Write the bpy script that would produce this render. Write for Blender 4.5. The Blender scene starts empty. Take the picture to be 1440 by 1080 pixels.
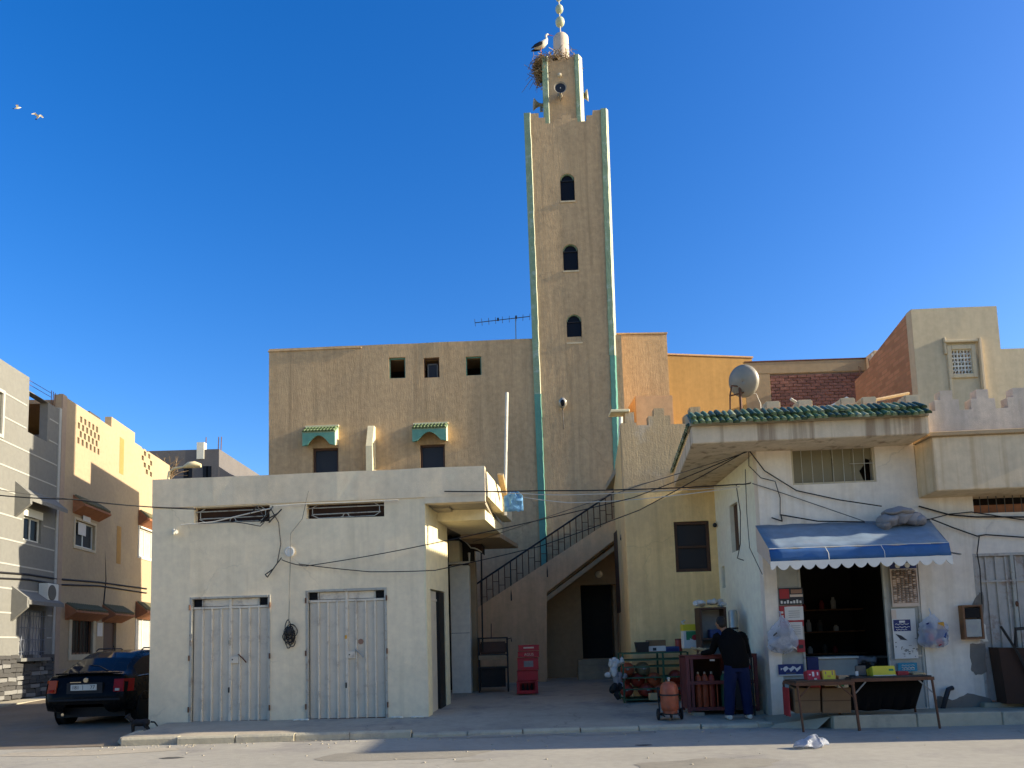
import bpy, bmesh, math, random
from mathutils import Vector, Matrix, noise as mnoise
random.seed(11)
SC = bpy.context.scene
COL = SC.collection
rad = math.radians

# ------------------------------------------------------------------ camera
CAM = Vector((0, 0, 1.55))
FPX, PY0 = 1080.0, 788.0
PITCH = math.atan((900 - PY0) / FPX)
ROLL = 0.030
_f = Vector((0, math.cos(PITCH), math.sin(PITCH)))
_u0 = Vector((0, -math.sin(PITCH), math.cos(PITCH)))
_x = Vector((1, 0, 0))
_u = _u0 * math.cos(ROLL) + _x * math.sin(ROLL)
_r = _x * math.cos(ROLL) - _u0 * math.sin(ROLL)
cd = bpy.data.cameras.new('camera')
cam = bpy.data.objects.new('camera', cd); COL.objects.link(cam)
M3 = Matrix((_r, _u, -_f)).transposed()
cam.matrix_world = Matrix.Translation(CAM) @ M3.to_4x4()
cd.sensor_width = 36; cd.lens = 36 * FPX / 1440; cd.shift_y = (PY0 - 540) / 1440
cd.clip_start = 0.1; cd.clip_end = 3000
SC.camera = cam

# ------------------------------------------------------------------ light
SUN_EL, SUN_B = 20.0, 3.6            # elevation, degrees in front of the street's facades
el, b = rad(SUN_EL), rad(SUN_B)
S = Vector((math.cos(el) * math.cos(b), -math.cos(el) * math.sin(b), math.sin(el)))
w = bpy.data.worlds.new('World'); SC.world = w; w.use_nodes = True
nt = w.node_tree; nt.nodes.clear()
sky = nt.nodes.new('ShaderNodeTexSky'); sky.sky_type = 'NISHITA'; sky.sun_disc = False
sky.sun_elevation = el; sky.sun_rotation = math.atan2(S.x, S.y)
sky.altitude = 300; sky.air_density = 1.0; sky.dust_density = 1.4; sky.ozone_density = 2.4
hs = nt.nodes.new('ShaderNodeHueSaturation'); hs.inputs['Hue'].default_value = 0.514; hs.inputs['Saturation'].default_value = 1.415
bg = nt.nodes.new('ShaderNodeBackground'); bg.inputs[1].default_value = 0.08
out = nt.nodes.new('ShaderNodeOutputWorld')
nt.links.new(sky.outputs[0], hs.inputs['Color']); nt.links.new(hs.outputs[0], bg.inputs[0]); nt.links.new(bg.outputs[0], out.inputs[0])
sd = bpy.data.lights.new('sun', 'SUN'); sd.energy = 2.9; sd.angle = rad(0.5); sd.color = (1.0, 0.91, 0.77)
sun = bpy.data.objects.new('sun', sd); COL.objects.link(sun)
sun.rotation_euler = S.to_track_quat('Z', 'Y').to_euler(); sun.location = (40, -10, 40)
SC.view_settings.view_transform = 'Standard'; SC.view_settings.look = 'None'
SC.view_settings.exposure = 1.75; SC.view_settings.gamma = 1.0

# ------------------------------------------------------------------ helpers
def ray(px, py):
    d = _f + _r * ((px - 720) / FPX) - _u * ((py - PY0) / FPX)
    return d
def at(px, py, Y):
    d = ray(px, py); return CAM + d * (Y / d.y)
def at_z(px, py, z):
    d = ray(px, py); return CAM + d * ((z - CAM.z) / d.z)

class Fr:
    """a local frame: u along the facade, v into the building, z up"""
    def __init__(s, o, ang):
        s.o = Vector(o); s.ang = rad(ang)
        s.U = Vector((math.cos(s.ang), math.sin(s.ang), 0)); s.V = Vector((-math.sin(s.ang), math.cos(s.ang), 0))
    def uz(s, px, py, v=0.0):
        d = ray(px, py); p0 = s.o + s.V * v
        t = (p0 - CAM).dot(s.V) / d.dot(s.V); p = CAM + d * t
        return ((p - s.o).dot(s.U), p.z - s.o.z)
    def u(s, px, py, v=0.0): return s.uz(px, py, v)[0]
    def z(s, px, py, v=0.0): return s.uz(px, py, v)[1]
    def p(s, px, py, v=0.0):
        a, c = s.uz(px, py, v); return (a, v, c)
    def rect(s, x0, y0, x1, y1, v=0.0):
        a = s.uz(x0, y0, v); bb = s.uz(x1, y0, v); c = s.uz(x0, y1, v); d = s.uz(x1, y1, v)
        return ((a[0] + c[0]) / 2, (bb[0] + d[0]) / 2, (c[1] + d[1]) / 2, (a[1] + bb[1]) / 2)
    def w(s, u, v, z): return s.o + s.U * u + s.V * v + Vector((0, 0, z))

class MB:
    def __init__(s): s.v = []; s.f = []; s.m = []; s.mi = 0
    def add(s, vs, fs):
        o = len(s.v); s.v += [tuple(p) for p in vs]
        for f in fs: s.f.append(tuple(i + o for i in f)); s.m.append(s.mi)
        return s
    def box(s, x0, x1, y0, y1, z0, z1):
        vs = [(x0, y0, z0), (x1, y0, z0), (x1, y1, z0), (x0, y1, z0), (x0, y0, z1), (x1, y0, z1), (x1, y1, z1), (x0, y1, z1)]
        return s.add(vs, [(0, 3, 2, 1), (4, 5, 6, 7), (0, 1, 5, 4), (1, 2, 6, 5), (2, 3, 7, 6), (3, 0, 4, 7)])
    def prism(s, poly, y0, y1):            # polygon in x,z pushed along y
        n = len(poly)
        vs = [(a, y0, c) for a, c in poly] + [(a, y1, c) for a, c in poly]
        return s.add(vs, [tuple(range(n)), tuple(range(2 * n - 1, n - 1, -1))] + [(i, i + n, (i + 1) % n + n, (i + 1) % n) for i in range(n)])
    def slab(s, poly, z0, z1):             # polygon in x,y pushed along z
        n = len(poly)
        vs = [(a, c, z0) for a, c in poly] + [(a, c, z1) for a, c in poly]
        return s.add(vs, [tuple(range(n - 1, -1, -1)), tuple(range(n, 2 * n))] + [(i, (i + 1) % n, (i + 1) % n + n, i + n) for i in range(n)])
    def xprism(s, poly, x0, x1):           # polygon in y,z pushed along x
        n = len(poly)
        vs = [(x0, a, c) for a, c in poly] + [(x1, a, c) for a, c in poly]
        return s.add(vs, [tuple(range(n)), tuple(range(2 * n - 1, n - 1, -1))] + [(i, i + n, (i + 1) % n + n, (i + 1) % n) for i in range(n)])
    def tube(s, pts, r, n=6, cap=True):
        P = [Vector(p) for p in pts]; rs = r if isinstance(r, (list, tuple)) else [r] * len(P)
        rings = []; up = None
        for i, p in enumerate(P):
            t = (P[min(i + 1, len(P) - 1)] - P[max(i - 1, 0)])
            if t.length < 1e-9: t = Vector((0, 0, 1))
            t.normalize()
            if up is None:
                up = Vector((0, 0, 1)) if abs(t.z) < .9 else Vector((1, 0, 0))
            a = t.cross(up)
            if a.length < 1e-4: a = t.cross(Vector((0, 1, 0.1)))
            a.normalize(); c = a.cross(t).normalized(); up = c
            rings.append([p + (a * math.cos(2 * math.pi * k / n) + c * math.sin(2 * math.pi * k / n)) * rs[i] for k in range(n)])
        vs = [q for rg in rings for q in rg]; fs = []
        for i in range(len(P) - 1):
            for k in range(n):
                fs.append((i * n + k, i * n + (k + 1) % n, (i + 1) * n + (k + 1) % n, (i + 1) * n + k))
        if cap: fs += [tuple(range(n - 1, -1, -1)), tuple(range((len(P) - 1) * n, len(P) * n))]
        return s.add(vs, fs)
    def lathe(s, prof, c=(0, 0, 0), n=16, axis='z'):
        vs = []; fs = []
        for r, h in prof:
            for k in range(n):
                a = 2 * math.pi * k / n; x, y = r * math.cos(a), r * math.sin(a)
                if axis == 'z': q = (c[0] + x, c[1] + y, c[2] + h)
                elif axis == 'y': q = (c[0] + x, c[1] + h, c[2] + y)
                else: q = (c[0] + h, c[1] + x, c[2] + y)
                vs.append(q)
        for i in range(len(prof) - 1):
            for k in range(n): fs.append((i * n + k, i * n + (k + 1) % n, (i + 1) * n + (k + 1) % n, (i + 1) * n + k))
        fs += [tuple(range(n - 1, -1, -1)), tuple(range((len(prof) - 1) * n, len(prof) * n))]
        return s.add(vs, fs)
    def ell(s, c, r, n=12, m=8):
        prof = [(max(1e-3, math.sin(math.pi * i / m)), -math.cos(math.pi * i / m)) for i in range(m + 1)]
        vs = [(c[0] + r[0] * q * math.cos(2 * math.pi * k / n), c[1] + r[1] * q * math.sin(2 * math.pi * k / n), c[2] + r[2] * h) for q, h in prof for k in range(n)]
        fs = [(i * n + k, i * n + (k + 1) % n, (i + 1) * n + (k + 1) % n, (i + 1) * n + k) for i in range(m) for k in range(n)]
        return s.add(vs, fs)
    def wall(s, solids, holes, y0, t, step=0.6, jit=0.006, warp=None, arches=()):
        """upright wall: union of rectangles (u0,u1,z0,z1) minus holes, front at y0, thickness t; plaster slightly uneven"""
        xs = set(); zs = set()
        for r in list(solids) + list(holes): xs |= {round(r[0], 4), round(r[1], 4)}; zs |= {round(r[2], 4), round(r[3], 4)}
        def fill(q):
            q = sorted(q); o = [q[0]]
            for a in q[1:]:
                if a - o[-1] < 1e-4: continue
                k = max(1, int((a - o[-1]) / step)); p = o[-1]
                o += [p + (a - p) * (i + 1) / k for i in range(k)]
            return o
        X, Z = fill(xs), fill(zs); nx, nz = len(X) - 1, len(Z) - 1
        def ins(i, j):
            if i < 0 or j < 0 or i >= nx or j >= nz: return False
            a, c = (X[i] + X[i + 1]) / 2, (Z[j] + Z[j + 1]) / 2
            if not any(r[0] < a < r[1] and r[2] < c < r[3] for r in solids): return False
            return not any(r[0] < a < r[1] and r[2] < c < r[3] for r in holes)
        I = [[ins(i, j) for j in range(nz)] for i in range(nx)]
        g = lambda i, j: 0 <= i < nx and 0 <= j < nz and I[i][j]
        cache = {}; vs = []; fs = []
        def V(i, j, k):
            key = (i, j, k)
            if key not in cache:
                x, z = X[i], Z[j]
                n3 = mnoise.noise_vector(Vector((x * 1.3 + y0, z * 1.3, 7.7))) * jit
                x2, z2 = (x, z) if warp is None else warp(x, z)
                cache[key] = len(vs); vs.append((x2 + n3.x * .6, (y0 if k == 0 else y0 + t) + (n3.y if k == 0 else 0), z2 + n3.z * .8))
            return cache[key]
        for i in range(nx):
            for j in range(nz):
                if not I[i][j]: continue
                fs.append((V(i, j, 0), V(i + 1, j, 0), V(i + 1, j + 1, 0), V(i, j + 1, 0)))
                fs.append((V(i, j, 1), V(i, j + 1, 1), V(i + 1, j + 1, 1), V(i + 1, j, 1)))
                if not g(i - 1, j): fs.append((V(i, j, 0), V(i, j + 1, 0), V(i, j + 1, 1), V(i, j, 1)))
                if not g(i + 1, j): fs.append((V(i + 1, j, 0), V(i + 1, j, 1), V(i + 1, j + 1, 1), V(i + 1, j + 1, 0)))
                if not g(i, j - 1): fs.append((V(i, j, 0), V(i, j, 1), V(i + 1, j, 1), V(i + 1, j, 0)))
                if not g(i, j + 1): fs.append((V(i, j + 1, 0), V(i + 1, j + 1, 0), V(i + 1, j + 1, 1), V(i, j + 1, 1)))
        s.add(vs, fs)
        for (a, c, zs_, zt) in arches:      # half-round heads: two spandrels filling the corners of a hole
            xc, r = (a + c) / 2, (c - a) / 2; N = 8
            arc = [(xc - r * math.cos(math.pi / 2 * k / N), zs_ + (zt - zs_) * math.sin(math.pi / 2 * k / N)) for k in range(N + 1)]
            for sg in (1, -1):
                pl = [(xc + sg * (q - xc), z) for q, z in arc] + [(xc + sg * (a - xc), zt)]
                s.prism(pl if sg < 0 else pl[::-1], y0 + .002, y0 + t)
        return s
    def build(s, name, mat, parent=None, smooth=False, bevel=0, loc=None, rotz=None, fix=True, angle=40):
        me = bpy.data.meshes.new(name); me.from_pydata(s.v, [], s.f)
        mats = mat if isinstance(mat, (list, tuple)) else [mat]
        for m in mats: me.materials.append(MT[m] if isinstance(m, str) else m)
        if len(mats) > 1: me.polygons.foreach_set('material_index', s.m)
        if fix or bevel:
            bm = bmesh.new(); bm.from_mesh(me)
            if fix: bmesh.ops.recalc_face_normals(bm, faces=bm.faces)
            if bevel:
                ed = [e for e in bm.edges if len(e.link_faces) == 2 and e.calc_face_angle(0) > .7]
                bmesh.ops.bevel(bm, geom=ed, offset=bevel, segments=1 if bevel < .012 else 2, affect='EDGES', clamp_overlap=True)
            bm.to_mesh(me); bm.free()
        if smooth:
            me.polygons.foreach_set('use_smooth', [True] * len(me.polygons))
            try: me.set_sharp_from_angle(angle=rad(angle))
            except Exception: pass
        me.update()
        return link(name, me, parent, loc, rotz)

def link(name, me, parent=None, loc=None, rotz=None):
    o = bpy.data.objects.new(name, me); COL.objects.link(o)
    if parent is not None: o.parent = parent
    if loc is not None: o.location = loc
    if rotz is not None: o.rotation_euler[2] = rotz
    return o
def tag(o, label, cat, group=None, kind=None):
    if label: o['label'] = label
    if cat: o['category'] = cat
    if group: o['group'] = group
    if kind: o['kind'] = kind
    return o
def thing(name, label, cat, loc=(0, 0, 0), rotz=0.0, group=None):
    o = bpy.data.objects.new(name, None); COL.objects.link(o); o.empty_display_size = .2
    o.location = loc; o.rotation_euler = (0, 0, rotz)
    return tag(o, label, cat, group)
def fthing(name, fr, label, cat, group=None): return thing(name, label, cat, fr.o, fr.ang, group)
def struct(o): o['kind'] = 'structure'; return o
def B(name, mat, parent, x0, x1, y0, y1, z0, z1, bevel=0, **k):
    return MB().box(x0, x1, y0, y1, z0, z1).build(name, mat, parent, bevel=bevel, **k)
def share(name, src, parent, loc, rot=None, scale=None):
    o = bpy.data.objects.new(name, src.data); COL.objects.link(o); o.parent = parent; o.location = loc
    if rot: o.rotation_euler = rot
    if scale: o.scale = scale
    return o
def text(name, s, size, mat, parent, loc, rot=(math.pi / 2, 0, 0), sx=1.0, ext=.002, align='CENTER'):
    cu = bpy.data.curves.new(name, 'FONT'); cu.body = s; cu.size = size; cu.extrude = ext; cu.align_x = align; cu.align_y = 'CENTER'
    t = bpy.data.objects.new('tmp', cu); COL.objects.link(t)
    bpy.context.view_layer.update()
    me = bpy.data.meshes.new_from_object(t.evaluated_get(bpy.context.evaluated_depsgraph_get()))
    bpy.data.objects.remove(t); bpy.data.curves.remove(cu)
    me.materials.clear(); me.materials.append(MT[mat])
    o = link(name, me, parent, loc); o.rotation_euler = rot; o.scale = (sx, 1, 1); return o

# ------------------------------------------------------------------ materials
MT = {}
def newmat(name):
    m = bpy.data.materials.new(name); m.use_nodes = True; MT[name] = m
    n = m.node_tree.nodes; bs = n['Principled BSDF']; return m, m.node_tree, n, bs
def nz(t, vec, scale, detail=5, rough=.55, mapscale=None, loc=None):
    if mapscale or loc:
        mp = t.nodes.new('ShaderNodeMapping'); t.links.new(vec, mp.inputs[0])
        if mapscale: mp.inputs['Scale'].default_value = mapscale
        if loc: mp.inputs['Location'].default_value = loc
        vec = mp.outputs[0]
    a = t.nodes.new('ShaderNodeTexNoise'); a.inputs['Scale'].default_value = scale; a.inputs['Detail'].default_value = detail
    a.inputs['Roughness'].default_value = rough; t.links.new(vec, a.inputs['Vector']); return a.outputs[0]
def ramp(t, fac, stops):
    r = t.nodes.new('ShaderNodeValToRGB'); t.links.new(fac, r.inputs[0])
    e = r.color_ramp.elements
    while len(e) < len(stops): e.new(.5)
    for k, (p, c) in enumerate(stops):
        e[k].position = p; e[k].color = (c, c, c, 1) if isinstance(c, (int, float)) else (*c, 1)
    return r.outputs[0]
def mix(t, fac, a, c, mode='MIX'):
    m = t.nodes.new('ShaderNodeMix'); m.data_type = 'RGBA'; m.blend_type = mode
    for s, k in ((fac, 0), (a, 6), (c, 7)):
        if hasattr(s, 'is_output'): t.links.new(s, m.inputs[k])
        elif k == 0: m.inputs[0].default_value = s
        else: m.inputs[k].default_value = (*s, 1)
    return m.outputs[2]
def sc(c, k): return tuple(max(0, min(1, x * k)) for x in c)
def warm(c): return (min(.9, c[0] * 1.06), c[1] * .985, c[2] * .79)
def plaster(name, c, var=.14, streak=.12, mott=.22, bump=.35, fine=60, comb=0.0, stain=None, stain_amt=.0, stain_scale=.6, rough=.92, seed=0, crack=0, crack_scale=.5, bricks=None, drip=None, drip_amt=0, spec=.2):
    m, t, n, bs = newmat(name); c = warm(c)
    tc = n.new('ShaderNodeTexCoord').outputs['Object']
    big = nz(t, tc, .55, 6, .6, loc=(seed, seed * 2, 0)); col = mix(t, ramp(t, big, [(.3, 0), (.7, 1)]), sc(c, 1 - var), sc(c, 1 + var))
    st = nz(t, tc, 1.0, 5, .65, (5, 5, .35), (seed, 3, 0)); col = mix(t, streak, col, mix(t, ramp(t, st, [(.35, 0), (.68, 1)]), sc(c, .45), sc(c, 1.25)))
    med = nz(t, tc, 7, 6, .6, loc=(0, seed, 1)); col = mix(t, mott, col, mix(t, ramp(t, med, [(.35, 0), (.65, 1)]), sc(c, .7), sc(c, 1.22)))
    if stain:
        s2 = nz(t, tc, stain_scale, 8, .7, loc=(seed + 9, 4, seed)); col = mix(t, mix(t, 1.0, ramp(t, s2, [(.52, 0), (.66, 1)]), (stain_amt,) * 3, 'MULTIPLY'), col, stain)
    if drip:
        d = nz(t, tc, 1.0, 4, .6, (4.5, 4.5, .18), (seed, 8, 2)); col = mix(t, mix(t, 1.0, ramp(t, d, [(.53, 0), (.68, 1)]), (drip_amt,) * 3, 'MULTIPLY'), col, drip)
    if bricks:
        sp_ = n.new('ShaderNodeSeparateXYZ'); t.links.new(tc, sp_.inputs[0]); cb_ = n.new('ShaderNodeCombineXYZ'); t.links.new(sp_.outputs[1], cb_.inputs[0]); t.links.new(sp_.outputs[2], cb_.inputs[1])
        bt = n.new('ShaderNodeTexBrick'); t.links.new(cb_.outputs[0], bt.inputs['Vector']); bt.inputs['Scale'].default_value = 1.0; bt.inputs['Brick Width'].default_value = .3; bt.inputs['Row Height'].default_value = .11; bt.inputs['Mortar Size'].default_value = .012
        bt.inputs['Color1'].default_value = (*sc(bricks, .75), 1); bt.inputs['Color2'].default_value = (*sc(bricks, 1.25), 1); bt.inputs['Mortar'].default_value = (*sc(c, .8), 1); col = mix(t, .7, col, bt.outputs[0])
    ck = None
    if crack:
        dv = n.new('ShaderNodeVectorMath'); dv.operation = 'MULTIPLY_ADD'; wn_ = n.new('ShaderNodeTexNoise'); wn_.inputs['Scale'].default_value = 2.5; wn_.inputs['Detail'].default_value = 5; t.links.new(tc, wn_.inputs['Vector'])
        t.links.new(wn_.outputs[1], dv.inputs[0]); dv.inputs[1].default_value = (.5, .5, .5); t.links.new(tc, dv.inputs[2])
        vo = n.new('ShaderNodeTexVoronoi'); vo.feature = 'DISTANCE_TO_EDGE'; vo.inputs['Scale'].default_value = crack_scale; t.links.new(dv.outputs[0], vo.inputs['Vector'])
        ln_ = ramp(t, vo.outputs[0], [(.001, 1), (.007, 0)]); mk = ramp(t, nz(t, tc, .7, 3, .5, loc=(seed, 1, 7)), [(.52, 0), (.62, 1)])
        ck = mix(t, 1.0, ln_, mk, 'MULTIPLY'); col = mix(t, mix(t, 1.0, ck, (crack,) * 3, 'MULTIPLY'), col, sc(c, .38))
    t.links.new(col, bs.inputs['Base Color']); bs.inputs['Roughness'].default_value = rough; bs.inputs['Specular IOR Level'].default_value = spec
    h = nz(t, tc, fine, 4, .6)
    if comb:
        cb = nz(t, tc, 1.0, 4, .6, (24, 24, 4.5), (seed, 0, 0)); h = mix(t, comb, h, cb)
    h2 = nz(t, tc, 2.2, 5, .6); h = mix(t, .35, h, h2)
    bp = n.new('ShaderNodeBump'); bp.inputs['Strength'].default_value = bump; bp.inputs['Distance'].default_value = .03 if comb else .02
    t.links.new(h, bp.inputs['Height']); t.links.new(bp.outputs[0], bs.inputs['Normal']); return m
def paint(name, c, rough=.5, metal=0, var=.08, scale=6, wear=None, wear_amt=0, bump=.05, coat=0, spec=.4, emit=None):
    m, t, n, bs = newmat(name); c = warm(c)
    tc = n.new('ShaderNodeTexCoord').outputs['Object']
    a = nz(t, tc, scale, 5, .6); col = mix(t, ramp(t, a, [(.3, 0), (.7, 1)]), sc(c, 1 - var), sc(c, 1 + var))
    if wear:
        wv = nz(t, tc, 4.0, 9, .72, loc=(5, 5, 5)); col = mix(t, mix(t, 1.0, ramp(t, wv, [(.53, 0), (.64, 1)]), (wear_amt,) * 3, 'MULTIPLY'), col, wear)
    t.links.new(col, bs.inputs['Base Color']); bs.inputs['Metallic'].default_value = metal
    rr = ramp(t, a, [(.2, max(0, rough - .1)), (.8, min(1, rough + .1))]); t.links.new(rr, bs.inputs['Roughness'])
    bs.inputs['Coat Weight'].default_value = coat; bs.inputs['Specular IOR Level'].default_value = spec
    if bump:
        bp = n.new('ShaderNodeBump'); bp.inputs['Strength'].default_value = bump; bp.inputs['Distance'].default_value = .01
        t.links.new(nz(t, tc, 25, 4), bp.inputs['Height']); t.links.new(bp.outputs[0], bs.inputs['Normal'])
    if emit: bs.inputs['Emission Color'].default_value = (*emit[0], 1); bs.inputs['Emission Strength'].default_value = emit[1]
    return m
def glass(name, c=(.012, .012, .013), rough=.2):
    m, t, n, bs = newmat(name); bs.inputs['Base Color'].default_value = (*c, 1); bs.inputs['Roughness'].default_value = rough
    bs.inputs['Specular IOR Level'].default_value = .12; return m

plaster('white_plaster', (0.811, 0.701, 0.551), var=.07, streak=.1, bump=.22, stain=(.66, .56, .36), stain_amt=.5, stain_scale=.9, drip=(.58, .47, .28), drip_amt=.35, crack=.28, crack_scale=.45, seed=1)
plaster('grey_plaster', (0.717, 0.619, 0.494), var=.14, streak=.18, bump=.3, stain=(.80, .70, .46), stain_amt=.6, stain_scale=1.2, seed=2)
plaster('cream_plaster', (0.755, 0.690, 0.506), var=.06, streak=.08, bump=.2, stain=(.5, .42, .28), stain_amt=.3, seed=3)
plaster('mosque_plaster', (0.481, 0.355, 0.234), var=.18, mott=.4, streak=.38, bump=.7, fine=34, comb=.6, stain=(.55, .38, .2), stain_amt=.6, stain_scale=.45, drip=(.33, .225, .12), drip_amt=.6, crack=.3, crack_scale=.35, seed=4)
plaster('stair_plaster_lit', (0.679, 0.467, 0.304), var=.14, streak=.3, bump=.5, fine=34, comb=.7, stain=(.50, .37, .22), stain_amt=.5, seed=44)  # lighter copy of the mosque plaster, missing alley light put into colour
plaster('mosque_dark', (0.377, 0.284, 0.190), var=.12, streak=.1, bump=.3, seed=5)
plaster('green_plaster', (0.226, 0.335, 0.253), var=.18, streak=.2, bump=.9, fine=14, stain=(.40, .48, .40), stain_amt=.6, stain_scale=5, seed=6)
plaster('teal_paint', (0.123, 0.305, 0.278), var=.12, streak=.15, bump=.3, seed=7)
plaster('yellow_plaster', (0.849, 0.629, 0.348), var=.12, streak=.28, bump=.55, comb=.6, fine=30, stain=(.66, .46, .22), stain_amt=.6, stain_scale=.5, drip=(.58, .40, .18), drip_amt=.4, crack=.25, seed=8)
plaster('brown_parapet', (0.472, 0.365, 0.241), var=.15, streak=.25, bump=.6, comb=.5, fine=30, stain=(.55, .46, .34), stain_amt=.5, stain_scale=1.5, seed=9)
plaster('orange_plaster', (0.425, 0.254, 0.095), var=.12, streak=.25, bump=.45, seed=10)
plaster('salmon_plaster', (0.566, 0.365, 0.228), var=.12, streak=.2, bump=.4, seed=11)
plaster('shop_plaster', (0.792, 0.721, 0.671), var=.07, streak=.14, bump=.25, stain=(.70, .58, .36), stain_amt=.5, stain_scale=.9, drip=(.60, .46, .27), drip_amt=.35, crack=.3, seed=12)
plaster('flank_plaster_lit', (.84, .84, .76), var=.05, streak=.1, bump=.25, stain=(.80, .72, .52), stain_amt=.4, seed=45)  # whiter copy of the shop plaster, bounced light put into its colour
plaster('slab_concrete', (0.623, 0.528, 0.430), var=.1, streak=.2, bump=.3, drip=(.22, .14, .08), drip_amt=.75, seed=13)
plaster('merlon_plaster', (0.604, 0.518, 0.468), var=.16, streak=.3, bump=.4, stain=(.26, .22, .19), stain_amt=.6, seed=14)
plaster('stained_beige', (0.679, 0.558, 0.418), var=.1, streak=.2, bump=.3, drip=(.42, .25, .10), drip_amt=.4, seed=15)
plaster('beige_plaster', (0.547, 0.477, 0.367), var=.1, streak=.2, bump=.35, seed=16)
plaster('rough_brick', (.38, .23, .14), var=.25, streak=.2, bump=1.0, fine=9, stain=(.47, .31, .18), stain_amt=.7, stain_scale=4, bricks=(.42, .19, .10), seed=17)
plaster('mortar', (.24, .17, .13), var=.2, streak=.1, bump=.6, seed=18)
plaster('grey_render', (0.193, 0.198, 0.203), var=.06, streak=.06, bump=.25, seed=19)
plaster('white_joint', (0.396, 0.406, 0.418), var=.05, streak=.05, bump=.1, seed=20)
plaster('house_yellow', (0.406, 0.320, 0.228), var=.05, streak=.06, bump=.2, stain=(.60, .44, .22), stain_amt=.3, seed=21)
plaster('house_pink', (0.377, 0.294, 0.241), var=.06, streak=.06, bump=.2, seed=22)
plaster('far_grey', (0.142, 0.137, 0.152), var=.1, streak=.1, bump=.2, seed=23)
plaster('cement', (0.377, 0.345, 0.278), var=.15, streak=.05, bump=.4, fine=25, stain=(.20, .19, .18), stain_amt=.5, stain_scale=1.3, seed=24)
plaster('kerb_concrete', (0.453, 0.426, 0.354), var=.15, streak=.05, bump=.5, fine=25, stain=(.22, .20, .18), stain_amt=.5, stain_scale=2, seed=25)
plaster('pavement', (0.396, 0.355, 0.304), var=.18, streak=.02, bump=.4, fine=22, stain=(.20, .18, .16), stain_amt=.6, stain_scale=1.1, crack=.7, crack_scale=.6, seed=26)
plaster('road', (0.363, 0.350, 0.329), var=.12, streak=.02, bump=.45, fine=45, stain=(.25, .225, .19), stain_amt=.75, stain_scale=.4, crack=.6, crack_scale=.45, seed=27)
plaster('earth', (.40, .34, .26), var=.2, streak=.02, bump=.5, fine=20, seed=28)
plaster('side_asphalt', (0.208, 0.173, 0.139), var=.2, streak=.02, bump=.5, fine=40, stain=(.24, .21, .18), stain_amt=.5, seed=29)
plaster('pillar_white', (0.755, 0.751, 0.709), var=.05, streak=.08, bump=.12, seed=30)
plaster('bare_cement_patch', (.22, .20, .185), var=.15, streak=.1, bump=.6, seed=31)
paint('brick', (0.255, 0.117, 0.095), rough=.95, var=.25, scale=9, bump=.6, wear=(.42, .24, .17), wear_amt=.5)
paint('brick_b', (0.198, 0.091, 0.076), rough=.95, var=.25, scale=9, bump=.6, wear=(.36, .2, .15), wear_amt=.5)
paint('door_steel', (0.585, 0.538, 0.468), rough=.5, var=.07, scale=3, wear=(.40, .33, .24), wear_amt=.35, bump=.04)
paint('door_frame', (.40, .40, .38), rough=.55, var=.1, wear=(.20, .11, .06), wear_amt=.7)
paint('door_rail', (0.642, 0.589, 0.519), rough=.5, var=.08, wear=(.25, .18, .12), wear_amt=.5)
paint('old_door', (0.434, 0.416, 0.405), rough=.6, var=.12, wear=(.26, .15, .09), wear_amt=.6)
paint('rust', (.12, .055, .03), rough=.8, var=.3, bump=.3)
paint('black_iron', (.018, .017, .017), rough=.55, var=.2)
paint('dark_brown_wood', (.07, .035, .02), rough=.6, var=.25, bump=.2)
paint('brown_wood', (.20, .10, .05), rough=.7, var=.25, bump=.2)
paint('pale_wood', (.48, .34, .19), rough=.75, var=.15, bump=.2)
paint('cable', (.015, .014, .013), rough=.6, var=.1, bump=0)
paint('cable_grey', (.10, .095, .09), rough=.6, var=.1, bump=0)
paint('cable_white', (.55, .53, .5), rough=.6, var=.1, bump=0)
plaster('band_lit_edge', (0.491, 0.528, 0.456), var=.1, streak=.2, bump=.5, seed=40)  # paler band tone, the sunlit strip on the chamfers put into colour
paint('pvc', (.62, .60, .56), rough=.45, var=.1, wear=(.4, .36, .3), wear_amt=.5)
paint('green_tile', (0.080, 0.137, 0.057), rough=.3, var=.35, scale=14, coat=.0, wear=(.34, .35, .24), wear_amt=.7, spec=.12)  # pale wear patches also carry the tile highlights in their colour
paint('green_tile_dark', (0.038, 0.067, 0.035), rough=.3, var=.35, scale=14, wear=(.12, .13, .09), wear_amt=.4, spec=.15)
paint('green_tile_pale', (0.208, 0.254, 0.165), rough=.35, var=.35, scale=14, wear=(.42, .42, .30), wear_amt=.8, spec=.15)  # pale tile copy, weathering and highlights both in its colour
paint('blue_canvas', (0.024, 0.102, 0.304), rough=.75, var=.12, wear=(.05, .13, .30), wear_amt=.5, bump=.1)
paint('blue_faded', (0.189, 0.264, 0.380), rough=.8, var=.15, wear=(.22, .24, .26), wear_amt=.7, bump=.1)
paint('white_canvas', (.66, .67, .69), rough=.8, var=.06)
paint('panel_grey', (0.358, 0.365, 0.354), rough=.5, var=.1, wear=(.30, .29, .27), wear_amt=.6)
paint('paper_white', (.62, .62, .64), rough=.8, var=.05, bump=0)
paint('paper_pink', (.60, .50, .45), rough=.8, var=.05, bump=0)
paint('ink_red', (.35, .03, .035), rough=.6, var=.1, bump=0)
paint('ink_navy', (.02, .03, .14), rough=.6, var=.1, bump=0)
paint('ink_dark', (.03, .03, .035), rough=.6, var=.1, bump=0)
paint('ink_brown', (.30, .17, .12), rough=.6, var=.1, bump=0)
paint('ink_cyan', (.02, .22, .36), rough=.5, var=.1, bump=0)
paint('ink_yellow', (.62, .53, .03), rough=.5, var=.08, bump=0)
paint('ink_orange', (.55, .30, .05), rough=.5, var=.1, bump=0)
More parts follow.
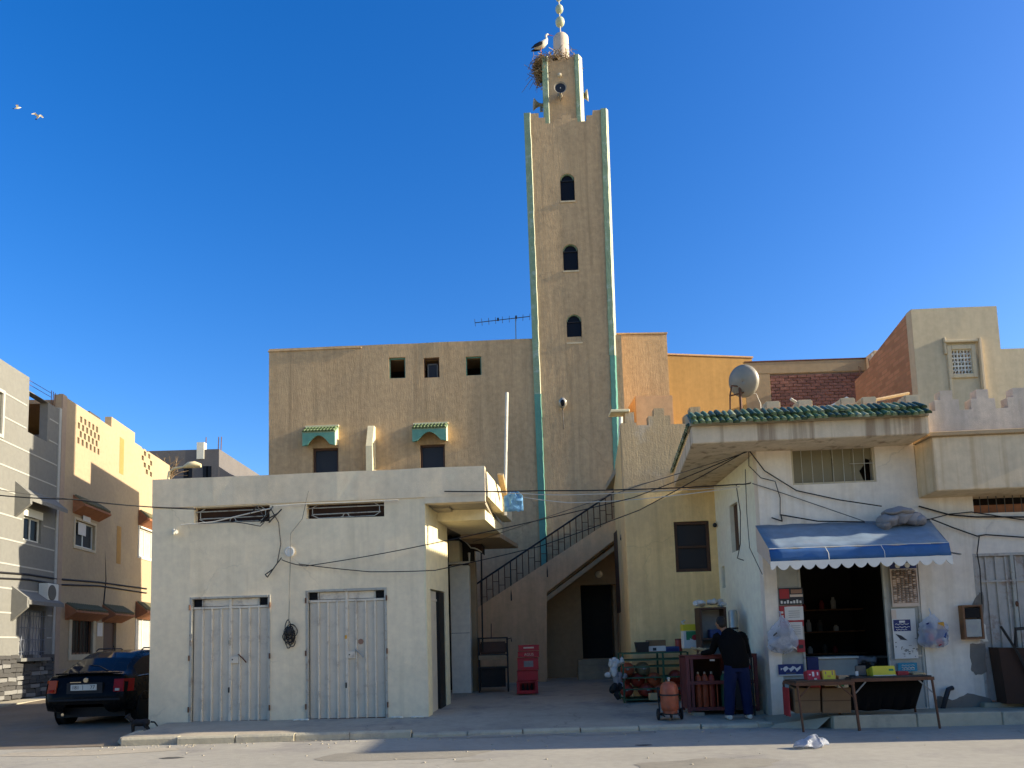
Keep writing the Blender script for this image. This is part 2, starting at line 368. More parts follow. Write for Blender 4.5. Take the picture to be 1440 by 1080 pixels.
paint('ink_green', (.03, .22, .10), rough=.5, var=.1, bump=0)
paint('cardboard', (.20, .125, .07), rough=.85, var=.12, bump=.1)
paint('box_brown', (.10, .055, .03), rough=.8, var=.15, bump=.1)
paint('crate_red', (.38, .012, .025), rough=.4, var=.08)
paint('gas_orange', (.42, .10, .045), rough=.45, var=.2, scale=8, wear=(.25, .10, .06), wear_amt=.6)
paint('gas_red', (.30, .045, .03), rough=.45, var=.2, scale=8, wear=(.16, .05, .04), wear_amt=.5)
paint('gas_green', (.05, .13, .08), rough=.5, var=.2)
paint('rack_green', (.045, .105, .055), rough=.6, var=.2, wear=(.14, .08, .04), wear_amt=.5)
paint('rack_maroon', (.13, .03, .03), rough=.55, var=.2, wear=(.07, .035, .03), wear_amt=.5)
paint('dark_plastic', (.02, .02, .022), rough=.5, var=.15)
paint('blue_plastic', (.03, .06, .20), rough=.5, var=.15)
paint('grey_metal', (.35, .35, .35), rough=.4, metal=.5, var=.1)
paint('dish_grey', (0.264, 0.254, 0.241), rough=.5, var=.08, wear=(.34, .31, .25), wear_amt=.5)
paint('speaker_grey', (.30, .28, .25), rough=.5, var=.1)
paint('car_black', (.006, .006, .0065), rough=.25, var=.1, bump=0, coat=.0, spec=.10)
paint('car_plastic', (.010, .010, .011), rough=.6, var=.1)
paint('tyre', (.012, .012, .012), rough=.85, var=.2)
paint('rim', (.22, .22, .23), rough=.35, metal=.7, var=.1)
paint('tail_red', (.30, .012, .01), rough=.2, var=.1, bump=0, coat=.05, spec=.15)
paint('tail_orange', (.42, .07, .015), rough=.2, var=.1, bump=0, coat=.05, spec=.15)
paint('plate_white', (.60, .60, .58), rough=.5, var=.05, bump=0)
paint('chrome', (.55, .55, .55), rough=.15, metal=1, var=.05, bump=0)
paint('skin', (.30, .16, .10), rough=.6, var=.1, bump=0)
paint('hair', (.012, .009, .007), rough=.7, var=.2, bump=.5)
paint('jacket_black', (.006, .006, .0065), rough=.95, var=.15, bump=.2, spec=.08)
paint('jeans_blue', (.012, .018, .06), rough=.95, var=.18, bump=.2, spec=.1)
paint('shoe_white', (.62, .62, .62), rough=.6, var=.08)
paint('cat_black', (.010, .009, .009), rough=.8, var=.2, bump=.4)
paint('cat_white', (.45, .43, .40), rough=.8, var=.1, bump=.4)
paint('feather_white', (.70, .69, .66), rough=.8, var=.06, bump=.2)
paint('feather_black', (.012, .012, .014), rough=.7, var=.1, bump=.2)
paint('beak_red', (.40, .08, .03), rough=.5, var=.1, bump=0)
paint('twig', (.20, .145, .09), rough=.9, var=.3, bump=.2)
paint('twig_pale', (.34, .26, .16), rough=.9, var=.3, bump=.2)
paint('bag_white', (.50, .51, .53), rough=.45, var=.1)
paint('cloth_grey', (.25, .25, .29), rough=.9, var=.15)
paint('lamp_white', (.65, .63, .58), rough=.4, var=.05)
paint('lamp_cream', (.66, .58, .40), rough=.45, var=.08)
paint('lens', (.50, .50, .50), rough=.2, var=.05)
paint('ball_green', (.42, .48, .38), rough=.5, var=.12, wear=(.2, .3, .22), wear_amt=.5)
paint('roof_concrete', (.34, .31, .26), rough=.95, var=.15, bump=.3)
paint('dark_brown_cloth', (.05, .025, .015), rough=.9, var=.2)  # plain very dark brown
paint('interior_dark', (.035, .032, .03), rough=.9, var=.2)  # near-black, the dark of unlit interiors put into the colour
paint('sheet_brown', (.19, .165, .10), rough=.5, var=.12, scale=2)
paint('terracotta', (.33, .14, .07), rough=.85, var=.2)
paint('window_frame_white', (0.613, 0.629, 0.633), rough=.5, var=.05)
paint('curtain', (.36, .37, .40), rough=.8, var=.1)
paint('awning_olive', (.12, .11, .06), rough=.8, var=.15)
paint('stone_dark', (0.066, 0.066, 0.070), rough=.8, var=.2, scale=10, bump=.4)
paint('stone_light', (0.208, 0.213, 0.228), rough=.8, var=.2, scale=10, bump=.4)
paint('grille_blue', (.14, .16, .21), rough=.5, var=.1)
paint('dust', (.40, .37, .32), rough=.95, var=.2)
glass('glass_dark'); glass('glass_grey', (.035, .034, .035), .2); glass('glass_car', (.012, .016, .022), .04)
def bagmat(name, c, tr=.35):
    m, t, n, bs = newmat(name); bs.inputs['Base Color'].default_value = (*c, 1); bs.inputs['Roughness'].default_value = .3
    bs.inputs['Transmission Weight'].default_value = tr; bs.inputs['IOR'].default_value = 1.1
    tc = n.new('ShaderNodeTexCoord').outputs['Object']; bp = n.new('ShaderNodeBump'); bp.inputs['Strength'].default_value = .5; bp.inputs['Distance'].default_value = .02
    t.links.new(nz(t, tc, 30, 4), bp.inputs['Height']); t.links.new(bp.outputs[0], bs.inputs['Normal'])
bagmat('clear_bag', (.75, .77, .80), .72); bagmat('blue_bag', (.20, .42, .62), .3)
# ================================================================== setting: ground, road, pavement
def sheet(name, mat, xs, ys, zf, parent=None, skirt=None):
    m = MB(); nx = len(xs)
    vs = [(x, y, zf(x, y)) for y in ys for x in xs]
    fs = [(j * nx + i, j * nx + i + 1, (j + 1) * nx + i + 1, (j + 1) * nx + i) for j in range(len(ys) - 1) for i in range(nx - 1)]
    m.add(vs, fs); return struct(m.build(name, mat, parent, smooth=True))
def lin(a, c, n): return [a + (c - a) * i / n for i in range(n + 1)]
def nz2(x, y, s, a): return mnoise.noise(Vector((x * s, y * s, 3.1))) * a
sheet('ground', 'earth', lin(-700, 700, 8), lin(-300, 1200, 8), lambda x, y: -.12)
sheet('road', 'road', lin(-60, 60, 80), lin(-24, 13.4, 26), lambda x, y: 0.0)
def side_z(x, y):
    t = max(0, min(1, (y - 15) / 8)); return .006 + t * .20 + nz2(x, y, .4, .01)
sheet('side_street', 'side_asphalt', lin(-15.6, -6.2, 14), lin(12.9, 60, 40), side_z)
def terr_z(x, y):
    z = .075 + (y - 12.8) * .058 if y < 16.2 else .272 + (y - 16.2) * .0205
    k = max(0, min(1, (x + 2.4) / 1.2)) * max(0, min(1, (5.0 - x) / .8))     # lower lip in front of the alley
    if y < 14: z -= .03 * k * (14 - y) / 1.2
    if x < -2: z += .035 * max(0, min(1, (14 - y) / 1.2))
    return z + nz2(x, y, .8, .008)
FRONT = 12.86
ter = sheet('pavement', 'pavement', lin(-6.62, 5.1, 40), [FRONT + .14] + lin(13.2, 23.6, 30), terr_z)
MB().add([(x, FRONT + .16, terr_z(x, FRONT + .14)) for x in lin(-6.62, 5.1, 40)] + [(x, FRONT + .16, -.1) for x in lin(-6.62, 5.1, 40)],
         [(i, i + 1, i + 42, i + 41) for i in range(40)]).build('pavement_edge', 'pavement', ter)
# kerb stones, one by one
x = -6.55; k = 0
while x < 4.4:
    L = .95 + random.uniform(-.06, .08)
    zt = terr_z(x + L / 2, FRONT + .2) + .006
    m = MB(); a = random.uniform(-.008, .008); y0 = FRONT + random.uniform(-.012, .012)
    if x < -6.3: y0 += .03
    m.xprism([(y0 + .0, -.06), (y0 + .16, -.06), (y0 + .16, zt), (y0 + .03, zt + a), (y0 + .005, zt - .03)], x, x + L - random.uniform(.008, .03))
    if zt > .05: m.build('kerb_stone', 'kerb_concrete', ter, bevel=.006)
    x += L; k += 1
# corner piece that runs back beside the white building
m = MB(); m.tube([(-6.5, FRONT + .12, .03), (-6.66, 13.2, .04), (-6.85, 14.2, .05)], .085, 6); m.build('kerb_end', 'kerb_concrete', ter, smooth=True)
# raised pavement in front of the shops
rp = struct(MB().slab([(5.0, 12.42), (20, 11.55), (20, 13.6), (4.9, 13.6)], -.1, .185).build('shop_step', 'cement', None, bevel=.015))
for i, (xa, xb) in enumerate([(5.02, 6.3), (6.32, 7.6), (7.62, 8.9), (8.92, 10.2)]):
    ya, yb = 12.40 - (xa - 5) * .058, 12.40 - (xb - 5) * .058
    MB().slab([(xa, ya), (xb, yb), (xb, yb + .2), (xa, ya + .2)], -.08, .2 + .004 * (i % 2)).build('kerb_stone', 'kerb_concrete', rp, bevel=.01)
# sloping cement patch at the corner of the step
MB().add([(4.2, 12.75, .06), (5.0, 12.44, .185), (5.0, 13.5, .187), (4.2, 13.4, .12), (4.75, 12.38, 0.004), (4.1, 12.7, 0.004)],
         [(0, 1, 2, 3), (0, 5, 4, 1)]).build('ramp_patch', 'cement', rp)
# small litter and stones along the kerb
random.seed(5)
lt = MB()
for i in range(260):
    x = random.uniform(-7, 8); y = FRONT - abs(random.gauss(0, .25)) - .02; r = random.uniform(.006, .022)
    if random.random() < .25: y = random.uniform(9.3, 12.8)
    lt.ell((x, y, r * .3), (r, r * .8, r * .5), 5, 3)
tag(lt.build('gravel', 'dust', None), 'loose pale grit and pebbles along the kerb and road', None, kind='stuff')

# worn patches, a dark oval stain and dust drifts lying on the road
plaster('patch_dark', (.29, .275, .25), var=.2, streak=.02, bump=.5, fine=40, seed=51); plaster('patch_pale', (.38, .35, .31), var=.2, streak=.02, bump=.5, fine=40, seed=52); plaster('oil', (.10, .10, .10), var=.2, streak=.02, bump=.3, seed=53)
road_o = bpy.data.objects['road']; random.seed(61)
def road_patch(name, px, py, rx, ry, mat, z=.003):
    c = at_z(px, py, 0.0); n = 26; ring = []
    for k in range(n):
        a = 2 * math.pi * k / n; q = 1 + .28 * mnoise.noise(Vector((math.cos(a) * 1.5, math.sin(a) * 1.5, px * .1))) + random.uniform(-.05, .05); ring.append((c.x + rx * q * math.cos(a), c.y + ry * q * math.sin(a), z))
    MB().add([(c.x, c.y, z + .0005)] + ring, [(0, 1 + k, 1 + (k + 1) % n) for k in range(n)]).build(name, mat, road_o, smooth=True)
road_patch('oil_stain', 241, 1066, .16, .10, 'oil'); road_patch('oil_stain', 905, 1048, .12, .07, 'oil'); road_patch('oil_stain', 660, 1070, .2, .1, 'patch_dark')
road_patch('asphalt_patch', 560, 1062, 1.3, .5, 'patch_dark'); road_patch('asphalt_patch', 1000, 1074, .9, .35, 'patch_dark', .004); road_patch('asphalt_patch', 120, 1058, 1.4, .35, 'patch_pale', .004)
for px, w_ in ((230, .6), (330, .9), (450, .8), (700, 1.1), (860, .7)): road_patch('dust_drift', px, 1046 - (px - 200) * .022, w_, .16, 'patch_pale', .006)
# ================================================================== white lock-up building with two steel doors
W = Fr(at(603, 1008, 14.5), -3.2); W.o.z = .10
wb = fthing('lockup_building', W, 'low white plastered lock-up building with two grey steel doors and flat overhanging roof', 'building')
uL = W.uz(209, 1000)[0]; zR = W.z(603, 708)                      # underside of the parapet band
zTopL, zTopR = W.z(213, 675), W.z(683, 655)
uR2 = W.u(682, 680)
def wtop(x, z):                                                   # roof line rises a little to the right
    t = (x - uL) / (uR2 - uL)
    return (x, z + (zTopL + (zTopR - zTopL) * t - zTopR) * max(0, (z - 2) / (zTopR - 2)))
d1 = W.rect(266, 838, 380, 1012); d2 = W.rect(430, 828, 545, 1005)
g1 = W.rect(273, 712, 379, 735); g2 = W.rect(431, 707, 540, 728)
m = MB().wall([(uL, 0, -.25, zR + .12)], [(d1[0], d1[1], .06, d1[3]), (d2[0], d2[1], .06, d2[3]), g1, g2], 0, .22, .45, .01, warp=wtop)
m.build('wall', 'white_plaster', wb)
# parapet band of the roof, greyer, running on over the passage
m = MB().wall([(uL, uR2, zR + .12, zTopR)], [], -.02, .24, .4, .012, warp=wtop); m.build('parapet', 'grey_plaster', wb)
m = MB().wall([(0.003, uR2 - .003, zR - .0, zR + .12)], [], -.016, .2, .4, .008, warp=wtop); m.build('parapet_lip', 'grey_plaster', wb)
BK = 6.2
B('roof', 'roof_concrete', wb, uL + .02, uR2 - .04, .2, BK, zR + .02, zR + .22)
MB().slab([(uR2 - .2, .224), (uR2 + .02, .224), (uR2 + .3, 3.6), (uR2 + .08, 3.6)], zR + .14, zTopR - .06).build('side_parapet', 'cream_plaster', wb)
B('back_wall', 'white_plaster', wb, uL, .3, BK, BK + .2, -.2, zTopL - .05)
B('left_wall', 'white_plaster', wb, uL, uL + .2, .22, BK, -.25, zTopL - .05)
# deeper beam under the roof overhang
MB().slab([(.02, .95), (uR2 - .1, .95), (uR2 + .08, 3.4), (.35, 3.4)], zR - .20, zR + .016).build('balcony_beam', 'cream_plaster', wb)
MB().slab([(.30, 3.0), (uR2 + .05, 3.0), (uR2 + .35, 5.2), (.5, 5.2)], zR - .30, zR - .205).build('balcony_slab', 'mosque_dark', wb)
# the side wall facing the passage (not square to the front)
WS = Fr(W.w(0, 0, 0), 90 - 7.5 - 1.2); 
sw = bpy.data.objects.new('side_wall', None)
q = lambda px, py: WS.uz(px, py)
sd0, sd1 = q(607, 900)[0], q(627, 900)[0]; sdt = q(607, 828)[1]
ML = Matrix.Translation(W.o) @ Matrix.Rotation(W.ang, 4, 'Z')
MS = ML.inverted() @ (Matrix.Translation(WS.o) @ Matrix.Rotation(WS.ang, 4, 'Z'))
def sidebuild(mb, name, mat, parent=wb, **k):
    o = mb.build(name, mat, parent, **k); o.matrix_local = MS; return o
send = q(632, 900)[0]
sidebuild(MB().wall([(0.0, send, -.2, zR)], [(sd0, sd1, .08, sdt)], 0.001, .22, .5, .008), 'side_wall', 'cream_plaster')
so = sidebuild(MB().box(sd0 + .02, sd0 + (sd1 - sd0) * .55, .06, .1, .1, sdt - .02), 'side_door', 'door_steel', bevel=.004)
B('rail', 'door_rail', so, sd0 + .02, sd0 + (sd1 - sd0) * .55, .045, .06, sdt - .22, sdt - .18)
MB().box(sd0 + (sd1 - sd0) * .62, sd1 - .02, .02, .16, .1, sdt - .02).build('open_leaf', 'black_iron', so)
B('roof_side', 'roof_concrete', wb, -.1, .4, .5, BK, zR - .02, zR + .018)
# dark recess behind the side wall
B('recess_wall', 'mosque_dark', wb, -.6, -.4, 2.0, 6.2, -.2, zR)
# upper lit cream return behind, and the white pier
PY = 4.15
pr = W.rect(634, 795, 661, 976, PY)
pier = B('pier', 'pillar_white', wb, pr[0], pr[1], PY, PY + .35, pr[2] - .12, pr[3], bevel=.01)
B('pier_line', 'cable_grey', pier, pr[0] + .01, pr[1] - .01, PY - .004, PY + .01, (pr[2] + pr[3]) / 2 - .1, (pr[2] + pr[3]) / 2 - .09)
c = W.rect(631, 755, 646, 792, PY - .1); B('cream_return', 'cream_plaster', wb, c[0], c[1], PY - .1, PY + 1.4, c[2], zR - .2)
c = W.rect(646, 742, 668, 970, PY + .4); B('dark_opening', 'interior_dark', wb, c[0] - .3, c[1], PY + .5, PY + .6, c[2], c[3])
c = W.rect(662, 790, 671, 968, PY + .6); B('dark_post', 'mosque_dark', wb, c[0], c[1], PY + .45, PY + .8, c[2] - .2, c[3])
m = MB(); z0 = W.z(645, 792, PY - .1); ua, ub = W.u(631, 792, PY - .15), W.u(660, 790, PY - .15)
m.tube([(ua, PY - .15, z0), (ub, PY - .15, z0 + .01), (ub, PY - .15, z0 + .24)], .035, 6); m.build('bracket', 'pvc', wb)
# small dark awning with a white wavy hem
A0, A1 = W.uz(648, 757, PY + .1), W.uz(679, 778, PY + .1)
aw = thing('small_awning', 'small dark canopy with white wavy hem beside the passage', 'awning', W.w(A0[0], PY - .1, A1[1]), W.ang)
L = A1[0] - A0[0]; N = 24; pts = []; hem = []
for i in range(N + 1):
    t = i / N; z = .36 * (1 - t) ** 1.6 + .05 * abs(math.sin(t * math.pi * 2)) ; pts.append((t * L, z)); hem.append((t * L, -.01, z))
m = MB(); m.prism(pts + [(L, .55), (0, .75)], 0, .7); m.build('canopy', 'dark_brown_cloth', aw)
MB().tube(hem, .016, 5).build('hem', 'white_canvas', aw)
MB().tube([(L - .02, .02, .1), (L - .05, .05, -2.4)], .02, 5).build('post', 'black_iron', aw)

def steel_door(root, fr_rect, lock_u, seed, holes=True):
    """double steel door: frame, fanlight row, eight ribbed sheets, rails, lock and latch"""
    u0, u1, z0, z1 = fr_rect; z0 = .07; rnd = random.Random(seed); y = .05
    d = bpy.data.objects.new('steel_door', None); COL.objects.link(d); d.parent = root
    fr = MB(); fr.box(u0, u0 + .05, -.01, .1, z0, z1); fr.box(u1 - .05, u1, -.01, .1, z0, z1); fr.box(u0 + .05, u1 - .05, -.012, .1, z1 - .045, z1)
    fr.build('frame', 'door_frame', d, bevel=.004)
    a, c = u0 + .055, u1 - .055; n = 8; wd = (c - a) / n; zt = z1 - .245
    for i in range(n):
        MB().box(a + i * wd + .012, a + (i + 1) * wd - .012, y + rnd.uniform(-.004, .004), y + .03, z0 + .02, zt).build('sheet', 'door_steel', d, bevel=.003)
    for i in range(1, n):
        wdt = .026 if i == 4 else .016
        MB().box(a + i * wd - wdt, a + i * wd + wdt, y - .028, y + .01, z0 + .015, zt + .01 if i != 4 else z1 - .045).build('rib', 'door_rail', d, bevel=.004)
    B('rail', 'door_rail', d, a, c, y - .02, y + .02, zt + .005, zt + .05, bevel=.004)
    B('bottom_rail', 'rust', d, a, c, y - .015, y + .02, z0 - .02, z0 + .02)
    for (i0, i1, mt) in ((0, .9, 'glass_dark'), (1.1, 3.85, 'door_rail'), (4.15, 6.9, 'door_rail'), (7.1, 8, 'glass_dark')):
        B('fanlight', mt, d, a + i0 * wd, a + i1 * wd, y + (.02 if mt == 'glass_dark' else .0), y + .03, zt + .06, z1 - .05)
    for i in (1, 7): B('mullion', 'door_frame', d, a + i * wd - .014, a + i * wd + .014, y - .016, y + .02, zt + .05, z1 - .045)
    zc = z0 + (z1 - z0) * .49; uc = a + 4 * wd
    lk = B('lock_plate', 'door_rail', d, uc + .02, uc + wd - .02, y - .035, y, zc - .07, zc + .06, bevel=.003)
    MB().lathe([(.014, 0), (.014, .004)], (uc + .05, y - .04, zc), 8, 'y').build('keyhole', 'black_iron', lk)
    MB().tube([(uc + wd - .02, y - .04, zc + .1), (uc + wd + .07, y - .045, zc + .02), (uc + wd + .14, y - .045, zc - .06)], .012, 6).build('latch', 'rust' if seed == 1 else 'grey_metal', d)
    MB().box(uc - .035, uc + .005, y - .045, y - .02, zc + .3, zc + .37).build('padlock', 'ink_orange' if seed == 2 else 'grey_metal', d, bevel=.006)
    MB().box(uc - .03, uc - .005, y - .04, y - .02, zc - .62, zc - .52).build('bolt', 'black_iron', d)
    for zz in (z0 + .25, zc + .05, z1 - .2):
        MB().tube([(u0 + .005, -.02, zz - .05), (u0 + .005, -.02, zz + .05)], .014, 6).build('hinge', 'rust', d)
        MB().tube([(u1 - .005, -.02, zz - .05), (u1 - .005, -.02, zz + .05)], .014, 6).build('hinge', 'rust', d)
    if seed == 2:
        MB().lathe([(.055, 0), (.05, .003)], (a + 5.45 * wd, y - .012, zc + .24), 7, 'y').build('rust_patch', 'ink_brown', d)
    return d
steel_door(wb, d1, 0, 1); steel_door(wb, d2, 0, 2)
B('threshold', 'cement', wb, d1[0] - .05, d1[1] + .05, -.1, .2, -.2, .05, bevel=.01)
B('threshold', 'cement', wb, d2[0] - .05, d2[1] + .05, -.1, .2, -.2, .052, bevel=.01)
# grilled vents over the doors
for g in (g1, g2):
    v = B('vent', 'dark_brown_cloth', wb, g[0] - .02, g[1] + .02, .16, .2, g[2] - .02, g[3] + .02)
    u0, u1, z0, z1 = g; h = z1 - z0; y = .06
    for k, pl in enumerate(([(u0, .75), (u1, .78)], [(u0 + .1, .32), (u1 - .08, .36)])):
        MB().tube([(pl[0][0], y, z0 + h * pl[0][1]), (pl[1][0], y, z0 + h * pl[1][1])], .011, 5).build('bar', 'door_frame', v)
    for (ua, ub, za, zb) in ((u0 + .08, u0 + .22, .3, .06), (u1 - .08, u1 - .2, .36, .1), (u0 + .1, u0 + .1, .72, .35), (u1 - .1, u1 - .1, .76, .36), (u0 + .22, u1 - .2, .06, .1), (u0 + .08, u0 + .2, .74, .95), (u1 - .1, u1 - .2, .76, .97)):
        MB().tube([(ua, y, z0 + h * za), (ub, y, z0 + h * zb)], .009, 5).build('bar', 'door_frame', v)
    um = (u0 + u1) / 2
    MB().tube([(um - .1, y, z0 + h * .1)] + [(um - .06 * math.cos(t), y, z0 + h * (.12 + .22 * math.sin(t))) for t in lin(0, math.pi, 6)] + [(um + .1, y, z0 + h * .1)], .009, 5).build('scroll', 'door_frame', v)
# round vent, camera, bracket
c = W.uz(408, 776)
rv = MB(); rv.lathe([(.09, -.02), (.1, -.03), (.075, -.035), (.07, -.01)], (c[0], 0, c[1]), 16, 'y'); rv.build('round_vent', 'white_canvas', wb, smooth=True)
MB().lathe([(.068, -.018), (.068, -.012)], (c[0], 0, c[1]), 14, 'y').build('vent_mesh', 'stone_light', wb)
c = W.uz(247, 748)
sc_ = thing('security_camera', 'small white bullet camera on the left of the white lock-up wall', 'camera', W.w(c[0], 0, c[1]), W.ang)
MB().box(-.05, -.02, -.03, 0, -.05, .06).build('mount', 'window_frame_white', sc_)
MB().tube([(0, -.02, .03), (.05, -.09, -.0), (.1, -.16, -.03)], [.012, .03, .034], 8).build('housing', 'window_frame_white', sc_)
# plaster flakes at the foot of the wall
for px, r in ((425, .13), (560, .09), (590, .1)):
    c = W.uz(px, 1008); m = MB()
    for k in range(7): m.ell((c[0] + random.uniform(-r, r), -.06 + random.uniform(-.05, .03), terr_z(-3, 14.4) - .1 + .02), (random.uniform(.02, .06), .03, .018), 7, 4)
    tag(m.build('plaster_rubble', 'pillar_white', None, loc=W.o, rotz=W.ang), {425: 'white plaster crumbs between the two steel doors', 560: 'white plaster crumbs just right of the second steel door', 590: 'white plaster crumbs at the corner of the white lock-up'}[px], 'rubble', 'plaster rubble on the pavement')
# pole, tilted plate and blue bag on the roof edge
p0, p1 = at(708, 668, 16.6), at(713, 552, 16.6)
pp = thing('roof_pole', 'tall thin white pole standing on the lock-up roof edge', 'pole', p0)
MB().tube([(0, 0, -.9), tuple(p1 - p0)], .035, 8).build('pipe', 'pvc', pp, smooth=True)
MB().lathe([(.05, -.9), (.05, -.82), (.036, -.80)], n=8).build('foot', 'grey_metal', pp)
p0 = at(704, 668, 15.6)
m = MB(); m.box(-.06, .06, -.03, .75, -.025, .025); o = m.build('plank', 'pale_wood', None, loc=p0); o.rotation_euler = (-.55, .25, -.28)
tag(o, 'tilted yellowish wooden plank on the end of the lock-up roof', 'plank')
p0 = at(722, 702, 15.6); m = MB(); random.seed(3)
NN = 9
vs = []; 
for j in range(NN):
    for i in range(NN):
        s, t = i / (NN - 1) - .5, j / (NN - 1); wd = .10 + .18 * min(1, (1 - t) * 3 + .2)
        vs.append((s * wd * 1.4, mnoise.noise(Vector((s * 5, t * 5, 1))) * .06, (t - .6) * .42 + mnoise.noise(Vector((s * 6, 4, t * 5))) * .04))
m.add(vs, [(j * NN + i, j * NN + i + 1, (j + 1) * NN + i + 1, (j + 1) * NN + i) for j in range(NN - 1) for i in range(NN - 1)])
o = m.build('plastic_bag', 'blue_bag', None, smooth=True, loc=p0, fix=False)
md = o.modifiers.new('t', 'SOLIDIFY'); md.thickness = .008
tag(o, 'pale blue plastic bag caught on the lock-up roof corner', 'bag')
# ================================================================== mosque with minaret and outside stair
MQ = Fr(at(762, 955, 22.8), -2.0); MQ.o.z = .35
mo = fthing('mosque', MQ, 'brown plastered mosque hall with three small square windows under its flat roof', 'mosque')
MW = 'mosque_plaster'
uA = MQ.u(378, 600); uB = MQ.u(884, 700)
zt = MQ.z(560, 484)
slA, slB = MQ.z(378, 491), MQ.z(748, 476); uT = MQ.u(748, 476)
def mtop(x, z): return (x, z + (slA + (slB - slA) * (x - uA) / (uT - uA) - zt) * max(0, min(1, (z - 6) / (zt - 6))))
wins = [MQ.rect(547, 503, 570, 532), MQ.rect(596, 503, 618, 531), MQ.rect(655, 501, 677, 528)]
low = [MQ.rect(440, 630, 476, 690), MQ.rect(591, 625, 626, 685)]
dr = MQ.rect(818, 822, 869, 926)
m = MB().wall([(uA, uB, -.3, zt)], wins + low + [dr], 0, .3, .55, .012, warp=mtop); m.build('wall', MW, mo)
ZB = zt - .1
B('left_wall', MW, mo, uA + .01, uA + .3, .3, 8.8, -.3, slA - .05)
B('back_wall', MW, mo, uA, uB, 8.8, 9.0, -.3, ZB); B('right_wall', MW, mo, uB - .3, uB, .3, 8.8, -.3, 6.4)
B('roof', 'roof_concrete', mo, uA + .3, uT, .3, 8.8, ZB - .2, ZB - .06)
B('rear_room', MW, mo, uA + .02, uA + 3.4, 4.2, 8.78, ZB - .5, ZB + .9)
B('coping', MW, mo, uA - .03, uA + 2.9, -.035, .34, slA - .10, slA - .055, bevel=.01)
for i, r in enumerate(wins):                                   # deep openings with thin frames
    f = MB(); t = .03
    f.box(r[0], r[0] + t, .06, .1, r[2], r[3]); f.box(r[1] - t, r[1], .06, .1, r[2], r[3]); f.box(r[0] + t, r[1] - t, .06, .1, r[2], r[2] + t); f.box(r[0] + t, r[1] - t, .06, .1, r[3] - t, r[3])
    wv = f.build('window', 'teal_paint' if i != 1 else 'dark_brown_wood', mo)
    if i == 1:
        k = MB(); a, c, d, e = r[0] + .1, r[1] - .06, r[2] + .03, r[3] - .16
        k.box(a, a + .04, .1, .14, d, e); k.box(c - .04, c, .1, .14, d, e); k.box(a, c, .1, .138, e - .04, e); k.build('sash', 'cable_grey', wv)
        B('pane', 'glass_grey', wv, a + .04, c - .04, .12, .13, d, e - .04)
    B('dark_backing', 'interior_dark', wv, r[0] - .3, r[1] + .3, 1.6, 1.65, r[2] - .3, r[3] + .3)  # flat near-black sheet standing in for the unlit room behind
for r in low:
    f = MB(); t = .06
    f.box(r[0], r[0] + t, .08, .16, r[2], r[3]); f.box(r[1] - t, r[1], .08, .16, r[2], r[3]); f.box(r[0] + t, r[1] - t, .08, .16, r[3] - t, r[3])
    wv = f.build('window', 'dark_brown_wood', mo); B('pane', 'glass_grey', wv, r[0] + t, r[1] - t, .12, .14, r[2], r[3] - t)
# tiled hoods over the two lower windows
tile_me = None
def make_tile(L, r, mat='green_tile'):
    m = MB(); n = 7; vs = []; fs = []
    rows = [(0, 1.0), (.12, 1.08), (.75, .92), (1.0, .80)]
    for s, k in rows:
        for i in range(n + 1):
            a = math.pi * i / n; vs.append((r * k * math.cos(a), -L / 2 + s * L, r * k * math.sin(a)))
    for j in range(len(rows) - 1):
        for i in range(n): fs.append((j * (n + 1) + i, j * (n + 1) + i + 1, (j + 1) * (n + 1) + i + 1, (j + 1) * (n + 1) + i))
    fs.append(tuple(range(n + 1)))
    m.add(vs, fs); me_o = m.build('tile_master', mat, None, smooth=True); md = me_o.data; bpy.data.objects.remove(me_o); return md
SM_T = make_tile(.34, .052)
def hood(x0, y0, x1, y1, lbl):
    a = MQ.uz(x0, y1); c = MQ.uz(x1, y0); u0, u1 = a[0], MQ.u(x1 - 6, y1); L = u1 - u0; H = MQ.z(x0, y0) - a[1]
    h = thing('window_hood', lbl, 'window hood', MQ.w(u0, 0, a[1]), MQ.ang, 'tiled window hoods of the mosque'); D = .42
    zb = H * .58
    N = 10; arc = [(L * .16 + L * .68 * k / N, zb * .08 + math.sin(math.pi * k / N) * zb * .72) for k in range(N + 1)]
    MB().prism([(0, 0), *[(p, q) for p, q in arc], (L, 0), (L, zb), (0, zb)], -D, -D + .05).build('arch_board', 'teal_paint', h)
    for xa in (0.0, L - .06): MB().xprism([(-D + .05, .0), (0, .1), (0, H * .95), (-D + .05, zb)], xa, xa + .06).build('bracket', 'cream_plaster' if xa else 'teal_paint', h)  # right bracket cream, its sunlit side put into the colour
    MB().xprism([(-D, zb), (0, H * .92), (0, H), (-D, zb + .045)], -.01, L + .01).build('roof_board', 'green_plaster', h)
    MB().box(-.02, L + .02, -.08, 0, H, H + .05).build('ridge', 'cream_plaster', h)
    n = 10; sl = math.atan2(H * .92 - zb, D)
    for i in range(n):
        for k in range(2):
            o = bpy.data.objects.new('roof_tile', SM_T); COL.objects.link(o); o.parent = h
            t = .25 + .48 * k; o.location = (L * (i + .5) / n, -D + D * t - .02, zb + .04 + (H * .92 - zb) * t + .012 * k); o.rotation_euler = (sl, 0, 0); o.scale = (L / n / .115, .75, 1)
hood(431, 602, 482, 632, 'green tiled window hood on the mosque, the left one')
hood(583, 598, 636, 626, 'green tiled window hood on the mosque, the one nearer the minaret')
# short pier on the facade
a = MQ.uz(520, 668); c = MQ.uz(528, 601)
MB().xprism([(-.5, a[1] - .6), (.02, a[1] - .6), (.02, c[1]), (-.2, c[1]), (-.5, c[1] - .7)], a[0], c[0]).build('facade_pier', 'cream_plaster', mo)

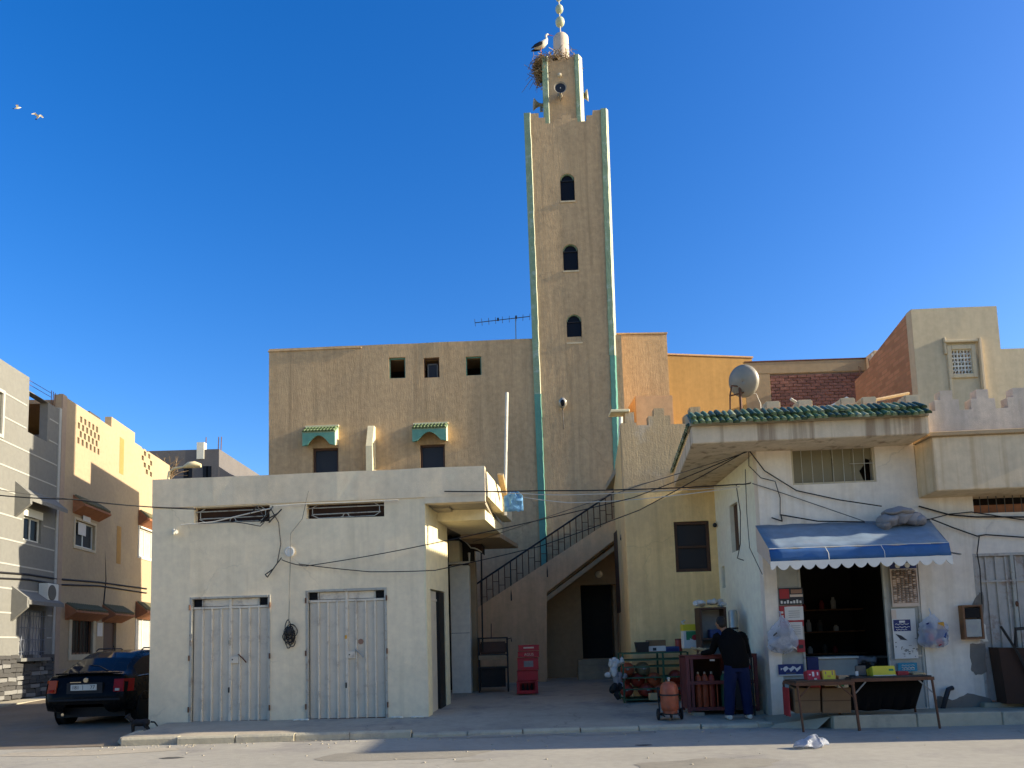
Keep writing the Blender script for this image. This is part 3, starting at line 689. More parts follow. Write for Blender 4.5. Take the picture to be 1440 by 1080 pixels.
# ------------------------------------------------------------------ minaret
MN = Fr(MQ.o, -2.2)
mi = fthing('minaret', MN, 'tall square minaret with green corner bands and three arched windows', 'minaret')
fv = -.02
u0, u1 = MN.u(757, 640, fv), MN.u(868, 640, fv)
u0t, u1t = MN.u(738, 165, fv), MN.u(853, 158, fv)
zT = MN.z(795, 172, fv)                                          # foot of the crenels
def tw(x, z):
    t = max(0, z / zT); a = (x - u0) / (u1 - u0); uu = (u0 + (u0t - u0) * t) + a * ((u1 + (u1t - u1) * t) - (u0 + (u0t - u0) * t))
    return (uu, z)
def inv(px, py):
    u, z = MN.uz(px, py, fv); t = z / zT; A = u0 + (u0t - u0) * t; C = u1 + (u1t - u1) * t
    return (u0 + (u - A) / (C - A) * (u1 - u0), z)
def invrect(x0, y0, x1, y1):
    a, bq = inv(x0, (y0 + y1) / 2), inv(x1, (y0 + y1) / 2); return (a[0], bq[0], inv((x0 + x1) / 2, y1)[1], inv((x0 + x1) / 2, y0)[1])
tws = [invrect(788, 244, 808, 283), invrect(792, 343, 813, 381), invrect(797, 442, 818, 482)]
step = .16
crn = []
W_ = u1 - u0
for k, (a, c) in enumerate(((.0, .17), (.17, .25), (.75, .83), (.83, 1.0))):
    crn.append((u0 + W_ * a, u0 + W_ * c, zT, zT + (.36 if k in (0, 3) else .2)))
crn += [(u0 + W_ * .36, u0 + W_ * .64, zT, zT + .12), (u0 + W_ * .44, u0 + W_ * .56, zT + .12, zT + .25)]
ar = []
hl = []
for r in tws:
    rr = (r[1] - r[0]) / 2; ar.append((r[0], r[1], r[3] - rr, r[3])); hl.append(r)
m = MB()
m.wall([(u0, u1, MN.z(820, 778), zT)] + crn, hl, fv, .3, .5, .012, warp=None, arches=ar)
m.v = [(tw(p[0], p[2])[0], p[1], p[2]) for p in m.v]
m.build('shaft', MW, mi)
TD = 2.35
def taper_box(ua, ub, va, vb, z0, z1):
    a0, b0 = tw(ua, z0)[0], tw(ub, z0)[0]; a1, b1 = tw(ua, z1)[0], tw(ub, z1)[0]
    return MB().add([(a0, va, z0), (b0, va, z0), (b0, vb, z0), (a0, vb, z0), (a1, va, z1), (b1, va, z1), (b1, vb, z1), (a1, vb, z1)],
                    [(0, 3, 2, 1), (4, 5, 6, 7), (0, 1, 5, 4), (1, 2, 6, 5), (2, 3, 7, 6), (3, 0, 4, 7)])
taper_box(u0, u0 + .3, fv + .3, TD, 0, zT + .2).build('left_face', MW, mi); taper_box(u1 - .3, u1, fv + .3, TD, 0, zT + .2).build('right_face', MW, mi)
taper_box(u0, u1, TD, TD + .3, 0, zT + .2).build('rear_face', MW, mi); taper_box(u0 + .1, u1 - .1, fv + .3, TD, zT - .3, zT - .05).build('deck', 'roof_concrete', mi)
def band(px_list, name, wd, flip=1, chf=.05, z0=None, z1=None, mat='green_plaster', pr=.06):
    pass
def corner_band(side, z0, z1, wd=.19, mat='green_plaster', pr=.035, ch=.045, n=40):
    m = MB(); vs = []; fs = []; random.seed(side + 4)
    for i in range(n + 1):
        z = z0 + (z1 - z0) * i / n
        e = tw(u0 if side < 0 else u1, z)[0]; j = random.uniform(-.008, .008)
        if side < 0: sec = [(e - .03, fv + .4), (e - .03, fv - pr), (e + wd * .85 + j, fv - pr - .006), (e + wd * .85 + ch * .5 + j, fv + .005)]
        else: sec = [(e - wd - .01 + j, fv + .004), (e - wd + j, fv - pr), (e - ch * .7 + j, fv - pr), (e + .05, fv + ch * 1.3), (e + .05, fv + .4)]
        vs += [(p, q_, z) for p, q_ in sec]
    k = len(sec)
    for i in range(n):
        for c_ in range(k - 1): fs.append((i * k + c_, i * k + c_ + 1, (i + 1) * k + c_ + 1, (i + 1) * k + c_))
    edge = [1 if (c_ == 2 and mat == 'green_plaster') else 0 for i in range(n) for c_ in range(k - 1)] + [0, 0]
    fs += [tuple(range(k - 1, -1, -1)), tuple(range(n * k, n * k + k))]
    m.add(vs, fs); m.m = edge; return m.build('corner_band', [mat, 'band_lit_edge'], mi, fix=True)
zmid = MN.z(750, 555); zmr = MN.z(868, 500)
corner_band(-1, zmid, zT + .37); corner_band(-1, MN.z(762, 800), zmid - .004, wd=.19, mat='teal_paint')  # below the shadow edge: darker teal and no lit edge, shade in colour
corner_band(1, zmr, zT + .38); corner_band(1, MN.z(870, 726), zmr - .004, wd=.17, mat='teal_paint')  # right band gets the same painted change from sun to shade
for r in tws:                                                    # arched windows: green reveal, sill, dark pane
    xc = (tw(r[0], r[2])[0] + tw(r[1], r[2])[0]) / 2; hw = (r[1] - r[0]) / 2; zs = r[3] - hw; N = 10
    arc = [(xc + hw * math.cos(math.pi * k / N), zs + hw * math.sin(math.pi * k / N)) for k in range(N + 1)]
    arc2 = [(xc + (hw - .02) * math.cos(math.pi * k / N), zs + (hw - .02) * math.sin(math.pi * k / N)) for k in range(N + 1)]
    m = MB(); a = len(arc); y0, y1 = fv + .03, fv + .11
    vs = [(p, y0, z) for p, z in arc] + [(p, y0, z) for p, z in arc2] + [(p, y1, z) for p, z in arc2]
    fs = [(i, i + 1, a + i + 1, a + i) for i in range(a - 1)] + [(a + i, a + i + 1, 2 * a + i + 1, 2 * a + i) for i in range(a - 1)]
    m.add(vs, fs); wv = m.build('window', 'green_plaster', mi)
    B('sill', 'beige_plaster', wv, xc - hw - .03, xc + hw + .03, fv - .02, fv + .05, r[2] - .04, r[2] + .012)
    MB().prism([(xc - hw, r[2])] + [(xc + hw, r[2])] + arc, fv + .09, fv + .10).build('pane', 'glass_dark', wv)
    B('transom', 'black_iron', wv, xc - hw + .01, xc + hw - .01, fv + .06, fv + .085, zs - .02, zs + .005)
# lantern on top
lf = fv + .42
la, lb = MN.u(764, 120, lf), MN.u(816, 120, lf); lz0, lz1 = zT - .2, MN.z(790, 80, lf)
lw = lb - la
nt_ = [(la + lw * .28, la + lw * .42, lz1 - .12, lz1), (la + lw * .60, la + lw * .72, lz1 - .12, lz1)]
m = MB().wall([(la, lb, lz0, lz1)], nt_, lf, .2, .4, .008); m.build('lantern', MW, mi)
lm = MB(); lm.box(la, la + .2, lf + .2, lf + lw, lz0, lz1 - .02); lm.box(lb - .2, lb, lf + .2, lf + lw, lz0, lz1 - .02); lm.box(la + .2, lb - .2, lf + lw - .2, lf + lw, lz0, lz1 - .02); lm.box(la + .2, lb - .2, lf + .2, lf + lw - .2, lz1 - .3, lz1 - .14); lm.build('lantern_back', MW, mi)
for sgn in (-1, 1):
    e = la if sgn < 0 else lb; vs = []; n = 8; fs = []
    for i in range(n + 1):
        z = lz0 + (lz1 + .03 - lz0) * i / n; j = random.uniform(-.006, .006)
        if sgn < 0: sec = [(e - .02, lf + .3), (e - .02, lf - .05), (e + .15 + j, lf - .05), (e + .19 + j, lf + .004)]
        else: sec = [(e - .17, lf + .004), (e - .14 + j, lf - .05), (e - .03, lf - .05), (e + .1, lf + .13), (e + .1, lf + .35)]
        vs += [(p, q_, z) for p, q_ in sec]
    k = len(sec)
    for i in range(n):
        for c_ in range(k - 1): fs.append((i * k + c_, i * k + c_ + 1, (i + 1) * k + c_ + 1, (i + 1) * k + c_))
    fs += [tuple(range(k - 1, -1, -1)), tuple(range(n * k, n * k + k))]
    lb_ = MB().add(vs, fs); lb_.m = [1 if c_ == 2 else 0 for i in range(n) for c_ in range(k - 1)] + [0, 0]; lb_.build('lantern_band', ['green_plaster', 'band_lit_edge'], mi)
# drum and finial
dc = MN.uz(789, 66, lf + lw / 2); dz0 = lz1 - .14; dz1 = MN.z(790, 51, lf + lw / 2); dv = lf + lw / 2
MB().lathe([(.30, dz0), (.27, dz0 + .2), (.255, dz1 - .08), (.2, dz1), (.03, dz1 + .02)], (dc[0], dv, 0), 18).build('drum', 'merlon_plaster', mi, smooth=True)
fi = thing('finial', 'green balls threaded on a thin rod at the minaret top', 'finial', MN.w(dc[0], dv, dz1), MN.ang)
MB().tube([(0, 0, -.05), (-.02, 0, 2.2)], .022, 6).build('rod', 'pvc', fi)
for (px, py, r) in ((789, 31, 7.2), (788, 13, 6.2), (787, -3, 5)):
    z = MN.z(px, py, dv) - dz1; R = r / FPX * 23.4
    MB().ell((-.02 * z / 2, 0, z), (R, R, R * 1.08), 16, 10).build('ball', 'ball_green', fi, smooth=True)
# loudspeakers
def horn(px, py, v, yaw, label, big=1.0):
    c = MN.uz(px, py, v); h = thing('loudspeaker', label, 'loudspeaker', MN.w(c[0], v, c[1]), MN.ang + yaw, 'horn loudspeakers on the minaret')
    s = big
    MB().lathe([(.05 * s, .30 * s), (.06 * s, .18 * s), (.10 * s, .10 * s), (.19 * s, 0), (.2 * s, -.01 * s), (.18 * s, .004 * s), (.06 * s, .12 * s), (.02 * s, .13 * s)], n=20, axis='y').build('bell', 'speaker_grey', h, smooth=True)
    MB().lathe([(.085 * s, .30 * s), (.09 * s, .36 * s), (.085 * s, .44 * s), (.03 * s, .45 * s)], n=14, axis='y').build('driver', 'speaker_grey', h, smooth=True)
    MB().lathe([(.03 * s, .02 * s), (.035 * s, .06 * s), (.01 * s, .0)], n=10, axis='y').build('phase_plug', 'lens', h, smooth=True)
    MB().box(-.02, .02, .2 * s, .3 * s, -.25 * s, 0).build('bracket', 'grey_metal', h)
    return h
hh = horn(788, 123, lf - .40, 0, 'round dark horn loudspeaker facing out from the minaret lantern', 1.0)
MB().lathe([(.165, .02), (.165, .03)], n=18, axis='y').build('dark_throat', 'dark_plastic', hh)
horn(751, 147, lf + .3, rad(-80), 'horn loudspeaker jutting left from the minaret lantern', .95)
horn(826, 134, lf + .3, rad(78), 'horn loudspeaker jutting right from the minaret lantern', .9)
c = MN.uz(787, 106, lf)
ln = thing('lantern_lamp', 'small round bulkhead lamp above the front loudspeaker', 'lamp', MN.w(c[0], lf, c[1]), MN.ang)
MB().lathe([(.085, 0), (.085, -.02), (.06, -.05), (.02, -.055)], n=14, axis='y').build('base', 'beige_plaster', ln, smooth=True)
MB().ell((0, -.055, 0), (.03, .025, .03), 10, 6).build('bulb', 'lens', ln, smooth=True)
c = MN.uz(804, 166, fv); B('notch', 'interior_dark', mi, c[0], c[0] + .05, lf - .012, lf + .02, c[1] - .1, c[1] + .1)

# stork nest and stork
random.seed(8)
nc = Vector(MN.w(MN.u(764, 85, dv - .2), dv - .25, lz1 - .05)); nc2 = Vector(MN.w(MN.u(785, 74, dv), dv - .1, lz1 + .02))
m = MB(); 
def twigs(n, c, sx, sy, sz, ln, mi_=0):
    for i in range(n):
        p = Vector((random.gauss(0, sx), random.gauss(0, sy), random.gauss(0, sz))) + c
        d = Vector((random.gauss(0, 1), random.gauss(0, 1), random.gauss(0, .45))).normalized() * random.uniform(.4, 1) * ln
        m.mi = random.choice((0, 0, 1)); m.tube([p - d / 2, p + Vector((0, 0, random.uniform(-.02, .02))), p + d / 2], random.uniform(.005, .012), 3, False)
twigs(900, Vector((0, 0, 0)), .16, .2, .10, .36)
twigs(420, Vector((-.10, -.10, -.32)), .09, .12, .18, .34)
twigs(460, nc2 - nc + Vector((-.06, -.1, .03)), .24, .25, .075, .4)
twigs(110, Vector((.98, 0, -.06)), .06, .15, .13, .32)
for (dx, dz) in ((-.62, -.55), (-.5, -.85), (-.75, -.95), (-.3, -.9)):
    m.mi = 0; m.tube([(-.1, -.1, -.1), (dx * .5, -.1, dz * .45), (dx * .85, -.12, dz * .85), (dx, -.1, dz)], [.012, .01, .008, .004], 4)
tag(m.build('stork_nest', ['twig', 'twig_pale'], None, loc=nc, fix=False), 'shaggy twig nest hanging off the minaret top', 'nest')
sp = at(762, 66, nc.y - .02)
st = thing('stork', 'white stork with black wing tips standing on the minaret nest', 'stork', sp)
def loft(rings, n=12):
    """rings: (center, axis_u, ru, axis_v, rv)"""
    m = MB(); vs = []; fs = []
    for c, au, ru, av, rv in rings:
        for k in range(n):
            a = 2 * math.pi * k / n; vs.append(Vector(c) + Vector(au) * (ru * math.cos(a)) + Vector(av) * (rv * math.sin(a)))
    for i in range(len(rings) - 1):
        for k in range(n): fs.append((i * n + k, i * n + (k + 1) % n, (i + 1) * n + (k + 1) % n, (i + 1) * n + k))
    fs += [tuple(range(n - 1, -1, -1)), tuple(range((len(rings) - 1) * n, len(rings) * n))]
    return m.add(vs, fs)
X_, Y_, Z_ = Vector((1, 0, 0)), Vector((0, 1, 0)), Vector((0, 0, 1))
b1 = [((-.26, 0, -.05), Y_, .02, Z_, .02), ((-.18, 0, .0), Y_, .07, Z_, .06), ((-.05, 0, .05), Y_, .11, Z_, .12), ((.08, 0, .11), Y_, .11, Z_, .13), ((.15, 0, .19), Y_, .07, Vector((-.5, 0, .8)), .09),
      ((.17, 0, .28), Y_, .04, Vector((-.9, 0, .3)), .045), ((.145, 0, .36), Y_, .035, Vector((-.9, 0, .1)), .036), ((.15, 0, .41), Y_, .034, Vector((-.8, 0, .4)), .04), ((.19, 0, .44), Y_, .036, Z_, .036), ((.23, 0, .435), Y_, .018, Z_, .018)]
loft(b1).build('body', 'feather_white', st, smooth=True, angle=80)
loft([((.21, 0, .435), Y_, .016, Z_, .016), ((.33, 0, .40), Y_, .010, Z_, .010), ((.42, 0, .37), Y_, .002, Z_, .002)], 6).build('beak', 'beak_red', st, smooth=True)
for s in (-1, 1):
    loft([((-.36, s * .06, -.09), Y_, .008, Z_, .012), ((-.24, s * .09, -.03), Y_, .02, Z_, .06), ((-.08, s * .112, .03), Y_, .02, Z_, .075), ((.02, s * .112, .06), Y_, .012, Z_, .05)], 8).build('wing', 'feather_black', st, smooth=True)
    MB().tube([(-.02, s * .05, -.02), (-.04, s * .05, -.2), (.0, s * .05, -.42)], .011, 5).build('leg', 'beak_red', st)

# ------------------------------------------------------------------ outside stair, part of the mosque
SV = -1.35
stt = fthing('outside_stair', MQ, 'plastered outside stair with thin iron railing climbing across the minaret foot', 'staircase')
P = lambda px, py: MQ.uz(px, py, SV)
poly = [P(672, 972), P(769, 962), P(769, 833), P(874, 752), P(874, 722), P(672, 854)]
poly[0] = (poly[0][0], -.25); poly[1] = (poly[1][0], -.25)
MB().prism(poly, SV, SV + .18).build('string_wall', 'stair_plaster_lit', stt, bevel=.012)
a, c = P(672, 858), P(874, 727); N = 17
for i in range(N):
    t0, t1 = i / N, (i + 1) / N
    ua_, ub_ = a[0] + (c[0] - a[0]) * t0, a[0] + (c[0] - a[0]) * t1; zz = a[1] + (c[1] - a[1]) * t0 + .05
    MB().box(ua_, ub_ + .02, SV + .18, -.02, zz - .22, zz).build('step', 'cement', stt)
pl = [P(769, 836), P(874, 755), P(874, 745), P(769, 824)]
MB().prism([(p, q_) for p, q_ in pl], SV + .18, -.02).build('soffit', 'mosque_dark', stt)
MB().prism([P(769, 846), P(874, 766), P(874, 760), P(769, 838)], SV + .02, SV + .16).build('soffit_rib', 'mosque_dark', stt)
# railing: a sloping rail, thin uprights and the cross pieces between them
ry = SV + .09
h0, h1 = P(668, 822), P(874, 684)
MB().tube([(h0[0], ry, h0[1]), (h1[0], ry, h1[1])], .028, 6).build('handrail', 'black_iron', stt)
nb = 24; random.seed(2)
def rail_z(u): return h0[1] + (h1[1] - h0[1]) * (u - h0[0]) / (h1[0] - h0[0])
sa, sb = P(672, 854), P(874, 722)
def str_z(u): return sa[1] + (sb[1] - sa[1]) * (u - sa[0]) / (sb[0] - sa[0])
us = [sa[0] + (sb[0] - sa[0]) * (i + .5) / nb for i in range(nb)]
for i, u_ in enumerate(us):
    long_ = i in (5, 11)
    MB().tube([(u_, ry if not long_ else SV - .015, str_z(u_) - (.02 if not long_ else .42)), (u_, ry, rail_z(u_))], .013 if not long_ else .017, 4).build('baluster', 'black_iron' if long_ else 'rust', stt)
    if i < nb - 1:
        t = .35 + .3 * ((i * 7) % 3) / 2
        if i % 8 == 7: continue
        z = str_z(u_) * (1 - t) + rail_z(u_) * t; MB().tube([(u_, ry, z), (us[i + 1], ry, z + .0)], .009, 4).build('cross_bar', 'rust', stt)
# the doorway below the stair
f = MB(); u0_, u1_, z0_, z1_ = dr
f.box(u0_ - .05, u0_, -.03, .1, z0_, z1_ + .05); f.box(u1_, u1_ + .05, -.03, .1, z0_, z1_ + .05); f.box(u0_, u1_, -.03, .1, z1_, z1_ + .05)
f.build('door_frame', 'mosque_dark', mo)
B('doorway_dark', 'interior_dark', mo, u0_ - .05, u1_ + .05, .9, .95, z0_ - .3, z1_ + .2)  # near-black sheet behind the open doorway, its darkness painted
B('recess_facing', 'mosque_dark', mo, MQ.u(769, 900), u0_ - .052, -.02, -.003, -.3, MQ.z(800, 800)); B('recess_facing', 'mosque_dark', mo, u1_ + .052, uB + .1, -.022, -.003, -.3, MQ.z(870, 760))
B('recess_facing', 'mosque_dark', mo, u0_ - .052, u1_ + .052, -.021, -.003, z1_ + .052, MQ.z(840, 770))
d0 = MQ.uz(808, 952, -.8); 
es = fthing('entrance_steps', MQ, 'three worn pale steps below the dark mosque doorway', 'steps')
for k in range(3):
    zz = z0_ - .02 - (2 - k) * (z0_ + .05) / 3 * 1.0
    B('step', 'cement', es, u0_ - .2 + .02 * k, u1_ + .1, -1.0 + .3 * k, -.024, -.3, z0_ - (2 - k) * .17 - .01, bevel=.015)
c = MQ.uz(842, 808, -.03)
lp = thing('bulkhead_lamp', 'round white lamp above the dark doorway', 'lamp', MQ.w(c[0], -.03, c[1]), MQ.ang)
MB().lathe([(.12, 0), (.13, -.03), (.11, -.05)], n=18, axis='y').build('ring', 'speaker_grey', lp, smooth=True)
MB().lathe([(.105, -.045), (.09, -.08), (.04, -.1), (.01, -.105)], n=16, axis='y').build('globe', 'lamp_white', lp, smooth=True)
# floodlight on the minaret foot
c = MN.uz(791, 570, fv)
fl = thing('street_light', 'grey oval wall lamp with hanging wire on the minaret foot', 'lamp', MN.w(c[0], fv, c[1]), MN.ang)
MB().tube([(0, 0, -.15), (0, -.12, -.12), (0, -.2, .0)], .02, 6).build('arm', 'grey_metal', fl)
loft([((0, -.12, -.12), X_, .05, Y_, .04), ((0, -.16, -.05), X_, .12, Y_, .07), ((0, -.18, .08), X_, .13, Y_, .08), ((0, -.17, .17), X_, .06, Y_, .05)], 14).build('housing', 'grey_metal', fl, smooth=True)
loft([((0, -.235, -.06), X_, .05, Z_, .04), ((0, -.25, .03), X_, .07, Z_, .075), ((0, -.27, .03), X_, .04, Z_, .05)], 10).build('lens', 'glass_dark', fl, smooth=True)
MB().tube([(0, -.02, -.15), (.01, -.03, -.45), (.02, -.02, -.75)], .012, 5).build('wire', 'cable', fl)
# aerial on the roof
p0 = at(725, 478, 24.5); p1 = at(725, 446, 24.5); e0, e1 = at(668, 454, 24.5), at(745, 445, 24.5)
an = thing('tv_aerial', 'thin rooftop television aerial beside the minaret', 'aerial', p0)
MB().tube([(0, 0, -.9), tuple(p1 - p0)], .016, 5).build('mast', 'grey_metal', an)
MB().tube([tuple(e0 - p0), tuple(e1 - p0)], .014, 5).build('boom', 'cable_grey', an)
for k in range(9):
    t = k / 8; q_ = e0.lerp(e1, t) - p0; MB().tube([q_ + Vector((0, -.28 + .01 * k, 0)), q_ + Vector((0, .28, 0))], .008, 4).build('element', 'cable_grey', an)
for t in (.42, .75): 
    q_ = e0.lerp(e1, t) - p0; MB().box(q_.x - .03, q_.x + .03, q_.y - .03, q_.y + .03, q_.z - .02, q_.z + .07).build('clamp', 'dark_plastic', an)
# ================================================================== ochre house beside the stair
YF = Fr(at(890, 965, 16.5), 0.0); YF.o.z = .2
yh = fthing('ochre_house', YF, 'ochre plastered house with brown wooden window and stepped crenels beside the stair', 'house')
uE = YF.u(1022, 800); zP = YF.z(900, 598)
wr = YF.rect(949, 733, 999, 804)
st_ = lambda px: YF.u(px, 600)
sol = [(0, uE, -.3, zP)]
def crenel(c, w, z, h=.42):
    return [(c - w * .5, c + w * .5, z, z + h * .35), (c - w * .3, c + w * .3, z + h * .35, z + h * .7), (c - w * .15, c + w * .15, z + h * .7, z + h)]
def crenel2(px): 
    c = st_(px); return [(c - .24, c + .24, zP, zP + .2), (c - .11, c + .11, zP + .2, zP + .37)]
sol += crenel2(928) + crenel2(979) + [(0, .34, zP, zP + .06), (0.1, .3, zP + .06, zP + .3)]
zsplit = YF.z(940, 690)
m = MB().wall([(0, uE, -.3, zsplit)], [wr], 0, .25, .5, .012); m.build('wall', 'yellow_plaster', yh)
m = MB().wall([(0, uE, zsplit, zP)] + sol[1:], [], -.004, .25, .4, .012); m.build('parapet', 'brown_parapet', yh)
# left flank running back to the stair
p = Vector((at(874, 900, 21.3).x, 21.3, 0)); d = p - Vector((YF.o.x, YF.o.y, 0)); Lf = d.length
fa = math.atan2(d.y, d.x)
fo = MB().wall([(0.0, Lf, -.3, zP - .1)], [(1.6, 1.75, 2.2, 3.9), (3.2, 3.4, 2.2, 3.9)], 0.0, .25, .6, .01).build('flank_wall', 'yellow_plaster', yh); fo.rotation_euler[2] = fa; fo.location = (0.002, .26, 0); fo.scale = (1, -1, 1)
B('slot_back', 'dark_brown_wood', yh, .35, .4, .6, 4.6, 2.0, 4.2)
B('sun_stop_block', 'yellow_plaster', yh, .62, 4.2, 4.9, 6.05, -.2, zP - .36)  # added unseen block, stops sun reaching the stair recess through the gap
B('roof', 'roof_concrete', yh, .3, uE, .25, 5.5, zP - .35, zP - .2)
B('cap', 'cream_plaster', yh, -.22, .2, -.06, .34, zP + .3, zP + .36, bevel=.01)
f = MB(); t = .07; u0_, u1_, z0_, z1_ = wr
f.box(u0_, u0_ + t, .03, .12, z0_, z1_); f.box(u1_ - t, u1_, .03, .12, z0_, z1_); f.box(u0_ + t, u1_ - t, .03, .12, z0_, z0_ + t); f.box(u0_ + t, u1_ - t, .03, .12, z1_ - t, z1_); f.box(u0_ + t, u1_ - t, .04, .12, (z0_ + z1_) / 2 - .03, (z0_ + z1_) / 2 + .02)
wv = f.build('window', 'dark_brown_wood', yh, bevel=.006)
B('pane', 'glass_grey', wv, u0_ + t, u1_ - t, .08, .09, (z0_ + z1_) / 2 + .02, z1_ - t); B('pane', 'glass_grey', wv, u0_ + t, u1_ - t, .085, .095, z0_ + t, (z0_ + z1_) / 2 - .03)
c = YF.uz(1006, 738)
cm = thing('security_camera', 'tiny dark camera right of the brown wooden window', 'camera', YF.w(c[0], 0, c[1]), 0)
MB().tube([(.1, 0, .05), (0, -.06, .05), (-.03, -.08, .0)], .018, 5).build('bracket', 'pvc', cm); MB().ell((-.04, -.1, -.02), (.045, .05, .05), 10, 6).build('housing', 'dark_plastic', cm, smooth=True)
# downpipe in the corner
q0, q1, q2, q3 = at(873, 578, 19.5), at(872, 640, 19.5), at(878, 735, 18.6), at(876, 752, 18.3)
dp = thing('downpipe', 'pale drainpipe running down the corner above the stair top', 'pipe', q3)
MB().tube([tuple(q - q3) for q in (q0, q1, q2, q3)], .055, 8).build('pipe', 'pvc', dp, smooth=True)
for q in (q1, q2): MB().lathe([(.068, -.05), (.07, 0), (.068, .05)], tuple(q - q3), 8).build('collar', 'pvc', dp)
MB().tube([(0, 0, 0), (-.03, -.1, -.12)], .06, 8).build('outlet', 'cable_grey', dp)

# ------------------------------------------------------------------ blocks behind the ochre house
KF = Fr(at(872, 600, 24.6), 2.0); KF.o.z = .3
kh = fthing('tall_wall_block', KF, 'tall plain brown block rising just right of the minaret', 'building')
r = KF.rect(862, 470, 942, 640); B('wall', 'mosque_plaster', kh, r[0] - .4, r[1], 0, 4, 0, r[3], bevel=.02)
B('rim', 'mosque_plaster', kh, r[0] - .4, r[1] + .02, -.02, .12, r[3], r[3] + .05)
r2 = KF.rect(895, 556, 948, 640, -1.2); B('ledge', 'salmon_plaster', kh, r2[0], r2[1], -1.2, -.03, 0, r2[3], bevel=.015)
OF = Fr(at(943, 600, 24.7), 10.0); OF.o.z = .3
oh = fthing('orange_house', OF, 'sunlit orange plastered house wall behind the satellite dish', 'house')
zo = (OF.z(945, 503) + OF.z(1058, 500)) / 2; uo = OF.u(1060, 540)
B('wall', 'orange_plaster', oh, 0, uo, 0, 5, 0, zo, bevel=.02); B('coping', 'salmon_plaster', oh, -.02, uo + .03, -.03, .2, zo, zo + .05)
# brick house: bricks one by one where they can be told apart
BF = Fr(at(1062, 575, 25.2), -.5); BF.o.z = .3
bh = fthing('brick_house', BF, 'unplastered red brick house wall behind the tiled canopy', 'house')
zb_ = (BF.z(1064, 508) + BF.z(1218, 503)) / 2; ub_ = BF.u(1250, 540)
B('core', 'mortar', bh, -.3, ub_, .03, 4, 0, zb_ - .06)
zl, zh = BF.z(1130, 582), BF.z(1130, 527); bw, bhh = .30, .105; row = 0; z = zl; random.seed(21)
master = {}
for k in range(3):
    me_o = MB().box(-bw / 2 + .008, bw / 2 - .008, 0, .1, .007, bhh - .007).build('brick_m', 'brick' if k != 1 else 'brick_b', None, bevel=.006); master[k] = me_o.data; bpy.data.objects.remove(me_o)
uend = BF.u(1216, 540); ustart = BF.u(1084, 540)
while z < zh:
    u_ = ustart - (bw / 2 if row % 2 else 0)
    while u_ < uend:
        o = bpy.data.objects.new('brick', master[random.randrange(3)]); COL.objects.link(o); o.parent = bh
        o.location = (u_ + bw / 2, random.uniform(-.012, .012), z); o.rotation_euler = (0, random.uniform(-.02, .02), random.uniform(-.02, .02)); u_ += bw
    z += bhh; row += 1
B('ring_beam', 'mosque_dark', bh, -.3, uend + .1, -.02, .2, zh + .06, zb_ - .04, bevel=.02); B('coping', 'brick_b', bh, -.3, uend + .1, -.04, .25, zb_ - .04, zb_, bevel=.015)
B('column', 'mosque_dark', bh, -.3, ustart - .02, -.03, .2, 0, zh + .06, bevel=.015)
B('side_return', 'stained_beige', bh, uend + .1, ub_ + .2, -.6, .3, 0, zb_ + .03, bevel=.02)

# ------------------------------------------------------------------ tall beige house on the right
RF = Fr(at(1293, 575, 17.2), -1.0); RF.o.z = .2
rh = fthing('beige_house', RF, 'tall beige house with brick flank and square lattice window', 'house')
zr1 = (RF.z(1293, 435) + RF.z(1400, 430)) / 2; ur1 = RF.u(1404, 460); zr2 = RF.z(1425, 490); ur2 = RF.u(1600, 500)
lw_ = RF.rect(1338, 492, 1366, 526)
MB().wall([(0, ur1, 0, zr1), (ur1, ur2, 0, zr2)], [lw_], 0, .25, .6, .012).build('wall', 'beige_plaster', rh)
B('roof', 'roof_concrete', rh, .1, ur2, .25, 5, zr2 - .4, zr2 - .2); 
fl_ = Fr(RF.w(0, 0, 0), 89.0)
qs = [fl_.uz(1293, 436), fl_.uz(1262, 462), fl_.uz(1261, 459), fl_.uz(1243, 480), fl_.uz(1243, 500)]
MB().add([(0.001, .25, 0), (0.001, 3.2, 0), (0.001, 3.2, zr1 - .62), (0.001, 2.3, zr1 - .55), (0.001, 2.25, zr1 - .4), (0.001, 1.1, zr1 - .18), (0.001, .25, zr1 - .02),
          (.25, .25, 0), (.25, 3.2, 0), (.25, 3.2, zr1 - .62), (.25, 2.3, zr1 - .55), (.25, 2.25, zr1 - .4), (.25, 1.1, zr1 - .18), (.25, .25, zr1 - .02)],
         [(0, 1, 2, 3, 4, 5, 6), (13, 12, 11, 10, 9, 8, 7)] + [(i, i + 7, (i + 1) % 7 + 7, (i + 1) % 7) for i in range(7)]).build('brick_flank', 'rough_brick', rh)
B('rear', 'rough_brick', rh, .25, ur2, 3.0, 3.2, 0, zr2)
for (dv_, h_) in ((2.28, .35), (2.5, .3), (3.1, .32), (3.0, .25)):
    MB().tube([(.12, dv_, zr1 - .7), (.11, dv_ + .02, zr1 - .55 + h_)], .012 if h_ != .35 else .03, 5).build('rebar', 'rust' if h_ != .35 else 'pvc', rh)
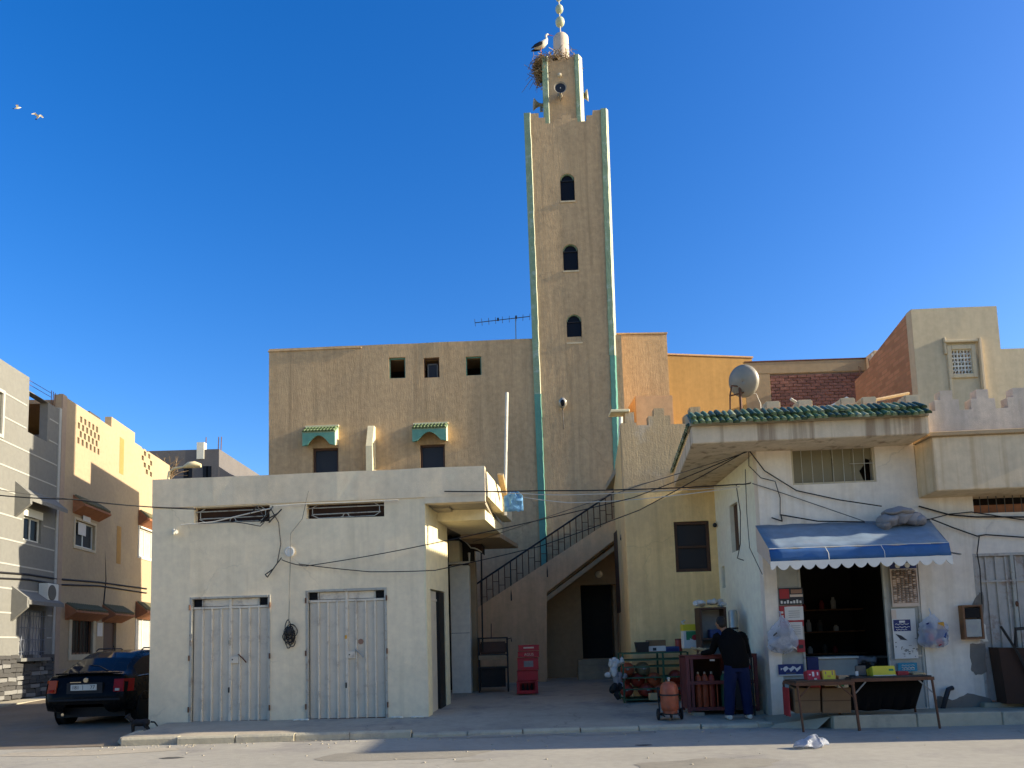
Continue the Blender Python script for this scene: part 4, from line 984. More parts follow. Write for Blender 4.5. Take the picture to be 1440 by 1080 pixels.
# lattice window with its plaster surround
t = .1; u0_, u1_, z0_, z1_ = lw_
f = MB(); f.box(u0_ - t, u0_, -.05, .06, z0_ - t, z1_ + t); f.box(u1_, u1_ + t, -.05, .06, z0_ - t, z1_ + t); f.box(u0_, u1_, -.05, .06, z0_ - t, z0_); f.box(u0_, u1_, -.05, .06, z1_, z1_ + t)
wv = f.build('window', 'beige_plaster', rh, bevel=.01)
n = 3; cw, chh = (u1_ - u0_) / n, (z1_ - z0_) / n
for i in range(n):
    for j in range(n):
        x0, z0q = u0_ + i * cw, z0_ + j * chh; m = MB()
        for (xa, xb, za, zb2) in ((0, 1, 0, .08), (0, 1, .92, 1), (0, .08, .08, .92), (.92, 1, .08, .92), (.44, .56, .08, .92), (.08, .44, .44, .56), (.56, .92, .44, .56)):
            m.box(x0 + xa * cw, x0 + xb * cw, .0, .05, z0q + za * chh, z0q + zb2 * chh)
        m.lathe([(cw * .24, 0), (cw * .24, .05)], (x0 + cw / 2, 0, z0q + chh / 2), 8, 'y')
        m.build('lattice_block', 'window_frame_white', wv)
B('dark_backing', 'interior_dark', wv, u0_ - .2, u1_ + .2, .5, .55, z0_ - .2, z1_ + .2)
B('pilaster', 'beige_plaster', rh, u0_ - .1, u0_ - .04, -.045, 0, z0_ - 1.1, z0_ - .1, bevel=.01); B('pilaster', 'stained_beige', rh, u1_ + .16, u1_ + .23, -.10, 0, z0_ - 1.1, z1_ + .25, bevel=.012)
B('hood', 'beige_plaster', rh, u0_ - .16, u1_ + .155, -.09, 0, z1_ + .16, z1_ + .22, bevel=.01); B('pilaster', 'beige_plaster', rh, u0_ - .16, u0_ - .11, -.06, 0, z1_ - .1, z1_ + .30, bevel=.01)

# ================================================================== corner shop with tiled canopy
SF = Fr(at(1086, 1000, 13.4), -3.0); SF.o.z = .16
sh = fthing('corner_shop', SF, 'cream corner shop with green tiled canopy and barred upper window', 'shop')
CV = -.78
uS1 = SF.u(1300, 800); zW = SF.z(1180, 617)
op = SF.rect(1096, 790, 1299, 1000); op = (op[0], op[1], .03, op[3] + .25)
wn = SF.rect(1113, 626, 1231, 680)
MB().wall([(0, uS1, -.2, zW)], [op, wn], 0, .25, .5, .009).build('wall', 'shop_plaster', sh)
# left flank
pf = Vector((at(1016, 900, 16.49).x, 16.49, 0)); d = pf - Vector((SF.o.x, SF.o.y, 0)); La = d.length; fa = math.atan2(d.y, d.x) - SF.ang
o = MB().wall([(0.002, La, -.2, zW)], [(1.15, 1.7, 3.0, 3.95), (2.35, 2.6, 2.35, 1.2 + 1.6)], 0.0, .25, .5, .009).build('flank_wall', 'flank_plaster_lit', sh); o.rotation_euler[2] = fa; o.scale = (1, -1, 1); o.location = (0, .251, 0)
fw = bpy.data.objects.new('side_window', None); COL.objects.link(fw); fw.parent = sh; fw.rotation_euler[2] = fa; fw.location = (0, .251, 0)
B('frame', 'dark_brown_wood', fw, 1.13, 1.72, -.12, -.08, 2.98, 3.97); 
# roof slab with canopy and its tiles
P0 = SF.uz(972, 600, CV); P1 = SF.uz(1306, 590, CV)
zs0, zs1 = SF.z(1140, 617, CV), SF.z(1140, 592, CV)
fbl = SF.u(948, 660, 2.9)
MB().slab([(P0[0], CV), (P1[0], CV), (P1[0], 3.0), (fbl, 3.0)], zs0, zs1).build('canopy_slab', 'slab_concrete', sh, bevel=.012)
B('upper_roof', 'roof_concrete', sh, P0[0] + .9, P1[0] - .02, -.2, 3.0, zs1, zs1 + .16)
ztile = SF.z(1140, 575, CV + .25)
MB().xprism([(CV - .02, zs1), (CV + .42, zs1), (CV + .42, ztile + .02), (CV + .3, ztile + .02), (CV - .02, zs1 + .05)], P0[0] - .02, P1[0]).build('tile_bed', 'cement', sh)
TT = [make_tile(.30, .062), make_tile(.30, .062, 'green_tile_dark'), make_tile(.30, .062, 'green_tile_pale')]; trnd = random.Random(77)
pickt = lambda: TT[trnd.choice((0, 0, 0, 1, 1, 2))]
n = 35; sl = math.atan2(ztile - zs1 - .03, .32); random.seed(4)
for i in range(n):
    for k in range(2):
        o = bpy.data.objects.new('roof_tile', pickt()); COL.objects.link(o); o.parent = sh
        t = .16 + .5 * k
        o.location = (P0[0] + (P1[0] - P0[0]) * (i + .5) / n, CV - .05 + .34 * t, zs1 + .04 + (ztile - zs1 - .03) * t + .02 * k + random.uniform(-.01, .01))
        o.rotation_euler = (sl * .8 + random.uniform(-.05, .05), random.uniform(-.05, .05), random.uniform(-.08, .08)); o.scale = ((P1[0] - P0[0]) / n / .128, 1.15, .85)
# tiles down the slanting left edge
dl = Vector((fbl - P0[0], 3.0 - CV, 0)); nl = 26
MB().add([(P0[0] - .015, CV, zs1 - .02), (fbl - .015, 3.0, zs1 - .02), (fbl + .25, 3.0, zs1 + .15), (P0[0] + .25, CV, zs1 + .15), (P0[0] - .015, CV, zs1 + .03), (fbl - .015, 3.0, zs1 + .03)], [(0, 1, 5, 4), (4, 5, 2, 3)]).build('tile_bed', 'cement', sh)
for i in range(nl):
    o = bpy.data.objects.new('roof_tile', pickt()); COL.objects.link(o); o.parent = sh
    c = Vector((P0[0], CV, 0)) + dl * ((i + .6) / nl); o.location = (c.x + .08, c.y, zs1 + .075); o.rotation_euler = (.5, 0, math.atan2(dl.y, dl.x) - math.pi); o.rotation_mode = 'XYZ'
    o.rotation_euler = (sl * .8, 0, math.atan2(dl.y, dl.x) + math.pi)
for i, px in enumerate((1085, 1130, 1190, 1220, 1280)):          # low upstands behind the tiles
    c = SF.uz(px, 572, -.2); B('upstand', 'beige_plaster', sh, c[0] - .13, c[0] + .13, -.3, 0, zs1 + .1, zs1 + .52, bevel=.02)
B('back_parapet', 'salmon_plaster', sh, P0[0] + 1.2, P1[0] - .1, -.36, -.301, zs1 + .1, ztile + .1)
# upper window with plastic sheets behind bars
u0_, u1_, z0_, z1_ = wn; t = .035
f = MB(); f.box(u0_, u0_ + t, .02, .1, z0_, z1_); f.box(u1_ - t, u1_, .02, .1, z0_, z1_); f.box(u0_ + t, u1_ - t, .02, .1, z0_, z0_ + t); f.box(u0_ + t, u1_ - t, .02, .1, z1_ - t, z1_)
wv = f.build('window', 'beige_plaster', sh)
B('dark_backing', 'interior_dark', wv, u0_ - .3, u1_ + .3, .8, .85, z0_ - .3, z1_ + .3)
wd = (u1_ - u0_ - 2 * t) / 4
for i in range(3): B('sheet', 'sheet_brown', wv, u0_ + t + wd * i + .004, u0_ + t + wd * (i + 1) - .004, .07 + .006 * (i % 2), .078 + .006 * (i % 2), z0_ + t, z1_ - t)
a = u0_ + t + wd * 3; c = u1_ - t; zm = (z0_ + z1_) / 2
MB().prism([(a, z0_ + t), (a + wd * .55, z0_ + t), (a + wd * .35, z0_ + .22), (a + wd * .6, zm - .02), (a + wd * .7, zm + .1), (c, zm + .06), (c, z1_ - t), (a, z1_ - t)], .07, .078).build('broken_sheet', 'sheet_brown', wv)
for i in range(1, 8): MB().tube([(u0_ + (u1_ - u0_) * i / 8, .02, z0_), (u0_ + (u1_ - u0_) * i / 8, .02, z1_)], .0055, 4).build('bar', 'door_frame', wv)
MB().tube([(u0_ + (u1_ - u0_) * .7, .02, zm), (u1_, .02, zm)], .007, 4).build('bar', 'door_frame', wv)
# shop interior
iu0, iu1, iz0, iz1 = op
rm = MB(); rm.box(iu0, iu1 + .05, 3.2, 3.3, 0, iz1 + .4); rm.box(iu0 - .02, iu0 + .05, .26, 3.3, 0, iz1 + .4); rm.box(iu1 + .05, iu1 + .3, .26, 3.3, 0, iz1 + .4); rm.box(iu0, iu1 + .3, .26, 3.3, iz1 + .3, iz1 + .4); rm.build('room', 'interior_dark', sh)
B('floor', 'cement', sh, iu0 + .01, iu1 + .05, .1, 3.2, -.1, .03)
random.seed(14)
for k, zz in enumerate((.9, 1.35, 1.8)):
    B('shelf', 'brown_wood', sh, iu0, iu1, 2.5, 3.1, zz, zz + .03)
# folded metal leaves left and right of the opening
def leaf(name, r, y=.02, mat='panel_grey'):
    l = B(name, mat, sh, r[0], r[1], y, y + .05, .03, iz1, bevel=.004)
    B('stile', 'door_frame', l, r[0] - .002, r[0] + .035, y - .015, y, .03, iz1); B('stile', 'door_frame', l, r[1] - .035, r[1] + .002, y - .015, y, .03, iz1)
    return l
ra = SF.rect(1096, 800, 1131, 990); rb = SF.rect(1248, 800, 1298, 990)
l1 = leaf('metal_leaf', ra); l2 = leaf('metal_leaf', rb)
B('foot_plate', 'door_rail', l2, rb[0] + .25, rb[1] - .04, .0, .02, .9, .93)
MB().tube([(ra[0] + .22, 0, .1), (ra[0] + .22, -.01, .35), (ra[0] + .2, -.02, .4), (ra[0] + .16, -.02, .38)], .012, 5).build('bolt', 'black_iron', l1)
B('jamb', 'shop_plaster', sh, iu0 - .001 - .0, iu0 + .02, .0, .1, .03, iz1)

# ------------------------------------------------------------------ building on the far right with crenels
nb_ = fthing('crenel_building', SF, 'beige building at the right edge with stepped crenels over a projecting upper storey', 'building')
ue = SF.u(1560, 800); BX = -.55
zc0, zc1 = SF.z(1370, 688, BX), SF.z(1370, 612, BX)
vw = SF.rect(1368, 686, 1600, 718); dd = SF.rect(1377, 776, 1520, 990)
MB().wall([(uS1 + .002, ue, -.2, zc0 + .05)], [vw, (dd[0], dd[1], .1, dd[3])], .003, .25, .5, .01).build('wall', 'shop_plaster', nb_)
bl = SF.u(1313, 650, BX)
bx = MB(); bx.add([(bl, BX, zc0), (ue, BX, zc0), (ue, .25, zc0 - .04), (SF.u(1290, 695), .25, zc0 - .04), (bl, BX, zc1), (ue, BX, zc1), (ue, .25, zc1), (SF.u(1290, 690), .25, zc1)], [(0, 3, 2, 1), (4, 5, 6, 7), (0, 1, 5, 4), (1, 2, 6, 5), (2, 3, 7, 6), (3, 0, 4, 7)])
bx.build('upper_storey', 'stained_beige', nb_, bevel=.012)
cu = SF.u(1306, 610, BX); zb0 = zc1 + .075
B('cornice', 'mosque_dark', nb_, cu - .02, ue, BX - .06, 0, zc1, zb0, bevel=.01)
cs = [(cu, ue, zb0, SF.z(1370, 582, BX) - .10)]; zz = cs[0][3]
for px in (1333, 1384, 1436, 1488): cs += crenel(SF.u(px, 580, BX), .66, zz, .52)
MB().wall(cs, [], BX, .2, .3, .012).build('crenel_parapet', 'merlon_plaster', nb_)
B('roof', 'roof_concrete', nb_, cu + .1, ue, BX + .2, 3.4, zc1 - .01, zc1 + .1)
# barred window
u0_, u1_, z0_, z1_ = vw
wv = B('window', 'interior_dark', nb_, u0_ - .2, u1_, .7, .75, z0_ - .2, z1_ + .2)
B('ledge', 'terracotta', wv, u0_, u1_ - .3, .12, .2, z0_, z0_ + .16)
for i in range(1, 20): MB().tube([(u0_ + .14 * i, .05, z0_), (u0_ + .14 * i, .05, z1_)], .008, 4).build('bar', 'cable_grey', wv)
# ribbed steel door of the right building
u0_, u1_, z0_, z1_ = dd; d = bpy.data.objects.new('steel_door', None); COL.objects.link(d); d.parent = nb_
f = MB(); f.box(u0_, u0_ + .05, 0, .1, .1, z1_); f.box(u0_ + .05, u1_, 0, .1, z1_ - .05, z1_); f.build('frame', 'old_door', d, bevel=.004)
w8 = .165; i = 0; u_ = u0_ + .055
while u_ < u1_ - .1:
    B('sheet', 'old_door', d, u_ + .01, u_ + w8 - .01, .05 + .003 * (i % 2), .08, .12, z1_ - .06, bevel=.003); B('rib', 'old_door', d, u_ + w8 - .014, u_ + w8 + .014, .018, .06, .12, z1_ - .055, bevel=.003); u_ += w8; i += 1
B('rail', 'old_door', d, u0_ + .05, u1_, .012, .05, z1_ - .5, z1_ - .465); B('center_bar', 'door_frame', d, u0_ + .62, u0_ + .68, .0, .05, .12, z1_ - .05, bevel=.004)
MB().ell((u0_ + .66, -.005, 1.75), (.03, .02, .05), 8, 6).build('knocker', 'rust', d)
B('door_sill', 'cement', nb_, u0_ - .1, u1_, -.12, .2, -.1, .1, bevel=.012)
# meter box and bare patches
mb0 = SF.rect(1349, 851, 1377, 899)
mt = thing('meter_box', 'old electricity meter box with cracked glass on the right wall', 'meter box', SF.w(mb0[0], 0, mb0[2]), SF.ang)
Wd, Hg = mb0[1] - mb0[0], mb0[3] - mb0[2]
f = MB(); f.box(0, .035, -.14, .0, 0, Hg); f.box(Wd - .03, Wd, -.14, 0, 0, Hg); f.box(.035, Wd - .03, -.14, 0, Hg - .03, Hg); f.box(.035, Wd - .03, -.14, 0, 0, .03); f.build('case', 'brown_wood', mt, bevel=.004)
B('window', 'glass_dark', mt, .05, Wd - .04, -.12, -.11, Hg * .62, Hg - .05); B('door', 'panel_grey', mt, .04, Wd - .035, -.125, -.11, .04, Hg * .58, bevel=.004)
pt = MB(); random.seed(30)
def blob_patch(fr, pts, y, mat, name, par):
    pl = []
    n = len(pts)
    for i in range(n):
        a, c = Vector(pts[i]), Vector(pts[(i + 1) % n])
        for k in range(4): q = a.lerp(c, k / 4); pl.append((q.x + random.uniform(-.015, .015), q.y + random.uniform(-.015, .015)))
    return MB().prism(pl, y, y + .02).build(name, mat, par)
g = lambda px, py: SF.uz(px, py)
blob_patch(SF, [g(1364, 905), g(1384, 905), g(1388, 945), g(1372, 950), g(1366, 942)], -.004, 'bare_cement_patch', 'bare_patch', nb_)
blob_patch(SF, [g(1368, 850), g(1376, 835), g(1382, 832), g(1384, 860), g(1380, 882), g(1377, 868)], -.005, 'bare_cement_patch', 'bare_patch', nb_)
blob_patch(SF, [g(1377, 866), g(1386, 880), g(1389, 903), g(1378, 900)], -.0055, 'pillar_white', 'plaster_chip', nb_)
blob_patch(SF, [g(1318, 978), g(1340, 984), g(1360, 975), g(1394, 982), g(1396, 999), g(1314, 1001)], -.0045, 'bare_cement_patch', 'damp_patch', nb_)
# taller houses further along the street to the right, out of frame; they shade the road
FR = thing('street_house', 'plain house further along the street past the right edge', 'house', (11.9, 10.35, 0))
B('wall', 'beige_plaster', FR, 0, 9, 0, 8, 0, 5.0, bevel=.03); B('roof', 'roof_concrete', FR, -.06, 9.06, -.06, 8.06, 5.0, 5.15)

# the houses across the street, behind the photographer
for i, (xa, xb, yb, h, mt, lb) in enumerate(((-30, -15.5, -14, 6.0, 'house_yellow', 'left of the middle'), (-15, -1.5, -14.5, 6.4, 'beige_plaster', 'in the middle'), (-1, 11, -13.8, 5.8, 'salmon_plaster', 'right of the middle'), (11.5, 28, -14.2, 6.6, 'shop_plaster', 'far right'))):
    t_ = thing('opposite_house', 'two storey house across the street behind the viewer, ' + lb, 'house', (xa, yb, 0), 0, 'houses across the street')
    L = xb - xa
    B('wall', mt, t_, 0, L, -9, 0, -.1, h, bevel=.03); B('parapet', mt, t_, -.04, L + .04, -.3, .05, h, h + .5)
    for k in range(4):
        for zz in (1.2, 4.4):
            wv = B('window', 'window_frame_white', t_, L * (k + .5) / 4 - .55, L * (k + .5) / 4 + .55, -.02, .05, zz, zz + 1.4); B('pane', 'glass_dark', wv, L * (k + .5) / 4 - .48, L * (k + .5) / 4 + .48, .05, .06, zz + .07, zz + 1.33)
# ================================================================== houses along the side street on the left
HX = Vector((at(10, 980, 22.8).x, 22.8, .24))
HF = Fr(HX, 90 + 5.7)                                            # u runs away from us, v to the left
hp = lambda px, py, v=0: HF.uz(px, py, v)
gh = fthing('grey_house', HF, 'grey rendered house with white joint lines and dark stone base', 'house')
uG = hp(76, 900)[0]; uN = -7.0
zg = hp(60, 561)[1]; zbase = hp(30, 923)[1]
w_a = HF.rect(33, 728, 58, 762); w_b = HF.rect(27, 858, 63, 925); w_c = HF.rect(40, 558, 67, 615); w_d = HF.rect(-25, 545, 3, 605)
def hl(z0): pass
MB().wall([(uN, uG, zbase, zg)], [w_a, w_b, w_c, w_d], 0, .25, .6, .008).build('wall', 'grey_render', gh)
MB().wall([(uN, uN + 7.6, zg, zg + .42)], [], 0.004, .22, .6, .01).build('roof_step', 'grey_render', gh)
zj = zbase + .55; 
while zj < zg - .2:                                               # raised white joints
    segs = [(uN, uG - .18)]
    for r in (w_a, w_b, w_c, w_d):
        if r[2] - .08 < zj < r[3] + .08:
            ns = []
            for (a, c) in segs:
                if r[0] > a and r[1] < c: ns += [(a, r[0] - .12), (r[1] + .12, c)]
                else: ns.append((a, c))
            segs = ns
    for (a, c) in segs: B('joint', 'white_joint', gh, a, c, -.012, 0.004, zj, zj + .045)
    zj += .72
B('corner_strip', 'white_joint', gh, uG - .16, uG, -.03, .2, zbase, zg + .05)
B('rear', 'grey_render', gh, uN, uG, 7.6, 7.8, 0, zg - 1.5); B('end_wall', 'grey_render', gh, uG - .2, uG - .002, .25, 7.6, 0, zg - .9)
B('roof', 'roof_concrete', gh, uN, uG - .2, .25, 7.6, zg - 3.2, zg - 3.0)
# stone base: courses of split stone
random.seed(9)
B('base_core', 'stone_dark', gh, uN, uG, .03, .25, -.3, zbase)
zc = 0.02; sm = {}
for k in range(4):
    me_o = MB().box(0, 1, -.03, .05, 0, 1).build('s', 'stone_dark' if k < 2 else 'stone_light', None, bevel=.05 if False else 0); sm[k] = me_o.data; bpy.data.objects.remove(me_o)
hc = .13
while zc < zbase - .02:
    u_ = -5.6
    while u_ < uG - .05:
        L = min(random.uniform(.3, .6), uG - u_)
        o = bpy.data.objects.new('stone', sm[random.choice((0, 0, 1, 2))]); COL.objects.link(o); o.parent = gh
        o.location = (u_, random.uniform(-.02, .02), zc + random.uniform(-.01, .01)); o.scale = (L - .015, 1, hc - .015); o.rotation_euler = (0, random.uniform(-.05, .08), 0); u_ += L
    zc += hc
def win(root, r, mat='window_frame_white', pane='glass_dark', t=.06, mull=True, y=.08):
    u0, u1, z0, z1 = r; f = MB()
    f.box(u0, u0 + t, y, y + .06, z0, z1); f.box(u1 - t, u1, y, y + .06, z0, z1); f.box(u0 + t, u1 - t, y, y + .06, z0, z0 + t); f.box(u0 + t, u1 - t, y, y + .06, z1 - t, z1)
    if mull: f.box((u0 + u1) / 2 - t / 2, (u0 + u1) / 2 + t / 2, y, y + .06, z0 + t, z1 - t)
    wv = f.build('window', mat, root); B('pane', pane, wv, u0 + t, u1 - t, y + .03, y + .04, z0 + t, z1 - t); return wv
def surround(root, r, t=.1, mat='white_joint', y=-.03):
    u0, u1, z0, z1 = r; f = MB(); f.box(u0 - t, u0, y, .02, z0 - t, z1 + t); f.box(u1, u1 + t, y, .02, z0 - t, z1 + t); f.box(u0, u1, y, .02, z0 - t, z0); f.box(u0, u1, y, .02, z1, z1 + t); return f.build('surround', mat, root)
wv = win(gh, w_a); B('shutter_box', 'window_frame_white', wv, w_a[0] - .05, w_a[1] + .05, -.02, .08, w_a[3], w_a[3] + .25); B('curtain', 'terracotta', wv, w_a[0] + .1, (w_a[0] + w_a[1]) / 2 - .05, .15, .17, w_a[2], w_a[3])
wv = win(gh, w_b, 'grille_blue', 'curtain')
random.seed(1); u0_, u1_, z0_, z1_ = w_b
for i in range(9):
    uu = u0_ + (u1_ - u0_) * (i + .5) / 9; pts = [(uu + .03 * math.sin(k * 1.3 + i), -.02, z0_ + (z1_ - z0_) * k / 12) for k in range(13)]
    MB().tube(pts, .014, 4).build('bar', 'grille_blue', wv)
for k in range(4): MB().tube([(u0_, -.02, z0_ + (z1_ - z0_) * (k + .5) / 4), (u1_, -.02, z0_ + (z1_ - z0_) * (k + .5) / 4)], .012, 4).build('bar', 'grille_blue', wv)
B('sill', 'grey_render', wv, u0_ - .12, u1_ + .12, -.14, .02, z0_ - .1, z0_ - .0)
win(gh, w_d, 'window_frame_white', 'glass_dark'); surround(gh, w_d)
# hoods over the grey house windows
def side_hood(root, u0, u1, z, h, d, mat_top='grey_render', cheek=True):
    hd = MB().add([(u0, 0, z + h), (u1, 0, z + h), (u1, -d, z + .12), (u0, -d, z + .12), (u0, 0, z + h - .1), (u1, 0, z + h - .1), (u1, -d, z), (u0, -d, z)], [(0, 1, 2, 3), (4, 7, 6, 5), (0, 3, 7, 4), (1, 5, 6, 2), (3, 2, 6, 7), (0, 4, 5, 1)]).build('hood', mat_top, root)
    if cheek: MB().prism([(0, 0), (0, 0)], 0, 0) if False else MB().add([(u0 - .06, 0, z - .5), (u0 - .06, -d, z - .1), (u0 - .06, -d, z + .2), (u0 - .06, 0, z + h + .1), (u0 + .06, 0, z - .5), (u0 + .06, -d, z - .1), (u0 + .06, -d, z + .2), (u0 + .06, 0, z + h + .1)], [(0, 1, 2, 3), (7, 6, 5, 4), (0, 4, 5, 1), (1, 5, 6, 2), (2, 6, 7, 3), (3, 7, 4, 0)]).build('cheek', mat_top, hd)
    return hd
side_hood(gh, w_a[0] - .5, uG - .3, w_a[3] + .35, .5, .45); side_hood(gh, w_b[0] - .45, w_b[1] + .25, w_b[3] + .12, .45, .45)
# open roof room seen through the top opening
B('roof_room', 'rough_brick', gh, w_c[0] - 1.5, w_c[1] + 4.5, 4.0, 4.2, zg - 3, HF.uz(52, 578, 4.0)[1])
for du in (.0, .12, .25): MB().tube([(uG - .45 + du, .12, zg - .1), (uG - .44 + du, .12, zg + .55)], .012, 4).build('rebar', 'rust', gh)
for du in (0, .14): MB().tube([(uN + 7.4, .1, zg + .25 + du), (uN + 9.2, .1, zg + .3 + du)], .010, 4).build('rebar', 'rust', gh)
# air conditioner
a0 = hp(66, 846, -.3); a1 = hp(82, 822, -.3)
ac = thing('air_conditioner', 'white air conditioner unit on the grey house front', 'air conditioner', HF.w(a0[0], -.3, a0[1]), HF.ang)
Wd, Hg = max(.7, a1[0] - a0[0]), a1[1] - a0[1]
B('case', 'window_frame_white', ac, 0, Wd, -.02, .27, 0, Hg, bevel=.015)
MB().lathe([(Hg * .42, -.025), (Hg * .42, -.04), (Hg * .36, -.045), (Hg * .05, -.03)], (Wd * .36, 0, Hg / 2), 18, 'y').build('fan_grille', 'cable_grey', ac, smooth=True)
for k in (0.08, Wd - .12): B('bracket', 'black_iron', ac, k, k + .04, -.05, .3, -.06, -.001)

yo = fthing('yellow_house', HF, 'sunlit yellow house with pierced screens in its roof wall', 'house')
uY0, uY1 = uG + .004, hp(238, 700)[0]
zy0, zy1 = hp(92, 577)[1], hp(230, 632)[1]
zy = (zy0 + zy1) / 2 - .05
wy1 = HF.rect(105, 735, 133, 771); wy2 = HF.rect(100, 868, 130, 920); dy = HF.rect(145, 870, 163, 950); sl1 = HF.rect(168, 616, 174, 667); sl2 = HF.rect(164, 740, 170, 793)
wy3 = HF.rect(195, 745, 216, 785); wy4 = HF.rect(191, 868, 214, 920)
holes = [wy1, wy2, dy, wy3, wy4]
def screen(x0, x1, y0, y1, nx, nzr, sk):
    r = HF.rect(x0, y0, x1, y1); o = []
    for j in range(nzr):
        for i in range(nx):
            off = .5 if j % 2 else 0
            if i + off > nx - .6: continue
            cw, chh = (r[1] - r[0]) / nx, (r[3] - r[2]) / nzr
            a = r[0] + (i + off) * cw + cw * .18; zz = r[2] + j * chh + chh * .08
            if sk and (i + j * 3) % 7 == 0: continue
            o.append((a, a + cw * .5, zz, zz + chh * .82))
    return o
holes += screen(108, 142, 592, 633, 6, 4, 0) + screen(198, 216, 628, 668, 3, 5, 1)
MB().wall([(uY0, uY1, -.3, zy)], holes, 0, .25, .8, .006).build('wall', 'house_yellow', yo)
uP0, uP1 = hp(157, 592)[0], hp(190, 604)[0]
MB().wall([(uP0, uP1, zy, zy + .42)], [], 0.003, .25, .8, .006).build('roof_step', 'house_yellow', yo)
B('loft_ceiling', 'mosque_dark', yo, uY0 + .1, uY1 - .3, .252, 3.2, zy - .3, zy - .16); B('loft_back', 'mosque_dark', yo, uY0 + .1, uY1 - .3, 3.0, 3.2, zy - 2.0, zy - .3)
for s_ in (sl1, sl2): B('slot_strip', 'orange_plaster', yo, s_[0], s_[1], -.006, .006, s_[2], s_[3])  # flat strips, the shade of the recessed slots put into their colour
B('pink_strip', 'house_pink', yo, uY0, uY0 + .3, -.04, .1, -.3, zy + .02); B('plinth', 'house_pink', yo, uY0 + .3, uY1, -.03, 0, -.3, .8)
B('rear', 'house_yellow', yo, uY0, uY1, 7.5, 7.7, 0, zy - 1.6); B('end_wall', 'house_yellow', yo, uY1 - .25, uY1 - .003, .25, 7.5, 0, zy - .04); B('roof', 'roof_concrete', yo, uY0, uY1 - .25, .25, 7.5, zy - 1.9, zy - 1.7)
for r in (wy1, wy3, wy4): win(yo, r, 'window_frame_white', 'glass_grey' if r is wy1 else 'curtain'); surround(yo, r, .09, 'window_frame_white' if r is not wy1 else 'beige_plaster')
wv = win(yo, wy2, 'brown_wood', 'glass_dark'); surround(yo, wy2, .2, 'beige_plaster')
for i in range(6): MB().tube([(wy2[0] + (wy2[1] - wy2[0]) * (i + .5) / 6, .02, wy2[2]), (wy2[0] + (wy2[1] - wy2[0]) * (i + .5) / 6, .02, wy2[3])], .015, 4).build('bar', 'dark_brown_wood', wv)
B('paper', 'paper_white', yo, wy1[0] + .35, wy1[0] + .95, .04, .05, wy1[2] + .45, wy1[3] - .02); B('paper', 'paper_white', yo, wy1[0] + .5, wy1[0] + 1.1, -.05, -.04, wy1[3] + .04, wy1[3] + .42)
B('door', 'dark_brown_wood', yo, dy[0], dy[1], .1, .15, -.2, dy[3])
def tile_hood(u0, u1, z, h, d, mat='terracotta'):
    hd = MB().add([(u0, 0, z + h), (u1, 0, z + h), (u1 + .05, -d, z + .06), (u0 - .05, -d, z + .06), (u0, 0, z - .25), (u1, 0, z - .25), (u1 + .05, -d, z), (u0 - .05, -d, z)], [(0, 1, 2, 3), (4, 7, 6, 5), (0, 3, 7, 4), (1, 5, 6, 2), (3, 2, 6, 7), (0, 4, 5, 1)]).build('tiled_hood', mat, yo)
    n = max(4, int((u1 - u0) / .16)); s_ = math.atan2(h - .06, d)
    for i in range(n):
        o = bpy.data.objects.new('roof_tile', OT); COL.objects.link(o); o.parent = hd; o.location = (u0 + (u1 - u0) * (i + .5) / n, -d * .5, z + .06 + (h - .06) * .5); o.rotation_euler = (s_, 0, 0); o.scale = (1, d / .34 * 1.1, 1)
OT = make_tile(.34, .075, 'awning_olive')
tile_hood(wy1[0] - .2, wy1[1] + .35, wy1[3] + .45, .4, .42); tile_hood(wy3[0] - .1, wy3[1] + .3, wy3[3] + .3, .45, .4); tile_hood(wy2[0] - .5, wy2[1] + .35, wy2[3] + .12, .32, .4); tile_hood(dy[0] - .15, dy[1] + .5, dy[3] + .1, .42, .5); tile_hood(wy4[0] - .1, wy4[1] + .3, wy4[3] + .15, .5, .5)
u_ = hp(138, 880)[0]; B('house_number', 'paper_white', yo, u_ - .1, u_ + .35, -.02, 0, dy[2] + 1.5, dy[2] + 2.0)
m = MB(); u_ = uP0 - 1.2
m.box(u_, u_ + .9, .3, .9, zy, zy + .28); m.build('roof_clutter', 'stone_dark', yo)
# pavement strip along the houses
struct(MB().add([HF.w(-9, -.01, -.03), HF.w(30, -.01, -.03), HF.w(30, -.9, -.03), HF.w(-9, -.9, -.03), HF.w(-9, -.9, -.3), HF.w(30, -.9, -.3)], [(0, 1, 2, 3), (3, 2, 5, 4)]).build('side_pavement', 'kerb_concrete', None))
# far block and the bushes / rebar on it
q0, q1 = at(238, 640, 62), at(322, 668, 62)
fb = thing('far_block', 'shaded grey block of flats far behind the lock-up roof', 'building', (q0.x - 4, 62, 0))
zf = at(285, 632, 62).z; w_ = at(308, 640, 62).x - q0.x + 4
B('wall', 'far_grey', fb, 0, w_, 0, 12, 0, zf); w2 = at(323, 665, 62).x - q0.x + 4
MB().prism([(w_, 0), (w2 + 1.5, 0), (w2 + 1.5, at(323, 668, 62).z - .6), (w2, at(323, 666, 62).z), (w_, at(308, 656, 62).z)], .02, 12).build('lower_wing', 'far_grey', fb)
for px in (262, 267, 289, 294):
    c = at(px, 664, 62) - Vector((q0.x - 4, 62, 0)); f = B('window', 'glass_dark', fb, c.x - .2, c.x + .2, -.05, .02, c.z - .6, c.z + .5)
c = at(282, 636, 62) - Vector((q0.x - 4, 62, 0)); B('roof_box', 'pillar_white', fb, c.x - .3, c.x + .3, -.06, .5, zf - .8, zf + .6)
for px in (300, 304, 282): 
    c = at(px, 636, 62) - Vector((q0.x - 4, 62, 0)); MB().tube([(c.x, 1, zf - .3), (c.x + .05, 1, zf + 1.3)], .04, 4).build('rebar', 'rust', fb)
